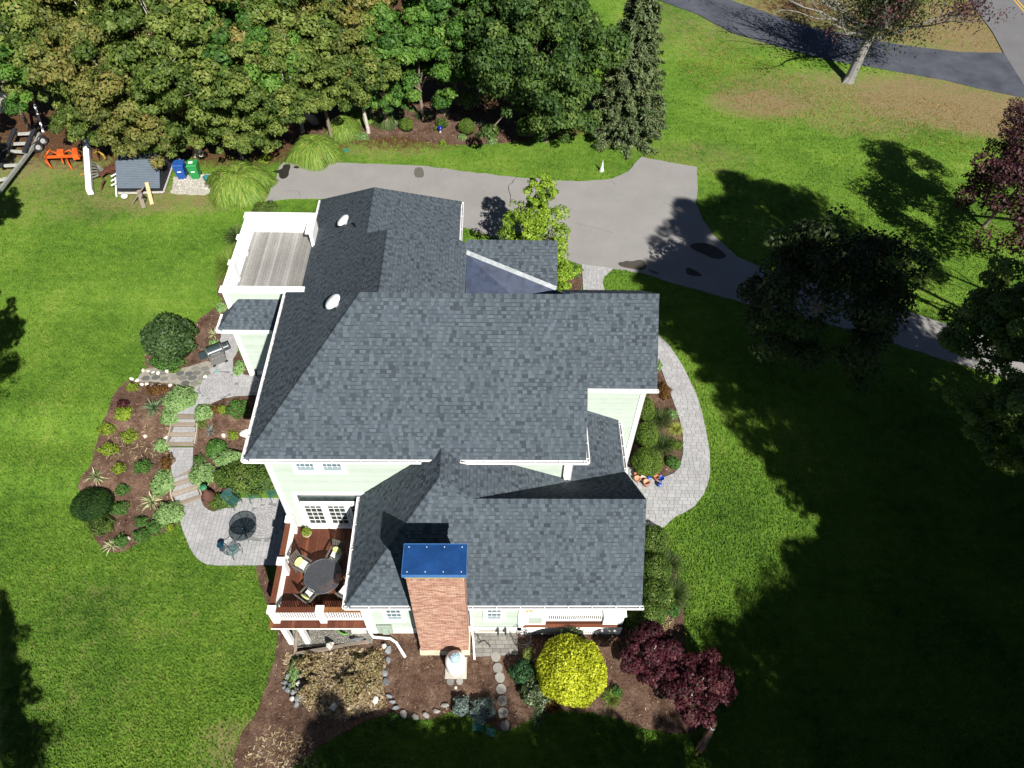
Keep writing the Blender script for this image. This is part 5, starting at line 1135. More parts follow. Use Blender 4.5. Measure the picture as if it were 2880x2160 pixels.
def blades(n, L_, wid, rng, arch=1.0, spread=1.0, up=.5, segs=4, base_r=.05, dirn=None):
    """arching ribbons radiating from the origin"""
    a = rng.uniform(0, 2 * math.pi, n); el = rng.uniform(0, 1, n) ** .7 * spread; Lk = L_ * rng.uniform(.6, 1.1, n)
    d = np.stack([np.cos(a), np.sin(a)], 1); s0 = np.stack([np.cos(a), np.sin(a), np.zeros(n)], 1) * (base_r * rng.uniform(0, 1, n))[:, None]
    V = []; t = np.linspace(0, 1, segs + 1); side = np.stack([-d[:, 1], d[:, 0], rng.uniform(-.3, .3, n)], 1)
    if dirn is not None: pass
    for k, tt in enumerate(t):
        out = Lk * tt * np.sin(el * 1.2) * (.75 + .35 * tt); z = Lk * tt * np.cos(el * 1.1) - arch * Lk * tt ** 2.2 * .62 * np.clip(el, .15, 1)
        p = s0 + np.stack([d[:, 0] * out, d[:, 1] * out, np.maximum(z, .02)], 1); w = wid * (1 - tt ** 1.6) + .0015
        V.append(p - side * w / 2); V.append(p + side * w / 2)
    V = np.stack(V, 1); m = 2 * (segs + 1); q = []
    for k in range(segs): q.append(np.stack([np.full(n, 0) + 2 * k, np.full(n, 0) + 2 * k + 1, np.full(n, 0) + 2 * k + 3, np.full(n, 0) + 2 * k + 2], 1))
    base = (np.arange(n) * m)[:, None]; Q = np.concatenate([x + base for x in q]); rnd = np.tile(rng.uniform(0, 1, n), segs)
    return V.reshape(-1, 3), Q, rnd
def yucca(lab, px, py, L_, mat, n=70, wid=.045, name='yucca', cat='yucca', group=None, up=0.0, arch=.8, spread=1.25, segs=4):
    x, y, z = A(px, py, .15); rng = np.random.default_rng(int(px + py)); V, Q, r = blades(n, L_, wid, rng, arch, spread, segs=segs)
    o = link(name, np_mesh(name, V, Q, r, mat)); o.location = (x, y, z); return tag(o, lab, cat, group)
def clump(lab, px, py, L_, mat, n=900, wid=.012, br=.3, arch=1.0, spread=1.15, cat='ornamental grass', group=None, name='grass_clump', dz=None, sc_=(1, 1)):
    x, y, z = A(px, py, L_ * .45 if dz is None else dz); rng = np.random.default_rng(int(px + py)); V, Q, r = blades(n, L_, wid, rng, arch, spread, base_r=br); V[:, 0] *= sc_[0]; V[:, 1] *= sc_[1]
    o = link(name, np_mesh(name, V, Q, r, mat)); o.location = (x, y, z); return tag(o, lab, cat, group)
# tall grasses by the drive
def mound(lab, px, py, rx, ry, hh, mat, n, L_=.6, wid=.04, name='grass_clump'):
    x, y, z = A(px, py, hh * .4); rng = np.random.default_rng(int(px + py)); t = rng.uniform(0, 1, n) ** .55; a = rng.uniform(0, 6.283, n); lob = 1 + .13 * np.sin(a * 5 + px) + .08 * np.sin(a * 9)
    bx_, by_ = np.cos(a) * t * lob, np.sin(a) * t * lob; bz = hh * np.sqrt(np.clip(1.05 - t ** 2, .03, 1)) * rng.uniform(.85, 1.05, n); V = []; segs = 3; al = a + rng.normal(size=n) * .55
    d = np.stack([np.cos(al), np.sin(al)], 1); side = np.stack([-d[:, 1], d[:, 0], rng.uniform(-.4, .4, n)], 1); Lk = L_ * rng.uniform(.6, 1.2, n)
    for k in range(segs + 1):
        tt = k / segs; p = np.stack([bx_ * rx + d[:, 0] * Lk * tt * (.45 + .3 * t), by_ * ry + d[:, 1] * Lk * tt * (.45 + .3 * t), np.maximum(bz + Lk * (.35 * tt * (1 - t) - (.15 + .75 * t) * tt ** 1.8), .03)], 1); w = wid * (1 - .85 * tt); V += [p - side * w / 2, p + side * w / 2]
    V = np.stack(V, 1); m = 2 * (segs + 1); q0 = np.concatenate([np.tile([2 * k, 2 * k + 1, 2 * k + 3, 2 * k + 2], (n, 1)) + (np.arange(n) * m)[:, None] for k in range(segs)]); rnd = np.tile(rng.uniform(0, 1, n), segs)
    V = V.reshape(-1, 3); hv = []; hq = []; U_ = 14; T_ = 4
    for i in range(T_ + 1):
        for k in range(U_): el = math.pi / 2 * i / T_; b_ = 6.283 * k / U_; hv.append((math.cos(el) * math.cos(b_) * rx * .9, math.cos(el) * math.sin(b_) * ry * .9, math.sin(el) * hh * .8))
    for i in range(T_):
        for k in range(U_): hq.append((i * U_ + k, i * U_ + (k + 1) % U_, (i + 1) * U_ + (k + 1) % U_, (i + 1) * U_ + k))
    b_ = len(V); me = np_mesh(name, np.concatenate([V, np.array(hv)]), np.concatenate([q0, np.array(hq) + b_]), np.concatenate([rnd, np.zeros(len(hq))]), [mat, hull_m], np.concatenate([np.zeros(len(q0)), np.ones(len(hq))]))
    o = link(name, me); o.location = (x, y, z); return tag(o, lab, 'ornamental grass')
mound('large pale green ornamental grass beside the green wheeled bin', 672, 508, 1.75, 1.75, 1.2, L_grassb, 9000, .75, .05)
mound('bushy green ornamental grass drooping onto the top of the driveway', 882, 420, 1.45, 1.35, 1.2, L_grassb, 7000, .75, .05)
mound('ornamental grass behind the left end of the shrub bed', 965, 358, .95, .9, 1.0, L_grassb, 3200, .7, .045); mound('upper ornamental grass nearest the short pale trunk', 1010, 322, .8, .7, .8, L_grassb, 2300, .6, .045)
mound('feathery grass at the left of the clipped round bush', 1090, 336, .8, .7, .7, L_grassd, 2200, .6, .035); clump('small dark grass behind the blue glass ball', 1190, 318, .7, L_grassd, 700, .02, .3)
clump('green grass tufts left of the white deck tower', 640, 730, 1.0, L_grassb, 1500, .02, .4, sc_=(.8, 1.6)); clump('grass tuft with reddish blades by the deck tower corner', 668, 655, .9, L_grassd, 900, .02, .35)
clump('dark fountain grass beside the upper round bush of the side bed', 1862, 1172, .75, L_grassd, 900, .014, .3); clump('lower dark fountain grass beside the round bush', 1866, 1245, .75, L_grassd, 900, .014, .3)
clump('bright yellow grass spilling onto the curved walkway', 1902, 1203, .5, leafmat('golden_blades', [(0, (.20, .24, .04)), (1, (.50, .52, .14))], .3), 700, .016, .12)
clump('upper feathery grass at the lawn edge below the walkway tip', 1878, 1580, .75, L_grassd, 1000, .014, .32); clump('lower feathery grass at the lawn edge above the red maples', 1895, 1662, .8, L_grassd, 1100, .014, .34)
clump('golden green grass tuft between the yellow shrub and the red maple', 1722, 1962, .45, L_grassb, 420, .016, .15)
yucca('large green yucca in the upper part of the left garden', 431, 1144, .72, L_yucca, 90, .05); yucca('cream striped yucca above the dome shaped hedge', 268, 1338, .62, L_varieg, 75, .05); yucca('cream striped yucca leaning right in the middle of the left garden', 425, 1408, .66, L_varieg, 90, .05)
yucca('cream striped yucca at the bottom corner of the left garden', 312, 1532, .52, L_varieg, 80, .045); yucca('small blue green yucca right of the upper steps', 590, 1208, .42, L_blue, 55, .035); yucca('striped lily behind the gas grill near the low wing', 600, 937, .5, L_varieg, 60, .035)
yucca('white striped hosta at the back of the shrub bed', 1252, 312, .55, L_varieg, 60, .05, 'hosta', 'hosta'); yucca('white striped plant right of the big clipped bush', 1352, 350, .6, L_varieg, 70, .05, 'hosta', 'hosta')
yucca('pale spiky plant at the lawn edge by the mottled shrub', 1512, 2020, .45, L_varm, 110, .02, 'spiky_plant', 'plant')
# clipped bushes
bush('clipped round green bush left of the blue glass ball', 'bush', 1143, 349, .50, .50, .85, L_box, .055, 2600, 'round_bush', rough=.04); bush('larger clipped round bush right of the blue glass ball', 'bush', 1312, 355, .58, .58, 1.0, L_box, .055, 3200, 'round_bush', rough=.04)
bush('brownish green bush just behind the blue glass ball', 'bush', 1243, 345, .45, .4, .6, L_holly, .05, 1500); bush('half shaded bush at the edge of the maple shadow', 'bush', 1382, 365, .5, .5, .9, L_box, .055, 2000, 'round_bush', rough=.06)
bush('big dome shaped dark green hedge at the left of the garden', 'bush', 258, 1418, .96, .86, .95, L_deep, .05, 8000, 'dome_bush', rough=.03); bush('low olive bush below the dome shaped hedge', 'bush', 285, 1478, .58, .48, .5, L_holly, .045, 2600)
bush('large leafy butterfly bush behind the gas grill', 'bush', 474, 948, 1.32, 1.35, 1.7, leafmat('buddleia_leaves', [(0, (.012, .035, .010)), (.5, (.040, .080, .022)), (.93, (.09, .15, .04)), (1, (.22, .24, .3))], .25), .15, 5200, 'butterfly_bush', rough=.14, tilt=.7)
bush('bright green low growth below the butterfly bush', 'bush', 468, 1018, .9, .5, .5, L_fresh, .08, 1500)
bush('giant round golden yellow shrub in the front bed', 'shrub', 1607, 1884, 1.34, 1.30, 1.9, L_yellow, .095, 15000, 'golden_shrub', rough=.05, tilt=.75, dz=.8)
bush('topmost clipped bush beside the right wing wall', 'bush', 1818, 1150, .42, .62, 1.2, L_box, .055, 2600, 'clipped_bush', rough=.07, group='clipped bushes beside the right wing'); bush('middle clipped bush beside the right wing wall', 'bush', 1820, 1222, .56, .66, 1.3, L_box, .055, 3800, 'clipped_bush', rough=.06, group='clipped bushes beside the right wing')
bush('largest clipped bush behind the row of flower pots', 'bush', 1822, 1298, .74, .72, 1.3, L_box, .06, 5200, 'clipped_bush', rough=.06, group='clipped bushes beside the right wing'); bush('small leafy round plant in the tip of the walkway bed', 'plant', 1893, 1300, .34, .34, .4, L_fresh, .07, 900)
for i, (px, py, lab) in enumerate([(1840, 1520, 'topmost hedge bush beside the porch end'), (1843, 1600, 'second hedge bush beside the porch end'), (1848, 1672, 'third hedge bush beside the porch end'), (1830, 1722, 'lowest wide hedge bush beside the porch post')]):
    bush(lab, 'hedge bush', px, py, .70, .70 if i < 3 else .55, 1.1, L_holly, .07, 3400, 'hedge_bush', rough=.08, group='hedge bushes along the porch end')
bush('glossy dark shrub between the porch corner and the red maple', 'shrub', 1795, 1745, .55, .45, .9, L_holly, .085, 1700); bush('small dark plant at the lawn edge beside the hedge', 'plant', 1892, 1715, .3, .3, .35, L_fresh, .07, 600)
bush('dark green holly left of the golden shrub', 'shrub', 1467, 1890, .48, .44, .8, leafmat('holly', [(0, (.006, .02, .006)), (.5, (.02, .065, .02)), (1, (.06, .14, .05))], .15), .085, 2000, 'holly_shrub', rough=.16, tilt=.8); bush('small upright cream and green shrub beside the stone stoop', 'shrub', 1485, 1842, .22, .28, .75, leafmat('cream_green', [(0, (.08, .12, .02)), (.6, (.2, .26, .06)), (1, (.42, .46, .18))]), .07, 900, tilt=.8)
bush('mottled grey green shrub below the holly', 'shrub', 1505, 1950, .52, .55, .7, L_varm, .085, 2300, rough=.22, tilt=.9); bush('bronze tinged plant at the foot of the golden shrub', 'plant', 1550, 1988, .35, .25, .3, L_bronze, .06, 700)
bush('rose bush growing up against the porch rail', 'rose', 1606, 1786, .42, .22, 1.15, leafmat('rose_leaves', [(0, (.02, .04, .012)), (.6, (.07, .11, .04)), (1, (.3, .33, .22))], .25), .075, 900, 'rose_bush', rough=.3, tilt=.9, hull=False)
bush('left silver blue dwarf spruce mound', 'shrub', 1296, 1985, .30, .34, .5, L_blue, .07, 1700, 'dwarf_spruce', rough=.2, tilt=.9, group='silver blue dwarf spruces'); bush('right silver blue dwarf spruce mound beside the stepping stones', 'shrub', 1355, 1995, .46, .42, .5, L_blue, .075, 2600, 'dwarf_spruce', rough=.2, tilt=.9, group='silver blue dwarf spruces')
# red maples
for i, (px, py, R, zz, lab) in enumerate([(1832, 1842, 1.12, 1.5, 'upper crimson Japanese style maple by the porch end'), (1962, 1930, 1.22, 1.4, 'lower crimson maple at the edge of the shaded lawn')]):
    me, Cc = crown_mesh('crown', L_red, 30 + i, R, .55, 70, 150, .12, .26, -.3, .35, .6); P = W(px, py, zz); t = thing('red_maple', P, 0, lab.replace('Japanese style ', ''), 'maple', 'crimson maples in the front bed'); link('crown', me, t); trunk_mesh(Cc * .9, -zz, .05, bark_pale, 5 + i, 8).parent = t
# ivy bank and hostas
bush('bank of dark green ivy under the back corner of the house', 'ivy', 700, 1330, 1.75, .95, .9, L_holly, .09, 6500, 'ivy_bank', rough=.12, shape=.2); bush('ivy spilling over the patio edge next to the clay chimney', 'ivy', 628, 1405, .75, .42, .55, L_holly, .085, 2000, 'ivy_bank', rough=.14, shape=.2)
HO = [(505, 1118, .82, .8, .5, 'broad pale hosta mound left of the paved circle'), (480, 1165, .5, .55, .4, 'pale hosta mound beside the top of the steps'), (572, 1156, .5, .48, .42, 'round pale hosta right of the top step'), (457, 1250, .42, .4, .35, 'light green mound left of the flat landing'), (460, 1350, .58, .72, .5, 'tall pale hosta mound left of the lower steps'), (475, 1440, .68, .66, .5, 'widest pale hosta mound at the patio corner'),
      (568, 1330, .62, .66, .5, 'pale hosta mound above the green topped clay chimney'), (650, 1288, .9, .5, .5, 'long pale hosta drift above the ivy'), (607, 1258, .5, .5, .5, 'round bright green mound in the middle bed'), (595, 985, .42, .38, .35, 'pale mound between the grill and the walk'), (672, 1032, .3, .5, .4, 'pale hosta by the low wing wall'), (622, 862, .3, .34, .3, 'pale hosta under the deck tower'),
      (345, 1160, .42, .42, .4, 'yellow green mound at the upper left of the garden'), (600, 962, .25, .2, .25, 'small white flowered mound near the wing eave')]
for i, (px, py, a, b, c, lab) in enumerate(HO): bush(lab, 'hosta', px, py, a, b, c, L_fresh if 'bright' in lab else (L_chart if 'yellow' in lab else L_hosta), .105, int(1500 * a * b / .3), 'hosta', rough=.12, shape=.2)
GP = [(300, 1205, .42, .32, L_chart, 'chartreuse low mound at the garden edge'), (362, 1225, .38, .36, L_chart, 'second chartreuse mound right of the edge mound'), (305, 1262, .46, .3, L_chart, 'lime leaved hellebore at the garden edge'), (400, 1310, .42, .34, L_fresh, 'fine leaved green mound in the garden centre'), (335, 1315, .3, .26, L_chart, 'yellowish thin plant left of the fine mound'),
      (345, 1375, .34, .28, L_fresh, 'fresh green plant right of the dome hedge top'), (336, 1428, .38, .34, L_fresh, 'fresh green plant beside the dome hedge'), (396, 1466, .28, .25, L_fresh, 'upper of three leafy plants near the garden foot'), (395, 1505, .36, .3, L_fresh, 'left of three leafy plants near the garden foot'), (433, 1482, .4, .34, L_fresh, 'right of three leafy plants near the garden foot'),
      (340, 1520, .3, .3, L_fresh, 'small fern beside the lowest striped yucca'), (372, 1088, .3, .2, L_chart, 'small lime plant at the top of the garden'), (440, 1095, .5, .25, L_bronze, 'bronze and gold foliage below the stone path'), (470, 1300, .3, .42, L_bronze, 'bronze foliage left of the flat landing'), (345, 1135, .3, .2, L_red, 'dark red plant at the upper left of the garden'),
      (478, 1483, .2, .15, L_chart, 'tiny lime plant at the patio corner'), (668, 1145, .55, .5, L_fresh, 'leafy green plants in the shade of the eave'), (610, 1150, .3, .2, L_bronze, 'orange tinged plants above the boulder'), (560, 1292, .26, .22, L_fresh, 'small lime fern beside the landing'), (655, 1222, .26, .22, L_chart, 'lime plant below the boulder'), (562, 1192, .3, .2, L_box, 'low ferny plant right of the upper steps'),
      (625, 1150, .3, .2, L_chart, 'yellow green strap plant below the paved circle'), (1735, 1945, .2, .2, L_fresh, 'small green plant in the shade right of the golden shrub'), (1773, 1872, .22, .18, L_hosta, 'pale green lone plant left of the upper red maple'), (1105, 2020, .2, .2, L_fresh, 'bright leafy weed below the stone arc'), (830, 1885, .28, .6, L_hosta, 'sage coloured perennials along the left of the dry bed'),
      (930, 365, .3, .3, L_hosta, 'pale mound at the left end of the shrub bed'), (1020, 382, .4, .25, L_hosta, 'pale spreading plant at the front of the shrub bed'), (1300, 385, .3, .2, L_hosta, 'pale low plant below the big clipped bush'), (1350, 378, .3, .2, L_grassd, 'dark low tuft right of the big clipped bush'), (1385, 395, .35, .25, L_hosta, 'blue green low plant near the maple shadow'), (1245, 400, .25, .15, L_chart, 'small lime tuft below the blue glass ball'), (1228, 362, .2, .15, L_holly, 'tiny plant left of the blue glass ball'),
      (742, 446, .35, .4, L_chart, 'bright yellow green bush at the corner of the driveway'), (745, 580, .7, .5, L_holly, 'spreading dark shrub behind the deck tower'), (1605, 760, .6, .5, L_fresh, 'leafy plants under the lime tree by the walk'), (1868, 1100, .35, .5, L_bronze, 'orange brown groundcover by the wing corner'), (1890, 1165, .3, .25, L_hosta, 'pale tuft at the edge of the curved walk'), (1850, 1025, .22, .35, L_hosta, 'pale plant under the wing rake'), (1900, 1250, .35, .25, L_box, 'low olive plant below the yellow grass'),
      (1870, 1745, .35, .3, L_dryf, 'dry pinkish plant beside the lowest hedge bush'), (2010, 2000, .35, .4, L_box, 'green weeds under the lower red maple')]
for px, py, a, b, m, lab in GP: bush(lab, 'plant', px, py, a, b, .28 + .3 * a, m, .065, int(900 * a * b / .1) + 150, 'plant', rough=.25, shape=.2, tilt=.8, hull=False)
# dry ferny growth in the bed under the deck
for px, py, a, b, lab in [(882, 1868, .62, .5, 'dry tan fern patch right of the grey stones'), (880, 1935, .45, .55, 'lower dry tan fern patch beside the grey stones'), (1035, 1865, .62, .45, 'dry tan fern patch below the white downspout'), (1010, 1925, .75, .5, 'big dry tan fern patch in the middle of the bed')]:
    bush(lab, 'dry fern', px, py, a, b, .38, L_dryf, .10, 1900, 'dry_fern', rough=.3, shape=.2, tilt=1.0, hull=False)
o = chips('straw_litter', gpoly([(800, 1840), (1070, 1830), (1085, 1990), (960, 2030), (860, 1990), (800, 1900)]), 3200, .09, straw_m, None, .08, 21)
chips('straw_litter', gpoly([(700, 2100), (760, 2040), (880, 2070), (900, 2160), (680, 2170)]), 350, .07, straw_m, None, .07, 22)
chips('straw_litter', gpoly([(300, 1200), (500, 1190), (480, 1290), (300, 1300)]), 500, .06, straw_m, None, .08, 23)

# ------------------------------------------------------------------ lawn tufts: fine real blades over the lawn
def inside_np(poly, X, Y):
    c = np.zeros(len(X), bool); n = len(poly); j = n - 1
    for i in range(n):
        xi, yi = poly[i]; xj, yj = poly[j]
        if yi != yj: k = ((yi > Y) != (yj > Y)) & (X < (xj - xi) * (Y - yi) / (yj - yi) + xi); c ^= k
        j = i
    return c
def lawn_tufts():
    rng = np.random.default_rng(77); n = 520000
    px = rng.uniform(-60, 2940, n); py = 2230 - 2330 * rng.uniform(0, 1, n) ** 1.0
    d = np.stack([(px - 1440) / FPX, -(py - 1080) / FPX, -np.ones(n)], 1) @ CM.T
    t = -CAMZ / d[:, 2]; X = d[:, 0] * t; Y = d[:, 1] * t; ok = (Y > 0) & (Y < 72)
    X, Y = X[ok], Y[ok]
    # keep the density even on the ground in the near half
    Lm = np.clip((-X - 4.9) / 3.5, 0, 1); Lm = Lm * Lm * (3 - 2 * Lm); f = lambda v: (lambda q: q * q * (3 - 2 * q))(np.clip(v, 0, 1))
    Z = -(.3 * f((31.5 - Y) / 3.5) + .75 * f((22.6 - Y) / 2.0) + .65 * f((19.5 - Y) / 1.9)) * Lm - .02 * np.maximum(0, X - 22)
    bad = np.zeros(len(X), bool)
    polys = [gpoly(drv), walk, upW, midW, loW, fpw0, gravel_poly, rd, gpoly(nd0)] + [BED[k] for k in beds] + [gpoly([(486, 548), (486, 500), (600, 490), (610, 540)]), [(-8.6, 10.6), (5.3, 10.7), (5.3, 15), (6.4, 18.8), (6.4, 24), (3, 34), (-9.5, 33.2), (-12.8, 31), (-12.8, 24.4), (-8.6, 24.4)]]
    for p in polys: bad |= inside_np(p, X, Y)
    dn = np.zeros(len(X))
    for cx, cy, rx, ry, w in DRYW + LITW: q = ((X - cx) / rx) ** 2 + ((Y - cy) / ry) ** 2; dn = np.maximum(dn, np.where(q < 1, w * np.sqrt(np.clip(1 - q, 0, 1)), 0))
    bad |= rng.uniform(0, 1, len(X)) < dn * 1.5
    X, Y, Z = X[~bad], Y[~bad], Z[~bad]; k = len(X); a = rng.uniform(0, 6.283, k); hh = rng.uniform(.05, .12, k); w = rng.uniform(.02, .045, k); ln = rng.uniform(.02, .11, k)
    s = np.stack([-np.sin(a), np.cos(a), np.zeros(k)], 1) * w[:, None]; b = np.stack([X, Y, Z + .005], 1); tp = b + np.stack([np.cos(a) * ln, np.sin(a) * ln, hh], 1)
    V = np.stack([b - s, b + s, tp], 1).reshape(-1, 3); Q = np.arange(3 * k).reshape(-1, 3)
    o = link('lawn_tufts', np_mesh('lawn_tufts', V, Q, rng.uniform(0, 1, k), grass_m)); o['kind'] = 'stuff'; return k
fpw0 = gpoly(S6([(430, 500), (500, 492), (620, 520), (700, 480), (790, 450), (822, 455), (800, 545), (705, 612), (600, 580), (440, 570), (385, 570)]))
nd0 = [(1770, -30), (1870, 8), (1960, 40), (2060, 95), (2200, 135), (2330, 170), (2480, 195), (2650, 225), (2780, 255), (2900, 280), (2900, 255), (2850, 190), (2822, 150), (2700, 148), (2560, 132), (2400, 105), (2260, 75), (2150, 35), (1960, -30)]
print('tufts', lawn_tufts())
# ------------------------------------------------------------------ furniture and other things
grey_wood = M('grey_wood', (.10, .09, .078), .75, .2, .2, 10); teal = M('teal_metal', (.022, .085, .085), .5, .4, .15); cush = M('cushion', (.62, .62, .58), .8, .1, .04); cush_y = M('yellow_cushion', (.44, .46, .20), .8, .1, .12, 6)
iron = M('cast_iron', (.055, .062, .072), .45, .5, .15)
# deck dining table with a lattice top
TX, TY = W(908, 1620, 1.73)[:2]
t = thing('deck_table', (TX, TY, DF), 0, 'round dark metal table with a lattice top on the brown deck', 'table'); TR = .74; mb = MB()
for sgn in (1, -1):
    for i in range(-12, 13):
        d = i * .061
        if abs(d) < TR: l = math.sqrt(TR * TR - d * d); c, s = math.cos(.79), math.sin(.79) * sgn; mb.beam((c * -l - s * d, s * -l + c * d, .725 + (.004 if sgn > 0 else 0)), (c * l - s * d, s * l + c * d, .725 + (.004 if sgn > 0 else 0)), .027, .014)
o = mb.build('lattice', iron, t); o['kind'] = 'stuff'
mb = MB(); mb.tube([(TR * math.cos(a), TR * math.sin(a), .725) for a in np.linspace(0, 2 * math.pi, 41)], .02, 8); mb.build('rim', iron, t, True)
mb = MB(); mb.lathe([(.05, .0), (.05, .04), (0, .045)], (0, 0, .715)); mb.build('hub', iron, t)
lg = MB(); lg.tube([(.45, 0, .71), (.3, 0, .4), (.5, 0, .01)], .022, 8); lme = lg.mesh('leg', iron)
for k in range(4): o = link('leg', lme, t); o.rotation_euler = (0, 0, k * math.pi / 2 + .4)
def deck_chair(px, py, face, lab, pillow=True, white_seat=True, z=DF):
    x, y, _ = W(px, py, z + .55); c = thing('deck_chair', (x, y, z), math.atan2(TY - y, TX - x) + face, lab, 'chair', 'slatted chairs round the deck table')
    # local +x is forward
    trim_ = lambda n, *b, m=grey_wood: [MB().box(*bb).build(n, m, c) for bb in b]
    trim_('seat_frame', (-.24, .26, -.26, .26, .36, .40)); trim_('leg', (-.26, -.21, -.27, -.22, 0, .4), (-.26, -.21, .22, .27, 0, .4), (.21, .26, -.27, -.22, 0, .62), (.21, .26, .22, .27, 0, .62)); trim_('armrest', (-.26, .28, -.32, -.25, .62, .65), (-.26, .28, .25, .32, .62, .65))
    mb = MB(); mb.beam((-.25, -.25, .38), (-.40, -.25, 1.0), .035, .045); mb.beam((-.25, .25, .38), (-.40, .25, 1.0), .035, .045); mb.beam((-.40, -.27, .99), (-.40, .27, .99), .04, .09); mb.beam((-.29, -.25, .5), (-.29, .25, .5), .03, .05); mb.build('back_frame', grey_wood, c)
    sl = MB(); sl.beam((-.285, 0, .52), (-.395, 0, .96), .055, .015, (1, 0, 0)); sm = sl.mesh('slat', grey_wood)
    for i in range(5): o = link('slat', sm, c); o.location = (0, -.18 + .09 * i, 0)
    if white_seat: MB().box(-.2, .26, -.22, .22, .401, .46).build('seat_cushion', cush, c)
    if pillow:
        mb = MB(); mb.box(-.2, .2, -.25, .25, -.06, .06); p = mb.build('pillow', cush_y, c, True)
        p.location = (-.16, 0, .66); p.rotation_euler = (0, 1.1, 0); bv = p.modifiers.new('soft', 'SUBSURF'); bv.levels = 2; bv.render_levels = 2
        p.scale = (1, 1, 1)
    return c
deck_chair(850, 1588, 0, 'upper left deck chair with a pale yellow pillow, facing the lattice table'); deck_chair(944, 1560, 0, 'upper right deck chair with a pale yellow pillow, half in the roof shadow')
deck_chair(868, 1672, 0, 'lower left deck chair with a white seat cushion near the front railing'); deck_chair(972, 1664, 0, 'deck chair partly under the roof gutter with a white seat cushion', pillow=False)
pt = W(866, 1506, DF); t = thing('potted_plant', pt, 0, 'cream pot with a lime green leafy plant on the deck by the doors', 'potted plant'); mb = MB(); mb.lathe([(.12, 0), (.17, .16), (.2, .24), (.17, .24), (.14, .18), (0, .18)], n=20); mb.build('pot', M('cream_pot', (.42, .36, .25), .7), t, True)
rng = np.random.default_rng(2); D = rdir(rng, 350, -.1); V, Q = kites(D * .2 * rng.uniform(.4, 1.1, (350, 1)) + [0, 0, .3], D + rng.normal(size=(350, 3)) * .5, .07, rng); link('foliage', np_mesh('foliage', V, Q, rng.uniform(0, 1, 350), L_chart), t)
# lower patio: glass table, wire chairs
PT = W(682, 1487, LZ + .78); glass_t = bpy.data.materials.new('smoked_glass'); glass_t.use_nodes = True; NT = glass_t.node_tree; NN = NT.nodes; tr_ = NN.new('ShaderNodeBsdfTransparent'); tr_.inputs[0].default_value = (.50, .54, .55, 1); gl_ = NN.new('ShaderNodeBsdfGlossy'); gl_.inputs['Roughness'].default_value = .05; gl_.inputs[0].default_value = (.6, .62, .65, 1); mxx = NN.new('ShaderNodeMixShader'); mxx.inputs[0].default_value = .10
NT.links.new(tr_.outputs[0], mxx.inputs[1]); NT.links.new(gl_.outputs[0], mxx.inputs[2]); NT.links.new(mxx.outputs[0], NN['Material Output'].inputs[0])
PZL = LZ + .07
t = thing('patio_table', (PT[0], PT[1], PZL), .5, 'round smoked glass table with a thin dark rim on the lower patio', 'table'); mb = MB(); mb.lathe([(0, .70), (.60, .70), (.60, .71), (0, .71)], n=40); mb.build('tabletop', glass_t, t)
mb = MB(); mb.tube([(.605 * math.cos(a), .605 * math.sin(a), .705) for a in np.linspace(0, 2 * math.pi, 49)], .016, 6); mb.build('rim', iron, t, True)
lg = MB(); lg.tube([(.58, 0, .69), (.25, 0, .62), (.06, 0, .4), (.15, 0, .2), (.42, 0, .01)], .013, 6, False); lme = lg.mesh('leg', teal)
for k in range(4): o = link('leg', lme, t); o.rotation_euler = (0, 0, k * math.pi / 2)
mb = MB(); mb.lathe([(.02, 0), (.03, .03), (.02, .05), (0, .05)], (0, 0, .7), 10); mb.build('finial', teal, t)
mesh_m = bpy.data.materials.new('wire_mesh'); mesh_m.use_nodes = True; NT = mesh_m.node_tree; NN = NT.nodes; P0 = NN['Principled BSDF']; P0.inputs['Base Color'].default_value = (.03, .11, .11, 1); P0.inputs['Roughness'].default_value = .5
tr_ = NN.new('ShaderNodeBsdfTransparent'); mxx = NN.new('ShaderNodeMixShader'); mxx.inputs[0].default_value = .55; NT.links.new(tr_.outputs[0], mxx.inputs[1]); NT.links.new(P0.outputs[0], mxx.inputs[2]); NT.links.new(mxx.outputs[0], NN['Material Output'].inputs[0])
def wire_chair(px, py, rz, lab):
    x, y, _ = W(px, py, PZL + .4); c = thing('wire_chair', (x, y, PZL), rz, lab, 'chair', 'teal wire mesh patio chairs')
    mb = MB(); mb.add([(-.2, -.21, .4), (.24, -.23, .42), (.24, .23, .42), (-.2, .21, .4)], [(0, 1, 2, 3)]); mb.build('seat', mesh_m, c)
    mb = MB(); n = 8; vs = []
    for i in range(n + 1):
        a = -.9 + 1.8 * i / n; vs += [(-.2 - .04 * math.cos(a), .22 * math.sin(a) / math.sin(.9), .42), (-.3 - .09 * math.cos(a), .27 * math.sin(a) / math.sin(.9), .80 + .10 * math.cos(a))]
    mb.add(vs, [(2 * i, 2 * i + 2, 2 * i + 3, 2 * i + 1) for i in range(n)]); mb.build('backrest', mesh_m, c)
    fr = MB(); fr.tube([vs[2 * i + 1] for i in range(n + 1)], .013, 6); fr.tube([(-.2, -.21, .4), (.24, -.23, .42), (.24, .23, .42), (-.2, .21, .4), (-.2, -.21, .4)], .012, 6, False)
    for s in (-1, 1): fr.tube([vs[1 if s < 0 else -1], (-.1, s * .3, .66), (.15, s * .31, .64), (.24, s * .25, .43)], .012, 6, False)
    fr.build('frame', teal, c)
    l = MB(); l.tube([(0, 0, .42), (.05, 0, .2), (.02, 0, .0)], .012, 6); lm = l.mesh('leg', teal)
    for sx, sy in ((-.2, -.2), (-.2, .2), (.22, -.22), (.22, .22)): o = link('leg', lm, c); o.location = (sx, sy, 0); o.rotation_euler = (0, 0, math.atan2(sy, sx))
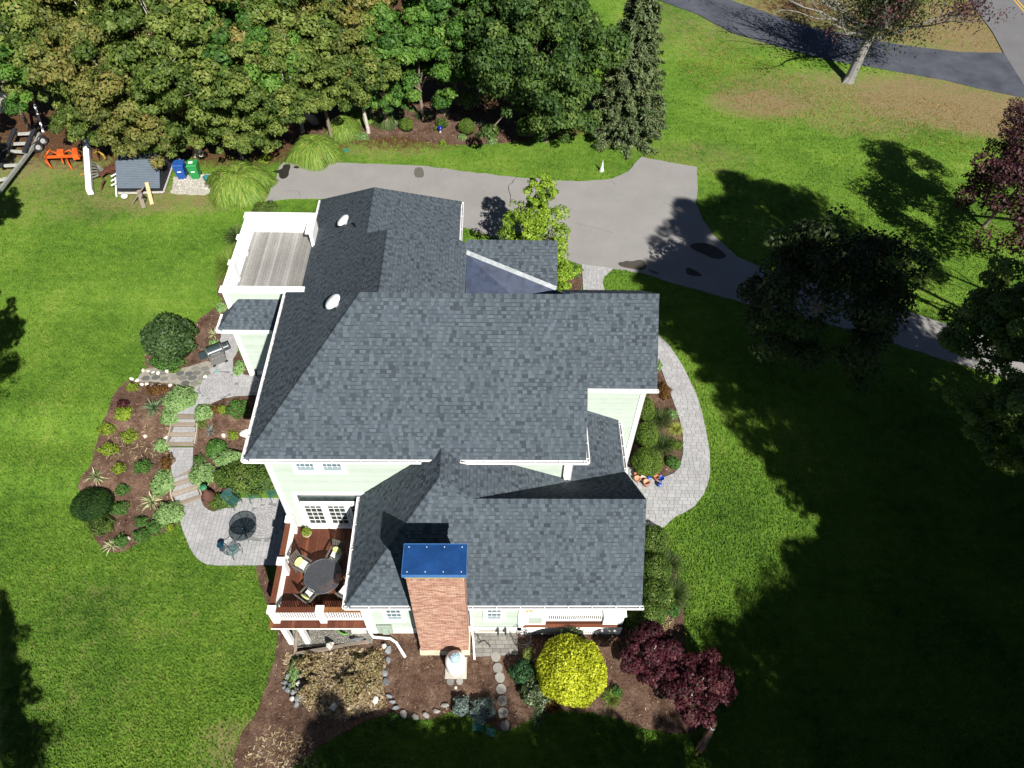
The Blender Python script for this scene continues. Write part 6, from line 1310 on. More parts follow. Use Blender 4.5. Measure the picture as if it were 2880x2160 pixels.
wire_chair(655, 1408, -.6, 'leftmost teal wire chair at the ivy edge'); wire_chair(712, 1390, -1.1, 'middle teal wire chair at the ivy edge'); wire_chair(768, 1384, -1.0, 'teal wire chair against the house corner'); wire_chair(655, 1548, .9, 'teal wire chair pushed against the glass table')
p = W(624, 1540, PZL + .1); t = thing('patio_stand', (p[0], p[1], PZL), 0, 'round dark blue dish on a short stand left of the lower wire chair', 'stand'); mb = MB(); mb.lathe([(.03, .0), (.03, .26), (.13, .3), (.16, .37), (.13, .38), (0, .34)], n=20); mb.build('dish', M('dark_blue_glaze', (.008, .045, .075), .35, .5), t, True); mb = MB(); mb.lathe([(.15, 0), (.15, .02), (.03, .03)], n=16); mb.build('foot', iron, t)
# clay chimney with a green lid
p = W(592, 1400, h(*W(592, 1400, LZ + .3)[:2])); gz_ = -1.55
p = W(590, 1402, gz_); t = thing('clay_chimney', (p[0], p[1], gz_), 0, 'brown clay garden chimney with a green lid beside the lower steps', 'garden stove'); mb = MB(); mb.lathe([(.2, 0), (.29, .12), (.31, .3), (.22, .5), (.12, .66), (.10, .95), (.12, 1.0)], n=22); mb.build('body', M('brown_clay', (.085, .040, .030), .8, .2, .3, 6), t, True); mb = MB(); mb.lathe([(.16, 1.0), (.17, 1.04), (.12, 1.1), (0, 1.12)], n=20); mb.build('lid', M('plastic_cover', (.03, .16, .08), .5), t, True)
mb = MB(); mb.lathe([(.0, 0), (.1, .0), (.1, .02), (0, .02)], n=12); o = mb.build('mouth', dark, t); o.location = (-.22, -.2, .25); o.rotation_euler = (1.2, 0, -.8)
# gas grill
x, y, z = A(612, 1000, .5); t = thing('gas_grill', (x, y, z), 0, 'dark grey gas grill with two closed lids on the stone path', 'grill'); t.rotation_euler = (0, 0, .55)
gm_ = M('grill_dark', (.035, .05, .055), .3, .5, .1); gg = M('grill_grey', (.12, .12, .115), .5, .4, .1); sil = M('stainless', (.45, .46, .47), .3, .5, .1, metal=.6)
def lid(x0, x1, r):
    mb = MB(); n = 8; vs = []
    for X in (x0, x1):
        for i in range(n + 1): a = math.pi * i / n; vs.append((X, .05 + r * math.cos(a), .88 + r * .85 * math.sin(a)))
    mb.add(vs, [(i, i + 1, n + 2 + i, n + 1 + i) for i in range(n)]); mb.build('lid', gm_, t, True)
    e = MB()
    for X, s in ((x0, -1), (x1, 1)):
        for i in range(n): a = math.pi * i / n; b = math.pi * (i + 1) / n; e.beam((X, .05 + r * math.cos(a), .88 + r * .85 * math.sin(a)), (X, .05 + r * math.cos(b), .88 + r * .85 * math.sin(b)), .03, .03)
        e.add([(X, .05 + r * math.cos(math.pi * i / n), .88 + r * .85 * math.sin(math.pi * i / n)) for i in range(n + 1)], [tuple(range(n + 1))])
    e.build('lid_end', gg, t)
lid(-.42, .32, .31); MB().box(-.44, .34, -.26, .36, .62, .88).build('firebox', gg, t); MB().box(-.42, .32, -.2, .3, .08, .62).build('cabinet', gg, t); MB().box(-.40, .30, -.36, -.265, .70, .84).build('control_panel', gg, t)
MB().box(-.85, -.445, -.2, .3, .82, .86).build('side_shelf', gm_, t); MB().box(.345, .72, -.2, .3, .82, .86).build('side_shelf', gm_, t); lid(.40, .68, .2)
mb = MB(); mb.tube([(-.3, -.3, .98), (.2, -.3, .98)], .015, 6); mb.build('handle', sil, t)
for i in range(4): mb = MB(); mb.lathe([(.03, 0), (.025, .03), (0, .03)], n=10); o = mb.build('knob', sil, t); o.location = (-.3 + i * .17, -.362, .77); o.rotation_euler = (math.pi / 2, 0, 0)
for sx in (-.35, .28): mb = MB(); mb.lathe([(.09, -.02), (.09, .02)], n=16); o = mb.build('wheel', black_m, t); o.location = (sx, -.24, .09); o.rotation_euler = (math.pi / 2, 0, 0)
# flagstone path
fp = S6([(430, 500), (470, 488), (500, 492), (560, 520), (620, 520), (650, 490), (700, 480), (790, 450), (822, 455), (815, 510), (800, 545), (750, 575), (705, 612), (640, 600), (600, 580), (520, 575), (440, 570), (385, 570), (400, 530)])
fpw = gpoly(fp); fo = patch('flagstone_path', fpw, M('path_mortar', (.24, .225, .19), .9, .1, .25, 6, .4, 30), .055, .35)
stone_m = tone_mat('flagstone', [(0, (.075, .078, .075)), (.5, (.12, .12, .112)), (1, (.18, .17, .15))], .25, 14)
rr = random.Random(8); xs = [q[0] for q in fpw]; ys = [q[1] for q in fpw]; yy = min(ys); row = 0
while yy < max(ys):
    xx = min(xs) + (row % 2) * .22
    while xx < max(xs):
        cx, cy = xx + rr.uniform(-.05, .05), yy + rr.uniform(-.05, .05)
        if inside(fpw, cx, cy) and all(inside(fpw, cx + .16 * math.cos(a), cy + .13 * math.sin(a)) for a in (0, 1.57, 3.14, 4.71)):
            n = rr.choice([5, 6, 7]); a0_ = rr.random() * 6; mb = MB(); mb.tone = rr.random()
            mb.prism([((.235 + rr.uniform(-.03, .02)) * math.cos(a0_ + 6.283 * k / n), (.17 + rr.uniform(-.02, .02)) * math.sin(a0_ + 6.283 * k / n)) for k in range(n)], 0, .03, .95)
            o = mb.build('flagstone', stone_m, fo); o.location = (cx, cy, h(cx, cy) + .06)
        xx += .46
    yy += .33; row += 1
# stepping stones, round slabs, mats
def slab(name, px, py, r, lab, cat, mat, n=9, hh=.06, sx=1.0, group=None, rot=0.0, poly=None):
    x, y, z = A(px, py); rr2 = random.Random(int(px * 3 + py)); mb = MB(); mb.tone = rr2.random()
    p = poly or [(r * sx * rr2.uniform(.92, 1.06) * math.cos(6.283 * k / n + .2), r * rr2.uniform(.92, 1.06) * math.sin(6.283 * k / n + .2)) for k in range(n)]
    mb.prism(p, .0, hh, .96); o = mb.build(name, mat); o.location = (x, y, z + .035); o.rotation_euler = (0, 0, rot); return tag(o, lab, cat, group)
ordn = ['first (nearest the stoop)', 'second', 'third', 'fourth', 'fifth', 'sixth', 'last, rough edged']
pale_st = tone_mat('pale_stone', [(0, (.17, .165, .15)), (1, (.25, .24, .22))], .2, 18)
for i, (px, py) in enumerate([(1394, 1849), (1400, 1880), (1406, 1907), (1409, 1939), (1413, 1972), (1415, 2006), (1420, 2042)]): slab('stepping_stone', px, py, .205, ordn[i] + ' stepping stone of the line leading down from the stoop', 'stepping stone', pale_st, 10 if i < 6 else 6, group='stepping stones below the stoop')
slab('round_slab', 1267, 1918, .15, 'left of two round slabs below the white tank', 'slab', pale_st, 14); slab('round_slab', 1293, 1917, .145, 'right of two round slabs below the white tank', 'slab', pale_st, 14); slab('white_stone', 1282, 1936, .06, 'small white stone below the round slabs', 'stone', rockw, 6)
gmat = M('green_mat', (.035, .16, .12), .7, .2, .3, 10)
slab('plastic_cover', 1344, 2044, .2, 'left green plastic cover on the lawn edge', 'cover', gmat, hh=.03, poly=[(-.22, -.16), (.2, -.18), (.22, .14), (-.2, .17)]); slab('plastic_cover', 1381, 2059, .2, 'right green plastic cover on the lawn edge', 'cover', gmat, hh=.03, poly=[(-.2, -.1), (.02, -.16), (.14, -.22), (.2, .02), (.16, .12), (-.2, .16)])
slab('plastic_cover', 974, 424, .2, 'small round green cover in the mulch at the drive edge', 'cover', gmat, 10, .04)
# rocks
def rock(px, py, sx, sy, sz, lab, mat=rockm, name='rock', rot=0.0, group=None, cat='rock'):
    x, y, z = A(px, py); rr2 = random.Random(int(px * 13 + py)); n = 7; mb = MB(); mb.tone = rr2.random()
    a = [(math.cos(6.283 * k / n) * rr2.uniform(.7, 1.1) * sx, math.sin(6.283 * k / n) * rr2.uniform(.7, 1.1) * sy) for k in range(n)]
    vs = [(p[0], p[1], -.03) for p in a] + [(p[0] * .95, p[1] * .95, sz * rr2.uniform(.5, .8)) for p in a] + [(p[0] * .55, p[1] * .55, sz * rr2.uniform(.8, 1.05)) for p in a] + [(0, 0, sz)]
    fs = [(i, (i + 1) % n, n + (i + 1) % n, n + i) for i in range(n)] + [(n + i, n + (i + 1) % n, 2 * n + (i + 1) % n, 2 * n + i) for i in range(n)] + [(2 * n + i, 2 * n + (i + 1) % n, 3 * n) for i in range(n)]
    mb.add(vs, fs); o = mb.build(name, mat); o.location = (x, y, z + .04); o.rotation_euler = (0, 0, rot); return tag(o, lab, cat, group)
slate = M('slate_rock', (.15, .16, .17), .8, .2, .35, 6, .5, 20, use_rnd=.4)
RK = [(812, 1905, .12, .14, .25), (832, 1897, .13, .11, .22), (848, 1903, .15, .12, .2), (803, 1922, .12, .1, .15), (818, 1930, .12, .12, .3), (843, 1927, .15, .13, .28), (855, 1925, .12, .12, .2), (810, 1943, .13, .12, .18), (826, 1950, .13, .12, .25), (845, 1945, .14, .13, .3), (823, 1967, .13, .12, .2), (838, 1968, .15, .13, .22), (836, 1983, .12, .13, .15), (850, 1958, .13, .12, .2), (800, 1935, .1, .1, .12)]
for i, (px, py, a, b, c) in enumerate(RK):
    pos = ('top', 'middle', 'bottom')[0 if py < 1915 else (1 if py < 1952 else 2)]; side = 'left' if px < 822 else ('centre' if px < 840 else 'right')
    rock(px, py, a, b, c, f'{"cream" if i in (5, 10) else "grey slate"} rock in the {pos} {side} of the rock pile, {["touching the mulch edge","overlapping its neighbour","half buried","tilted","low and flat","with a straight edge","sharp cornered","small","broad","squat","rounded","dark","lowest","near the straw","outermost"][i]}', rockw if i in (5, 10) else slate, rot=i, group='rocks piled beside the dry fern bed')
EDG = [(1093, 1830, .15, .2), (1092, 1858, .12, .16), (1083, 1895, .14, .16), (1085, 1920, .15, .2), (1096, 1960, .08, .16), (1105, 1975, .08, .16), (1115, 1992, .1, .16), (1135, 2010, .19, .15), (1168, 2018, .18, .12), (1198, 2012, .18, .12), (1228, 2002, .17, .08), (1253, 1985, .2, .1), (1080, 1875, .08, .1)]
for i, (px, py, a, b) in enumerate(EDG): rock(px, py, a, b, .12, f'edging stone {["below the downspout","under the downspout stone","left of the bare soil, upper","left of the bare soil, wide","thin one on the left bend","thin one further down the bend","small one before the arc","big pale one at the left of the arc","big pale one at the bottom of the arc","pointed one right of the arc bottom","long narrow one on the right of the arc","pale block ending the arc","small round one above the wide stone"][i]}', slate if i < 7 else pale_st, 'edging_stone', .3 * i, 'stones edging the bare soil circle', 'edging stone')
for px, py, a, b, c, lab, m in [(932, 1820, .2, .18, .3, 'round pale boulder at the edge of the gravel under the deck', rockw), (941, 1990, .16, .15, .2, 'square cream block in the dry bed', rockw), (1057, 1970, .14, .18, .12, 'flat cream slab leaning in the dry bed', rockw), (1081, 1820, .11, .12, .2, 'greenish round stone under the downspout', rockw), (700, 1222, .52, .22, .3, 'long pale boulder under the main eave', rockw), (630, 1227, .14, .12, .15, 'cream stone left of the long boulder', rockw), (613, 1333, .2, .16, .25, 'cream rocks above the ivy', rockw), (470, 1234, .14, .14, .15, 'white stone at the left of the steps', rockw), (410, 1229, .13, .1, .12, 'white stone in the middle of the left garden', rockw), (364, 1517, .1, .07, .2, 'small dark and white garden ornament by the three leafy plants', rockw), (578, 1062, .1, .12, .1, 'white edging pebble at the stone path', rockw), (1010, 1800, .4, .1, .14, 'flat stones at the edge of the gravel under the deck', slate), (945, 248, .25, .12, .4, 'pale grey log end in the wood', rockw)]: rock(px, py, a, b, c, lab, m, 'stone' if a < .3 else 'boulder', cat='stone')
rr = random.Random(3)
for i, (px, py) in enumerate([(372, 1068), (388, 1072), (404, 1044), (418, 1046), (432, 1050), (446, 1052), (400, 1083), (414, 1082), (428, 1086), (450, 1088), (480, 1086), (470, 1045)]): rock(px, py, .13, .1, .1, f'white rock bordering the stone path, {["leftmost","lower left","upper left","next along the top","third along the top","fourth along the top","lower left second","lower left third","lower middle","lower middle second","rightmost lower","rightmost upper"][i]}', rockw, 'border_rock', i, 'white rocks bordering the stone path')
slab('slate_marker', 0 + 612, 1047, .13, 'green glazed stone beside the gas grill', 'stone', M('green_stone', (.16, .30, .24), .6, .3, .2, 8), 6, .06)
# propane tank
x, y, z = W(1283, 1879, .05); t = thing('propane_tank', (x, y, h(x, y)), 0, 'white upright gas tank with a pale blue dome lid below the chimney', 'gas tank')
mb = MB(); mb.lathe([(.30, .10), (.37, .18), (.40, .34), (.40, .92), (.37, 1.06), (.28, 1.17), (.12, 1.23), (0, 1.24)], n=32); mb.build('tank', M('tank_white', (.72, .72, .71), .4, .4, .03), t, True); mb = MB(); mb.lathe([(.20, 1.16), (.21, 1.34), (.17, 1.41), (0, 1.44)], n=24); mb.build('dome_lid', M('dome_blue', (.25, .38, .46), .5, .3, .15, 6), t, True)
rb = MB()
for k in range(6): a = 6.283 * k / 6; rb.beam((.03 * math.cos(a), .03 * math.sin(a), 1.447), (.16 * math.cos(a), .16 * math.sin(a), 1.42), .02, .012)
rb.build('lid_rib', M('dome_rib', (.42, .52, .58), .5), t); MB().box(-.42, .42, -.42, .42, .03, .1).build('slab', concrete, t); mb = MB(); mb.lathe([(.28, .1), (.28, .16)], n=20); mb.build('foot_ring', metal_w, t)
mb = MB(); mb.tube([(x - .1, CY0 - .02, .95), (x - .1, CY0 - .06, .7), (x - .02, y + .3, .9), (x, y + .18, 1.2)], .012, 6); tag(mb.build('gas_hose', M('yellow_hose', (.35, .25, .12), .6)), 'thin tan gas hose from the chimney to the white tank', 'hose')
# flower pots on the walkway
terr = M('terracotta', (.33, .13, .07), .75, .2, .2, 8); terl = M('pale_terracotta', (.45, .24, .15), .75, .2, .2, 8); cob = M('cobalt_glaze', (.01, .05, .30), .25, .5, .1); grg = M('green_glaze', (.22, .28, .12), .4, .4, .15)
def pot(px, py, r, hh, m, lab, tip=False, full=False):
    x, y, z = W(px, py, hh + .05); t = MB(); prof = [(r * .62, 0), (r * .8, hh * .5), (r * .92, hh * .86), (r * 1.06, hh * .86), (r * 1.08, hh), (r * .94, hh), (r * .8, hh * .6), (0, hh * (.86 if full else .25))]; t.lathe(prof, n=22)
    o = t.build('flower_pot', m, None, True); o.location = (x, y, .085)
    if tip: o.rotation_euler = (1.3, 0, .6); o.location = (x, y, .085 + r)
    return tag(o, lab, 'flower pot', 'empty flower pots at the walkway corner')
pot(1797, 1321, .15, .36, grg, 'olive green glazed pot at the back of the pot group'); pot(1790, 1333, .11, .22, terr, 'small dark terracotta pot beside the olive green one'); pot(1793, 1346, .145, .24, terl, 'filled pale orange pot at the left of the group', full=True); pot(1809, 1345, .14, .2, M('pink_pot', (.48, .34, .28), .8), 'pinkish upturned pot in the middle of the group', full=True)
pot(1819, 1356, .15, .34, terl, 'tallest terracotta pot at the front of the group'); pot(1819, 1337, .12, .2, cob, 'blue glazed pot lying behind the tall terracotta pot', True); pot(1846, 1341, .13, .26, terr, 'dark terracotta pot of the right hand trio'); pot(1860, 1345, .125, .24, cob, 'blue rimmed pot of the right hand trio'); pot(1850, 1358, .11, .16, cob, 'blue pot tipped over in front of the right hand trio', True)
# porch things
orange = M('pumpkin_orange', (.50, .17, .012), .6, .3, .15, 10); tan = M('gourd_tan', (.40, .30, .16), .6)
for px, r, m, lab in ((1481, .15, orange, 'largest orange pumpkin on the left porch pedestal'), (1495, .12, orange, 'middle pumpkin on the left porch pedestal'), (1508, .075, tan, 'small pale gourd on the left porch pedestal')):
    q = W(px, 1700 + 1, 1.94); o_y = 11.05; q = onY(px, 1700, o_y); t = thing('pumpkin', (q[0], o_y, 1.94), 0, lab, 'pumpkin', 'pumpkins on the porch pedestal'); mb = MB(); n = 20; vs = []
    for i in range(7):
        el = -1.2 + 2.55 * i / 6
        for k in range(n): a = 6.283 * k / n; rr_ = r * (1 + .07 * math.cos(10 * a)) * math.cos(el); vs.append((rr_ * math.cos(a), rr_ * math.sin(a), r * .72 * (math.sin(el) + .9)))
    mb.add(vs, [(i * n + k, i * n + (k + 1) % n, (i + 1) * n + (k + 1) % n, (i + 1) * n + k) for i in range(6) for k in range(n)] + [tuple(6 * n + k for k in range(n))]); mb.build('body', m, t, True); mb = MB(); mb.tube([(0, 0, r * 1.2), (.01, .01, r * 1.55)], [.02, .012], 6); mb.build('stem', bark, t)
for px, hw, lab in ((1600, .95, 'light blue covered oval table on the porch'),):
    q = onY(px, 1712, 11.75); t = thing('porch_table', (q[0], 12.0, PZ), 0, lab, 'table'); mb = MB(); mb.lathe([(.78, .60), (.80, .74), (.7, .76), (0, .765)], n=30, sx=1.15, sy=.8); mb.build('cover', M('pale_blue_cover', (.22, .36, .44), .6, .2, .3, 4), t, True); MB().box(-.05, .05, -.05, .05, 0, .62).build('leg', iron, t)
q = onY(1526, 1712, 11.6); t = thing('porch_chair', (q[0], 11.9, PZ), 0, 'dark blue chair left of the covered porch table', 'chair'); nb_ = M('navy', (.01, .025, .10), .6); MB().box(-.24, .24, -.22, .22, .38, .44).build('seat', nb_, t); MB().box(-.24, .24, .22, .27, .44, .95).build('backrest', nb_, t)
for sx in (-.22, .18):
    for sy in (-.2, .2): MB().box(sx, sx + .04, sy, sy + .04, 0, .38).build('leg', nb_, t)
# storage box with ribbed lid, boards, bins
def world_from(px, py, z): return Vector(W(px, py, z))
bx_ = thing('storage_box', W(435, 480, .5), 0, 'grey ribbed storage box with a sloping black side at the edge of the wood', 'storage box'); bx_.location = (0, 0, 0)
ribm = M('ribbed_grey', (.10, .125, .155), .5, .4, .12, 3); ribd = M('black_panel', (.018, .02, .024), .6, .3, .3, 6); trimg = M('grey_trim', (.40, .38, .36), .6, .3, .15)
q = {k: world_from(*v) for k, v in {'fl': (328, 530, .55), 'fr': (450, 530, .55), 'tl': (325, 452, 1.35), 'tr': (448, 447, 1.35), 'bl': (343, 424, 1.2), 'br': (460, 416, 1.2), 'rb': (486, 452, .35), 'gfl': (337, 543, .12), 'gfr': (460, 540, .12), 'grb': (486, 462, .12)}.items()}
n = 17; me_n = MB()
for i in range(n):
    a, b = i / n, (i + .55) / n; L0 = q['fl'].lerp(q['tl'], a); L1 = q['fl'].lerp(q['tl'], b); L2 = q['fl'].lerp(q['tl'], (i + 1) / n); R0 = q['fr'].lerp(q['tr'], a); R1 = q['fr'].lerp(q['tr'], b); R2 = q['fr'].lerp(q['tr'], (i + 1) / n)
    up_ = Vector((0, -.02, .035)); me_n.add([L0 + up_, R0 + up_, R1 + up_, L1 + up_, L1, R1, R2, L2, L2 + up_, R2 + up_], [(0, 1, 2, 3), (3, 2, 5, 4), (4, 5, 6, 7), (7, 6, 9, 8)])
me_n.build('ribbed_lid', ribm, bx_)
mb = MB(); mb.add([q['tl'], q['tr'], q['br'], q['bl']], [(0, 1, 2, 3)]); mb.build('back_lid', M('dark_lid', (.05, .062, .075), .6, .3, .2), bx_)
mb = MB(); mb.add([q['fr'], q['rb'], q['br'], q['tr'], q['gfr'], q['grb']], [(0, 1, 2, 3), (4, 5, 1, 0)]); mb.build('side_panel', ribd, bx_)
mb = MB(); g_ = lambda v: Vector((v.x, v.y, .02)); mb.add([q['gfl'], q['gfr'], q['fr'], q['fl'], q['bl'], g_(q['bl']), q['tl'], g_(q['gfl']), g_(q['gfr']), g_(q['grb']), g_(q['br']), q['br']], [(0, 1, 2, 3), (5, 7, 3, 6, 4), (7, 8, 1, 0), (5, 10, 11, 4), (8, 9, 10), ]); mb.build('body', ribd, bx_)
mb = MB(); mb.beam(q['gfl'] + Vector((-.05, -.06, .05)), q['gfr'] + Vector((.02, -.06, .05)), .1, .12); mb.beam(q['gfr'] + Vector((.02, -.03, .05)), q['grb'] + Vector((.06, 0, .08)), .12, .1); mb.build('rail', trimg, bx_)
MB().box(-.02, .02, -.02, .02, 0, 0).build('latch', trimg, bx_) if False else None
def board(a, b, w, t_, mat, lab, name='board', cat='board', up=(0, 0, 1)): mb = MB(); mb.beam(a, b, w, t_, up); return tag(mb.build(name, mat), lab, cat)
newwood = M('new_wood', (.42, .32, .17), .7, .2, .15, 8); oldwood = M('old_wood', (.19, .16, .13), .85, .1, .25, 10)
board(world_from(412, 513, .95), world_from(428, 575, .05), .22, .04, newwood, 'new yellow board leaning on the storage box'); board(world_from(390, 535, .6), world_from(405, 585, .05), .24, .05, oldwood, 'old grey board leaning below the storage box')
board(world_from(406, 522, .9), world_from(370, 575, .05), .08, .05, oldwood, 'thin grey stick crossing the old board'); mb = MB(); mb.lathe([(.2, 0), (.2, .14), (.1, .17), (0, .18)], n=18); o = mb.build('white_dish', metal_w, None, True); o.location = W(351, 554, .1); tag(o, 'round white dish under the front of the storage box', 'dish')
mb = MB(); mb.tube([(.2 * math.cos(a), 0, .2 * math.sin(a)) for a in np.linspace(0, 6.283, 17)], .05, 8, False); o = mb.build('small_tyre', black_m, None, True); o.location = W(405, 560, .2); o.rotation_euler = (0, 0, 1.3); tag(o, 'small black tyre behind the leaning grey board', 'tyre')
for i, yy in enumerate((490, 503, 516)): board(world_from(312, yy + 6, .45), world_from(328, yy - 2, .5), .06, .05, white, f'{["upper","middle","lower"][i]} white slat sticking out left of the storage box', 'slat_board', 'slat')
board(world_from(325, 500, .3), world_from(328, 552, .1), .08, .08, white, 'white upright strip at the left corner of the storage box', 'white_strip', 'strip')
def bin_(px, py, m, lab, rz):
    x, y, z = W(px, py, .05); t = thing('wheeled_bin', (x, y, .02), rz, lab, 'wheeled bin'); mb = MB(); b = [(-.24, -.27), (.24, -.27), (.24, .27), (-.24, .27)]; T_ = [(-.31, -.36), (.31, -.36), (.31, .36), (-.31, .36)]
    mb.add([(*p, .04) for p in b] + [(*p, 1.02) for p in T_], [(3, 2, 1, 0), (0, 1, 5, 4), (1, 2, 6, 5), (2, 3, 7, 6), (3, 0, 4, 7)]); mb.build('body', m, t); mb = MB(); mb.box(-.33, .33, -.39, .38, 1.02, 1.06); mb.prism([(-.3, -.34), (.3, -.34), (.3, .34), (-.3, .34)], 1.06, 1.11, .9); mb.build('lid', m, t)
    mb = MB(); mb.box(-.12, .12, -.375, -.36, .62, .68); mb.build('label', metal_w, t)
    for sx in (-1, 1): mb = MB(); mb.lathe([(.13, -.03), (.13, .03)], n=16); o = mb.build('wheel', black_m, t); o.location = (sx * .27, .3, .13); o.rotation_euler = (0, math.pi / 2, 0)
    mb = MB(); mb.tube([(-.25, .42, 1.0), (.25, .42, 1.0)], .02, 6); mb.build('handle', m, t); return t
bin_(515, 497, M('bin_blue', (.012, .065, .26), .5, .35, .15, 5), 'blue wheeled bin with a cluttered lid beside the storage box', .12); gbn = bin_(553, 497, M('bin_green', (.02, .21, .055), .5, .35, .12, 5), 'green wheeled bin with a white sticker on its lid', .12)
MB().box(-.2, .06, -.1, .12, 1.111, 1.115).build('sticker', metal_w, gbn)
mb = MB(); mb.lathe([(.16, 0), (.2, .2), (.22, .3), (.18, .3), (0, .1)], n=18); o = mb.build('teal_bucket', M('teal_plastic', (.02, .13, .14), .5), None, True); o.location = W(584, 508, .05); tag(o, 'teal bucket at the end of the white gravel by the tall grass', 'bucket')
# white beam on the grass, pole, implements
p0, p1 = world_from(243, 397, .35), world_from(253, 540, .3); board(p0, p1, .34, .4, white, 'long white beam lying on the grass left of the storage box', 'white_beam', 'beam')
board(world_from(97, 293, 1.3), world_from(122, 372, .1), .14, .14, white, 'white post leaning at the head of the boat trailer', 'white_post', 'post')
orr = M('orange_paint', (.50, .085, .012), .5, .35, .2, 8)
t = thing('tractor_implement', (0, 0, 0), 0, 'bright orange tractor implement with curved tines on the dry grass', 'farm implement'); q1 = lambda px, py, z: Vector(W(px, py, z))
mb = MB(); mb.beam(q1(126, 442, .5), q1(226, 438, .5), .14, .14); mb.build('tool_bar', orr, t); mb = MB(); mb.prism([(v.x, v.y) for v in (q1(205, 446, .6), q1(224, 444, .6), q1(221, 424, .6), q1(206, 424, .6))], .5, .85, .9); mb.build('hopper', orr, t); mb = MB(); mb.prism([(v.x, v.y) for v in (q1(160, 438, .6), q1(182, 438, .6), q1(182, 424, .6), q1(162, 424, .6))], .5, .75, .9); mb.build('gearbox', orr, t)
for a_ in ([(140, 424, .8), (160, 432, .7), (170, 440, .55)], [(128, 440, .6), (134, 428, .85), (142, 420, .9)], [(128, 444, .5), (136, 460, .4), (148, 475, .05)], [(172, 444, .5), (178, 458, .35), (180, 458, .05)], [(186, 444, .5), (194, 462, .35), (205, 478, .05)], [(130, 446, .4), (128, 456, .3), (140, 462, .2)], [(182, 428, .8), (195, 422, .9), (206, 430, .7)]):
    mb = MB(); mb.tube([q1(*p) for p in a_], .05, 6); mb.build('tine', orr, t, True)
t = thing('rusty_rake', (0, 0, 0), 0, 'rusty brown farm rake with curved bars beside the storage box', 'farm implement'); rust = M('rust', (.085, .032, .022), .85, .2, .35, 8)
for i in range(7): mb = MB(); mb.tube([q1(283 + i * 2, 500 - i * 5, .3), q1(300, 482 - i * 3 + i, .55), q1(326, 492 - i * 7, .35)], .035, 6, False); mb.build('bar', rust, t)
mb = MB(); mb.tube([q1(293, 505, .4), q1(286, 520, .3), q1(285, 534, .05)], .06, 6); mb.build('leg', rust, t); mb = MB(); mb.beam(q1(278, 492, .35), q1(326, 470, .4), .3, .1); mb.build('frame', rust, t)
t = thing('grey_plough', (0, 0, 0), 0, 'grey metal bars heaped between the white beam and the rusty rake', 'scrap metal'); 
for i in range(6): mb = MB(); mb.tube([q1(258, 455 + i * 9, .3), q1(272 + i, 462 + i * 6, .45), q1(290 - i * 3, 478 + i * 3, .1)], .04, 6); mb.build('bar', M('dull_metal', (.14, .14, .14), .6, .4, .3), t)
t = thing('yellow_machine', (0, 0, 0), 0, 'faded yellow machine part at the wood edge behind the white beam', 'farm implement'); yl = M('faded_yellow', (.30, .19, .03), .6, .3, .3, 8)
mb = MB(); mb.tube([q1(266, 430, .5), q1(276, 424, .8), q1(290, 436, .5), q1(296, 446, .2)], .07, 6); mb.build('arm', yl, t); mb = MB(); mb.prism([(v.x, v.y) for v in (q1(262, 448, .2), q1(280, 450, .2), q1(278, 428, .2), q1(264, 430, .2))], .1, .5, .8); mb.build('housing', M('brown_metal', (.10, .055, .02), .7), t)
board(world_from(226, 491, .06), world_from(240, 489, .1), .1, .06, yl, 'yellow tine end sticking out left of the white beam', 'yellow_tine', 'tine')
# boat trailer
t = thing('boat_trailer', (0, 0, 0), 0, 'grey boat trailer with black bunks and twin wheels at the left edge', 'trailer'); galv = M('galvanised', (.22, .23, .22), .55, .5, .25, 5); bunk = M('black_bunk', (.022, .024, .028), .8, .2, .3)
mb = MB(); mb.beam(q1(112, 375, .55), q1(92, 415, .55), .14, .18); mb.beam(q1(92, 415, .55), q1(-20, 560, .55), .16, .2); mb.build('side_rail', galv, t); mb = MB(); mb.beam(q1(-10, 405, .55), q1(-60, 520, .55), .16, .2); mb.build('side_rail', galv, t)
for a_, b_ in (((46, 377, .5), (90, 375, .5)), ((36, 405, .5), (80, 403, .5)), ((22, 425, .5), (78, 428, .5)), ((12, 466, .5), (58, 464, .5)), ((-10, 508, .5), (30, 500, .5))): mb = MB(); mb.beam(q1(*a_), q1(*b_), .16, .14); mb.build('cross_member', M('pale_galv', (.34, .34, .32), .5, .4, .2), t)
for a_, b_ in (((42, 362, .85), (12, 432, .85)), ((100, 356, .85), (68, 428, .85)), ((12, 432, .85), (0, 470, .6))): mb = MB(); mb.beam(q1(*a_), q1(*b_), .26, .12); mb.build('bunk', bunk, t)
for cx, cy in ((106, 414), (119, 396)):
    mb = MB(); c0 = q1(cx, cy, .36); ax = Vector((.86, -.5, 0)); U1 = Vector((.5, .86, 0)); mb.tube([c0 + U1 * (.29 * math.cos(a)) + Vector((0, 0, .29 * math.sin(a))) for a in np.linspace(0, 6.283, 21)], .1, 8, False); w_ = mb.build('wheel', black_m, t, True); mb = MB(); mb.tube([c0 - ax * .05, c0 + ax * .05], .17, 14); mb.build('rim', M('rim_grey', (.35, .35, .35), .5), w_)
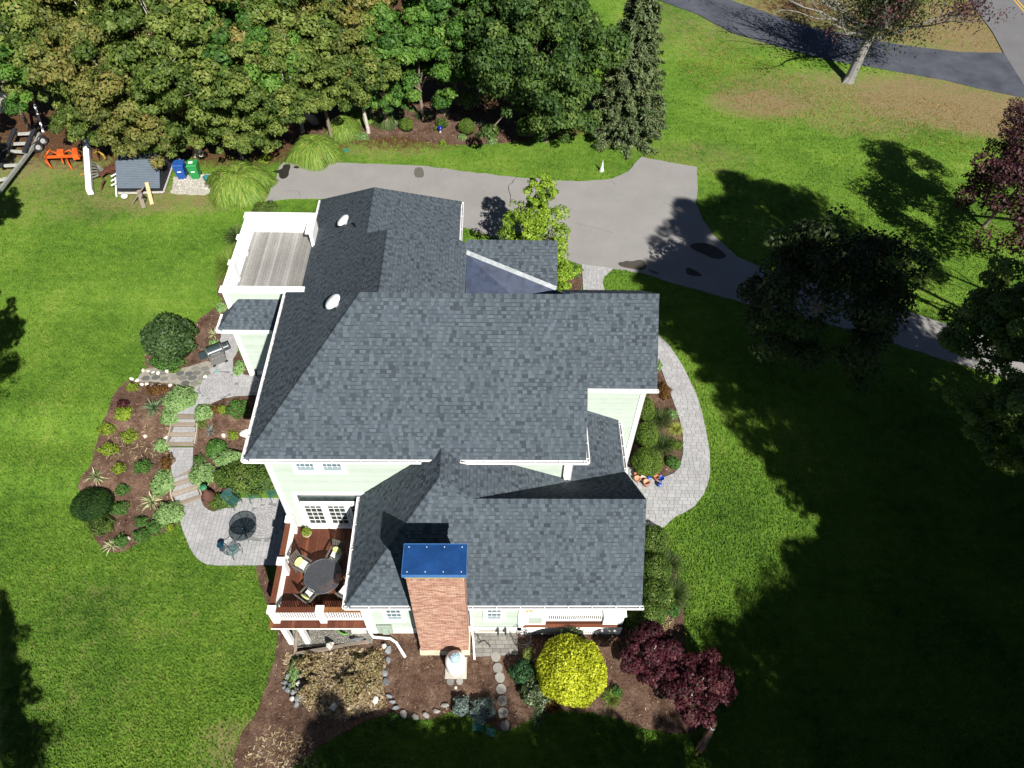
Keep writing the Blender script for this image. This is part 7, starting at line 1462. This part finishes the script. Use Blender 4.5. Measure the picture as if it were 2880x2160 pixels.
# stone-like items by the back bed and the driveway
p = W(1238, 365, .25); t = thing('gazing_ball', (p[0], p[1], h(p[0], p[1])), 0, 'shiny cobalt blue glass ball on a short stand in the shrub bed', 'glass ball'); mb = MB(); mb.lathe([(.001, .22), (.08, .235), (.135, .30), (.15, .38), (.135, .46), (.08, .52), (.001, .535)], n=24); mb.build('ball', M('cobalt_glass', (.005, .015, .30), .12, .6, .05), t, True); mb = MB(); mb.lathe([(.12, 0), (.06, .08), (.07, .24)], n=14); mb.build('stand', concrete, t)
p = W(1692, 482, 0); t = thing('drive_marker', p, 0, 'small pale cone shaped marker on the grass by the drive', 'marker'); mb = MB(); mb.lathe([(.16, 0), (.1, .3), (.05, .6), (.0, .95)], n=6, sy=.6); mb.build('cone', M('pale_cone', (.5, .5, .5), .7), t)
# valve posts at the stoop, hose reel, trellis
t = thing('black_trellis', (1.25, 10.35, 0), 0, 'black wire obelisk trellis standing at the edge of the stone stoop', 'trellis')
for k in range(6):
    a = 6.283 * k / 6; mb = MB(); mb.tube([(.32 * math.cos(a), .32 * math.sin(a), 0), (.3 * math.cos(a), .3 * math.sin(a), .9), (.12 * math.cos(a), .12 * math.sin(a), 1.35), (0, 0, 1.5)], .009, 4); mb.build('rod', black_m, t)
for z_ in (.3, .6, .9): mb = MB(); mb.tube([(.31 * math.cos(a), .31 * math.sin(a), z_) for a in np.linspace(0, 6.283, 19)], .009, 4, False); mb.build('hoop', black_m, t)
q = W(1372, 1782, .1)
t = thing('garden_hose', W(1345, 1800, .1), 0, 'dark tap and coiled hose at the foot of the white downspout', 'hose'); mb = MB(); mb.tube([(0, 0, .6), (0, -.05, .4), (.1, -.1, .25), (.02, -.2, .1), (.3, -.1, .08), (.5, -.28, .05)], .02, 6); mb.build('hose', black_m, t)
mb = MB(); mb.tube([(.35 * math.cos(a), .25 * math.sin(a), .05) for a in np.linspace(2.8, 6.6, 15)], .04, 6); o = mb.build('green_hose', M('green_hose', (.12, .28, .06), .5), None, True); o.location = W(975, 1768, h(*W(975, 1768, -.5)[:2]) + .1); tag(o, 'coiled green hose on the gravel under the deck', 'hose')
MB0 = MB(); MB0.box(-.3, .3, -.22, .22, 0, .3); o = MB0.build('plastic_bin', M('clear_plastic', (.5, .5, .48), .4), None); o.location = W(1013, 1768, h(*W(1013, 1768, -.3)[:2]) + .1); tag(o, 'pale translucent storage tub under the deck edge', 'storage tub')
mb = MB(); mb.beam((-12.3, 24.42, -.2), (-12.25, 24.4, .25), .08, .1); tag(mb.build('black_lamp', black_m), 'small black lamp at the corner of the low wing', 'lamp')
# small dog at the edge of the shade
def dog():
    x, y, z = W(1975, 2090, .0); t = thing('dog', (x, y, h(x, y) + .02), R_(52), 'brown and grey dog with a white collar at the edge of the tree shade', 'dog')
    J = {'hip': ((-.28, 0, .50), .125), 'mid': ((0, 0, .50), .125), 'chest': ((.26, 0, .50), .15), 'neck': ((.42, 0, .62), .085), 'neck2': ((.50, 0, .72), .075), 'head': ((.58, 0, .79), .09), 'muz': ((.70, 0, .76), .05), 'nose': ((.78, 0, .745), .035),
         't1': ((-.40, 0, .52), .035), 't2': ((-.55, 0, .44), .028), 't3': ((-.66, .03, .36), .015)}
    Eg = [('mid', 'hip'), ('mid', 'chest'), ('chest', 'neck'), ('neck', 'neck2'), ('neck2', 'head'), ('head', 'muz'), ('muz', 'nose'), ('hip', 't1'), ('t1', 't2'), ('t2', 't3')]
    for s, n_ in ((1, 'l'), (-1, 'r')):
        J.update({'hh' + n_: ((-.27, s * .09, .42), .09), 'kn' + n_: ((-.20, s * .10, .30), .06), 'hk' + n_: ((-.36, s * .10, .17), .032), 'pw' + n_: ((-.32, s * .10, .03), .035), 'sh' + n_: ((.24, s * .09, .40), .075), 'el' + n_: ((.20, s * .10, .26), .045), 'wr' + n_: ((.24, s * .10, .12), .03), 'fp' + n_: ((.27, s * .10, .03), .035), 'ea' + n_: ((.55, s * .07, .87), .02)})
        Eg += [('hip', 'hh' + n_), ('hh' + n_, 'kn' + n_), ('kn' + n_, 'hk' + n_), ('hk' + n_, 'pw' + n_), ('chest', 'sh' + n_), ('sh' + n_, 'el' + n_), ('el' + n_, 'wr' + n_), ('wr' + n_, 'fp' + n_), ('head', 'ea' + n_)]
    names = list(J); me = bpy.data.meshes.new('body'); me.from_pydata([J[k][0] for k in names], [(names.index(a), names.index(b)) for a, b in Eg], []); o = link('body', me, t)
    sk = o.modifiers.new('skin', 'SKIN'); sub = o.modifiers.new('sub', 'SUBSURF'); sub.levels = 2; sub.render_levels = 2
    for i, k in enumerate(names): r = J[k][1]; me.skin_vertices[0].data[i].radius = (r, r) if me.skin_vertices else None
    me.materials.append(M('dog_fur', (.15, .095, .065), .85, .15, .35, 7)); mb = MB(); mb.tube([(.455, 0, .66), (.475, 0, .69)], .105, 16); c = mb.build('collar', metal_w, t)
    return t
try:
    dog()
except Exception as ex:
    print('dog', ex)
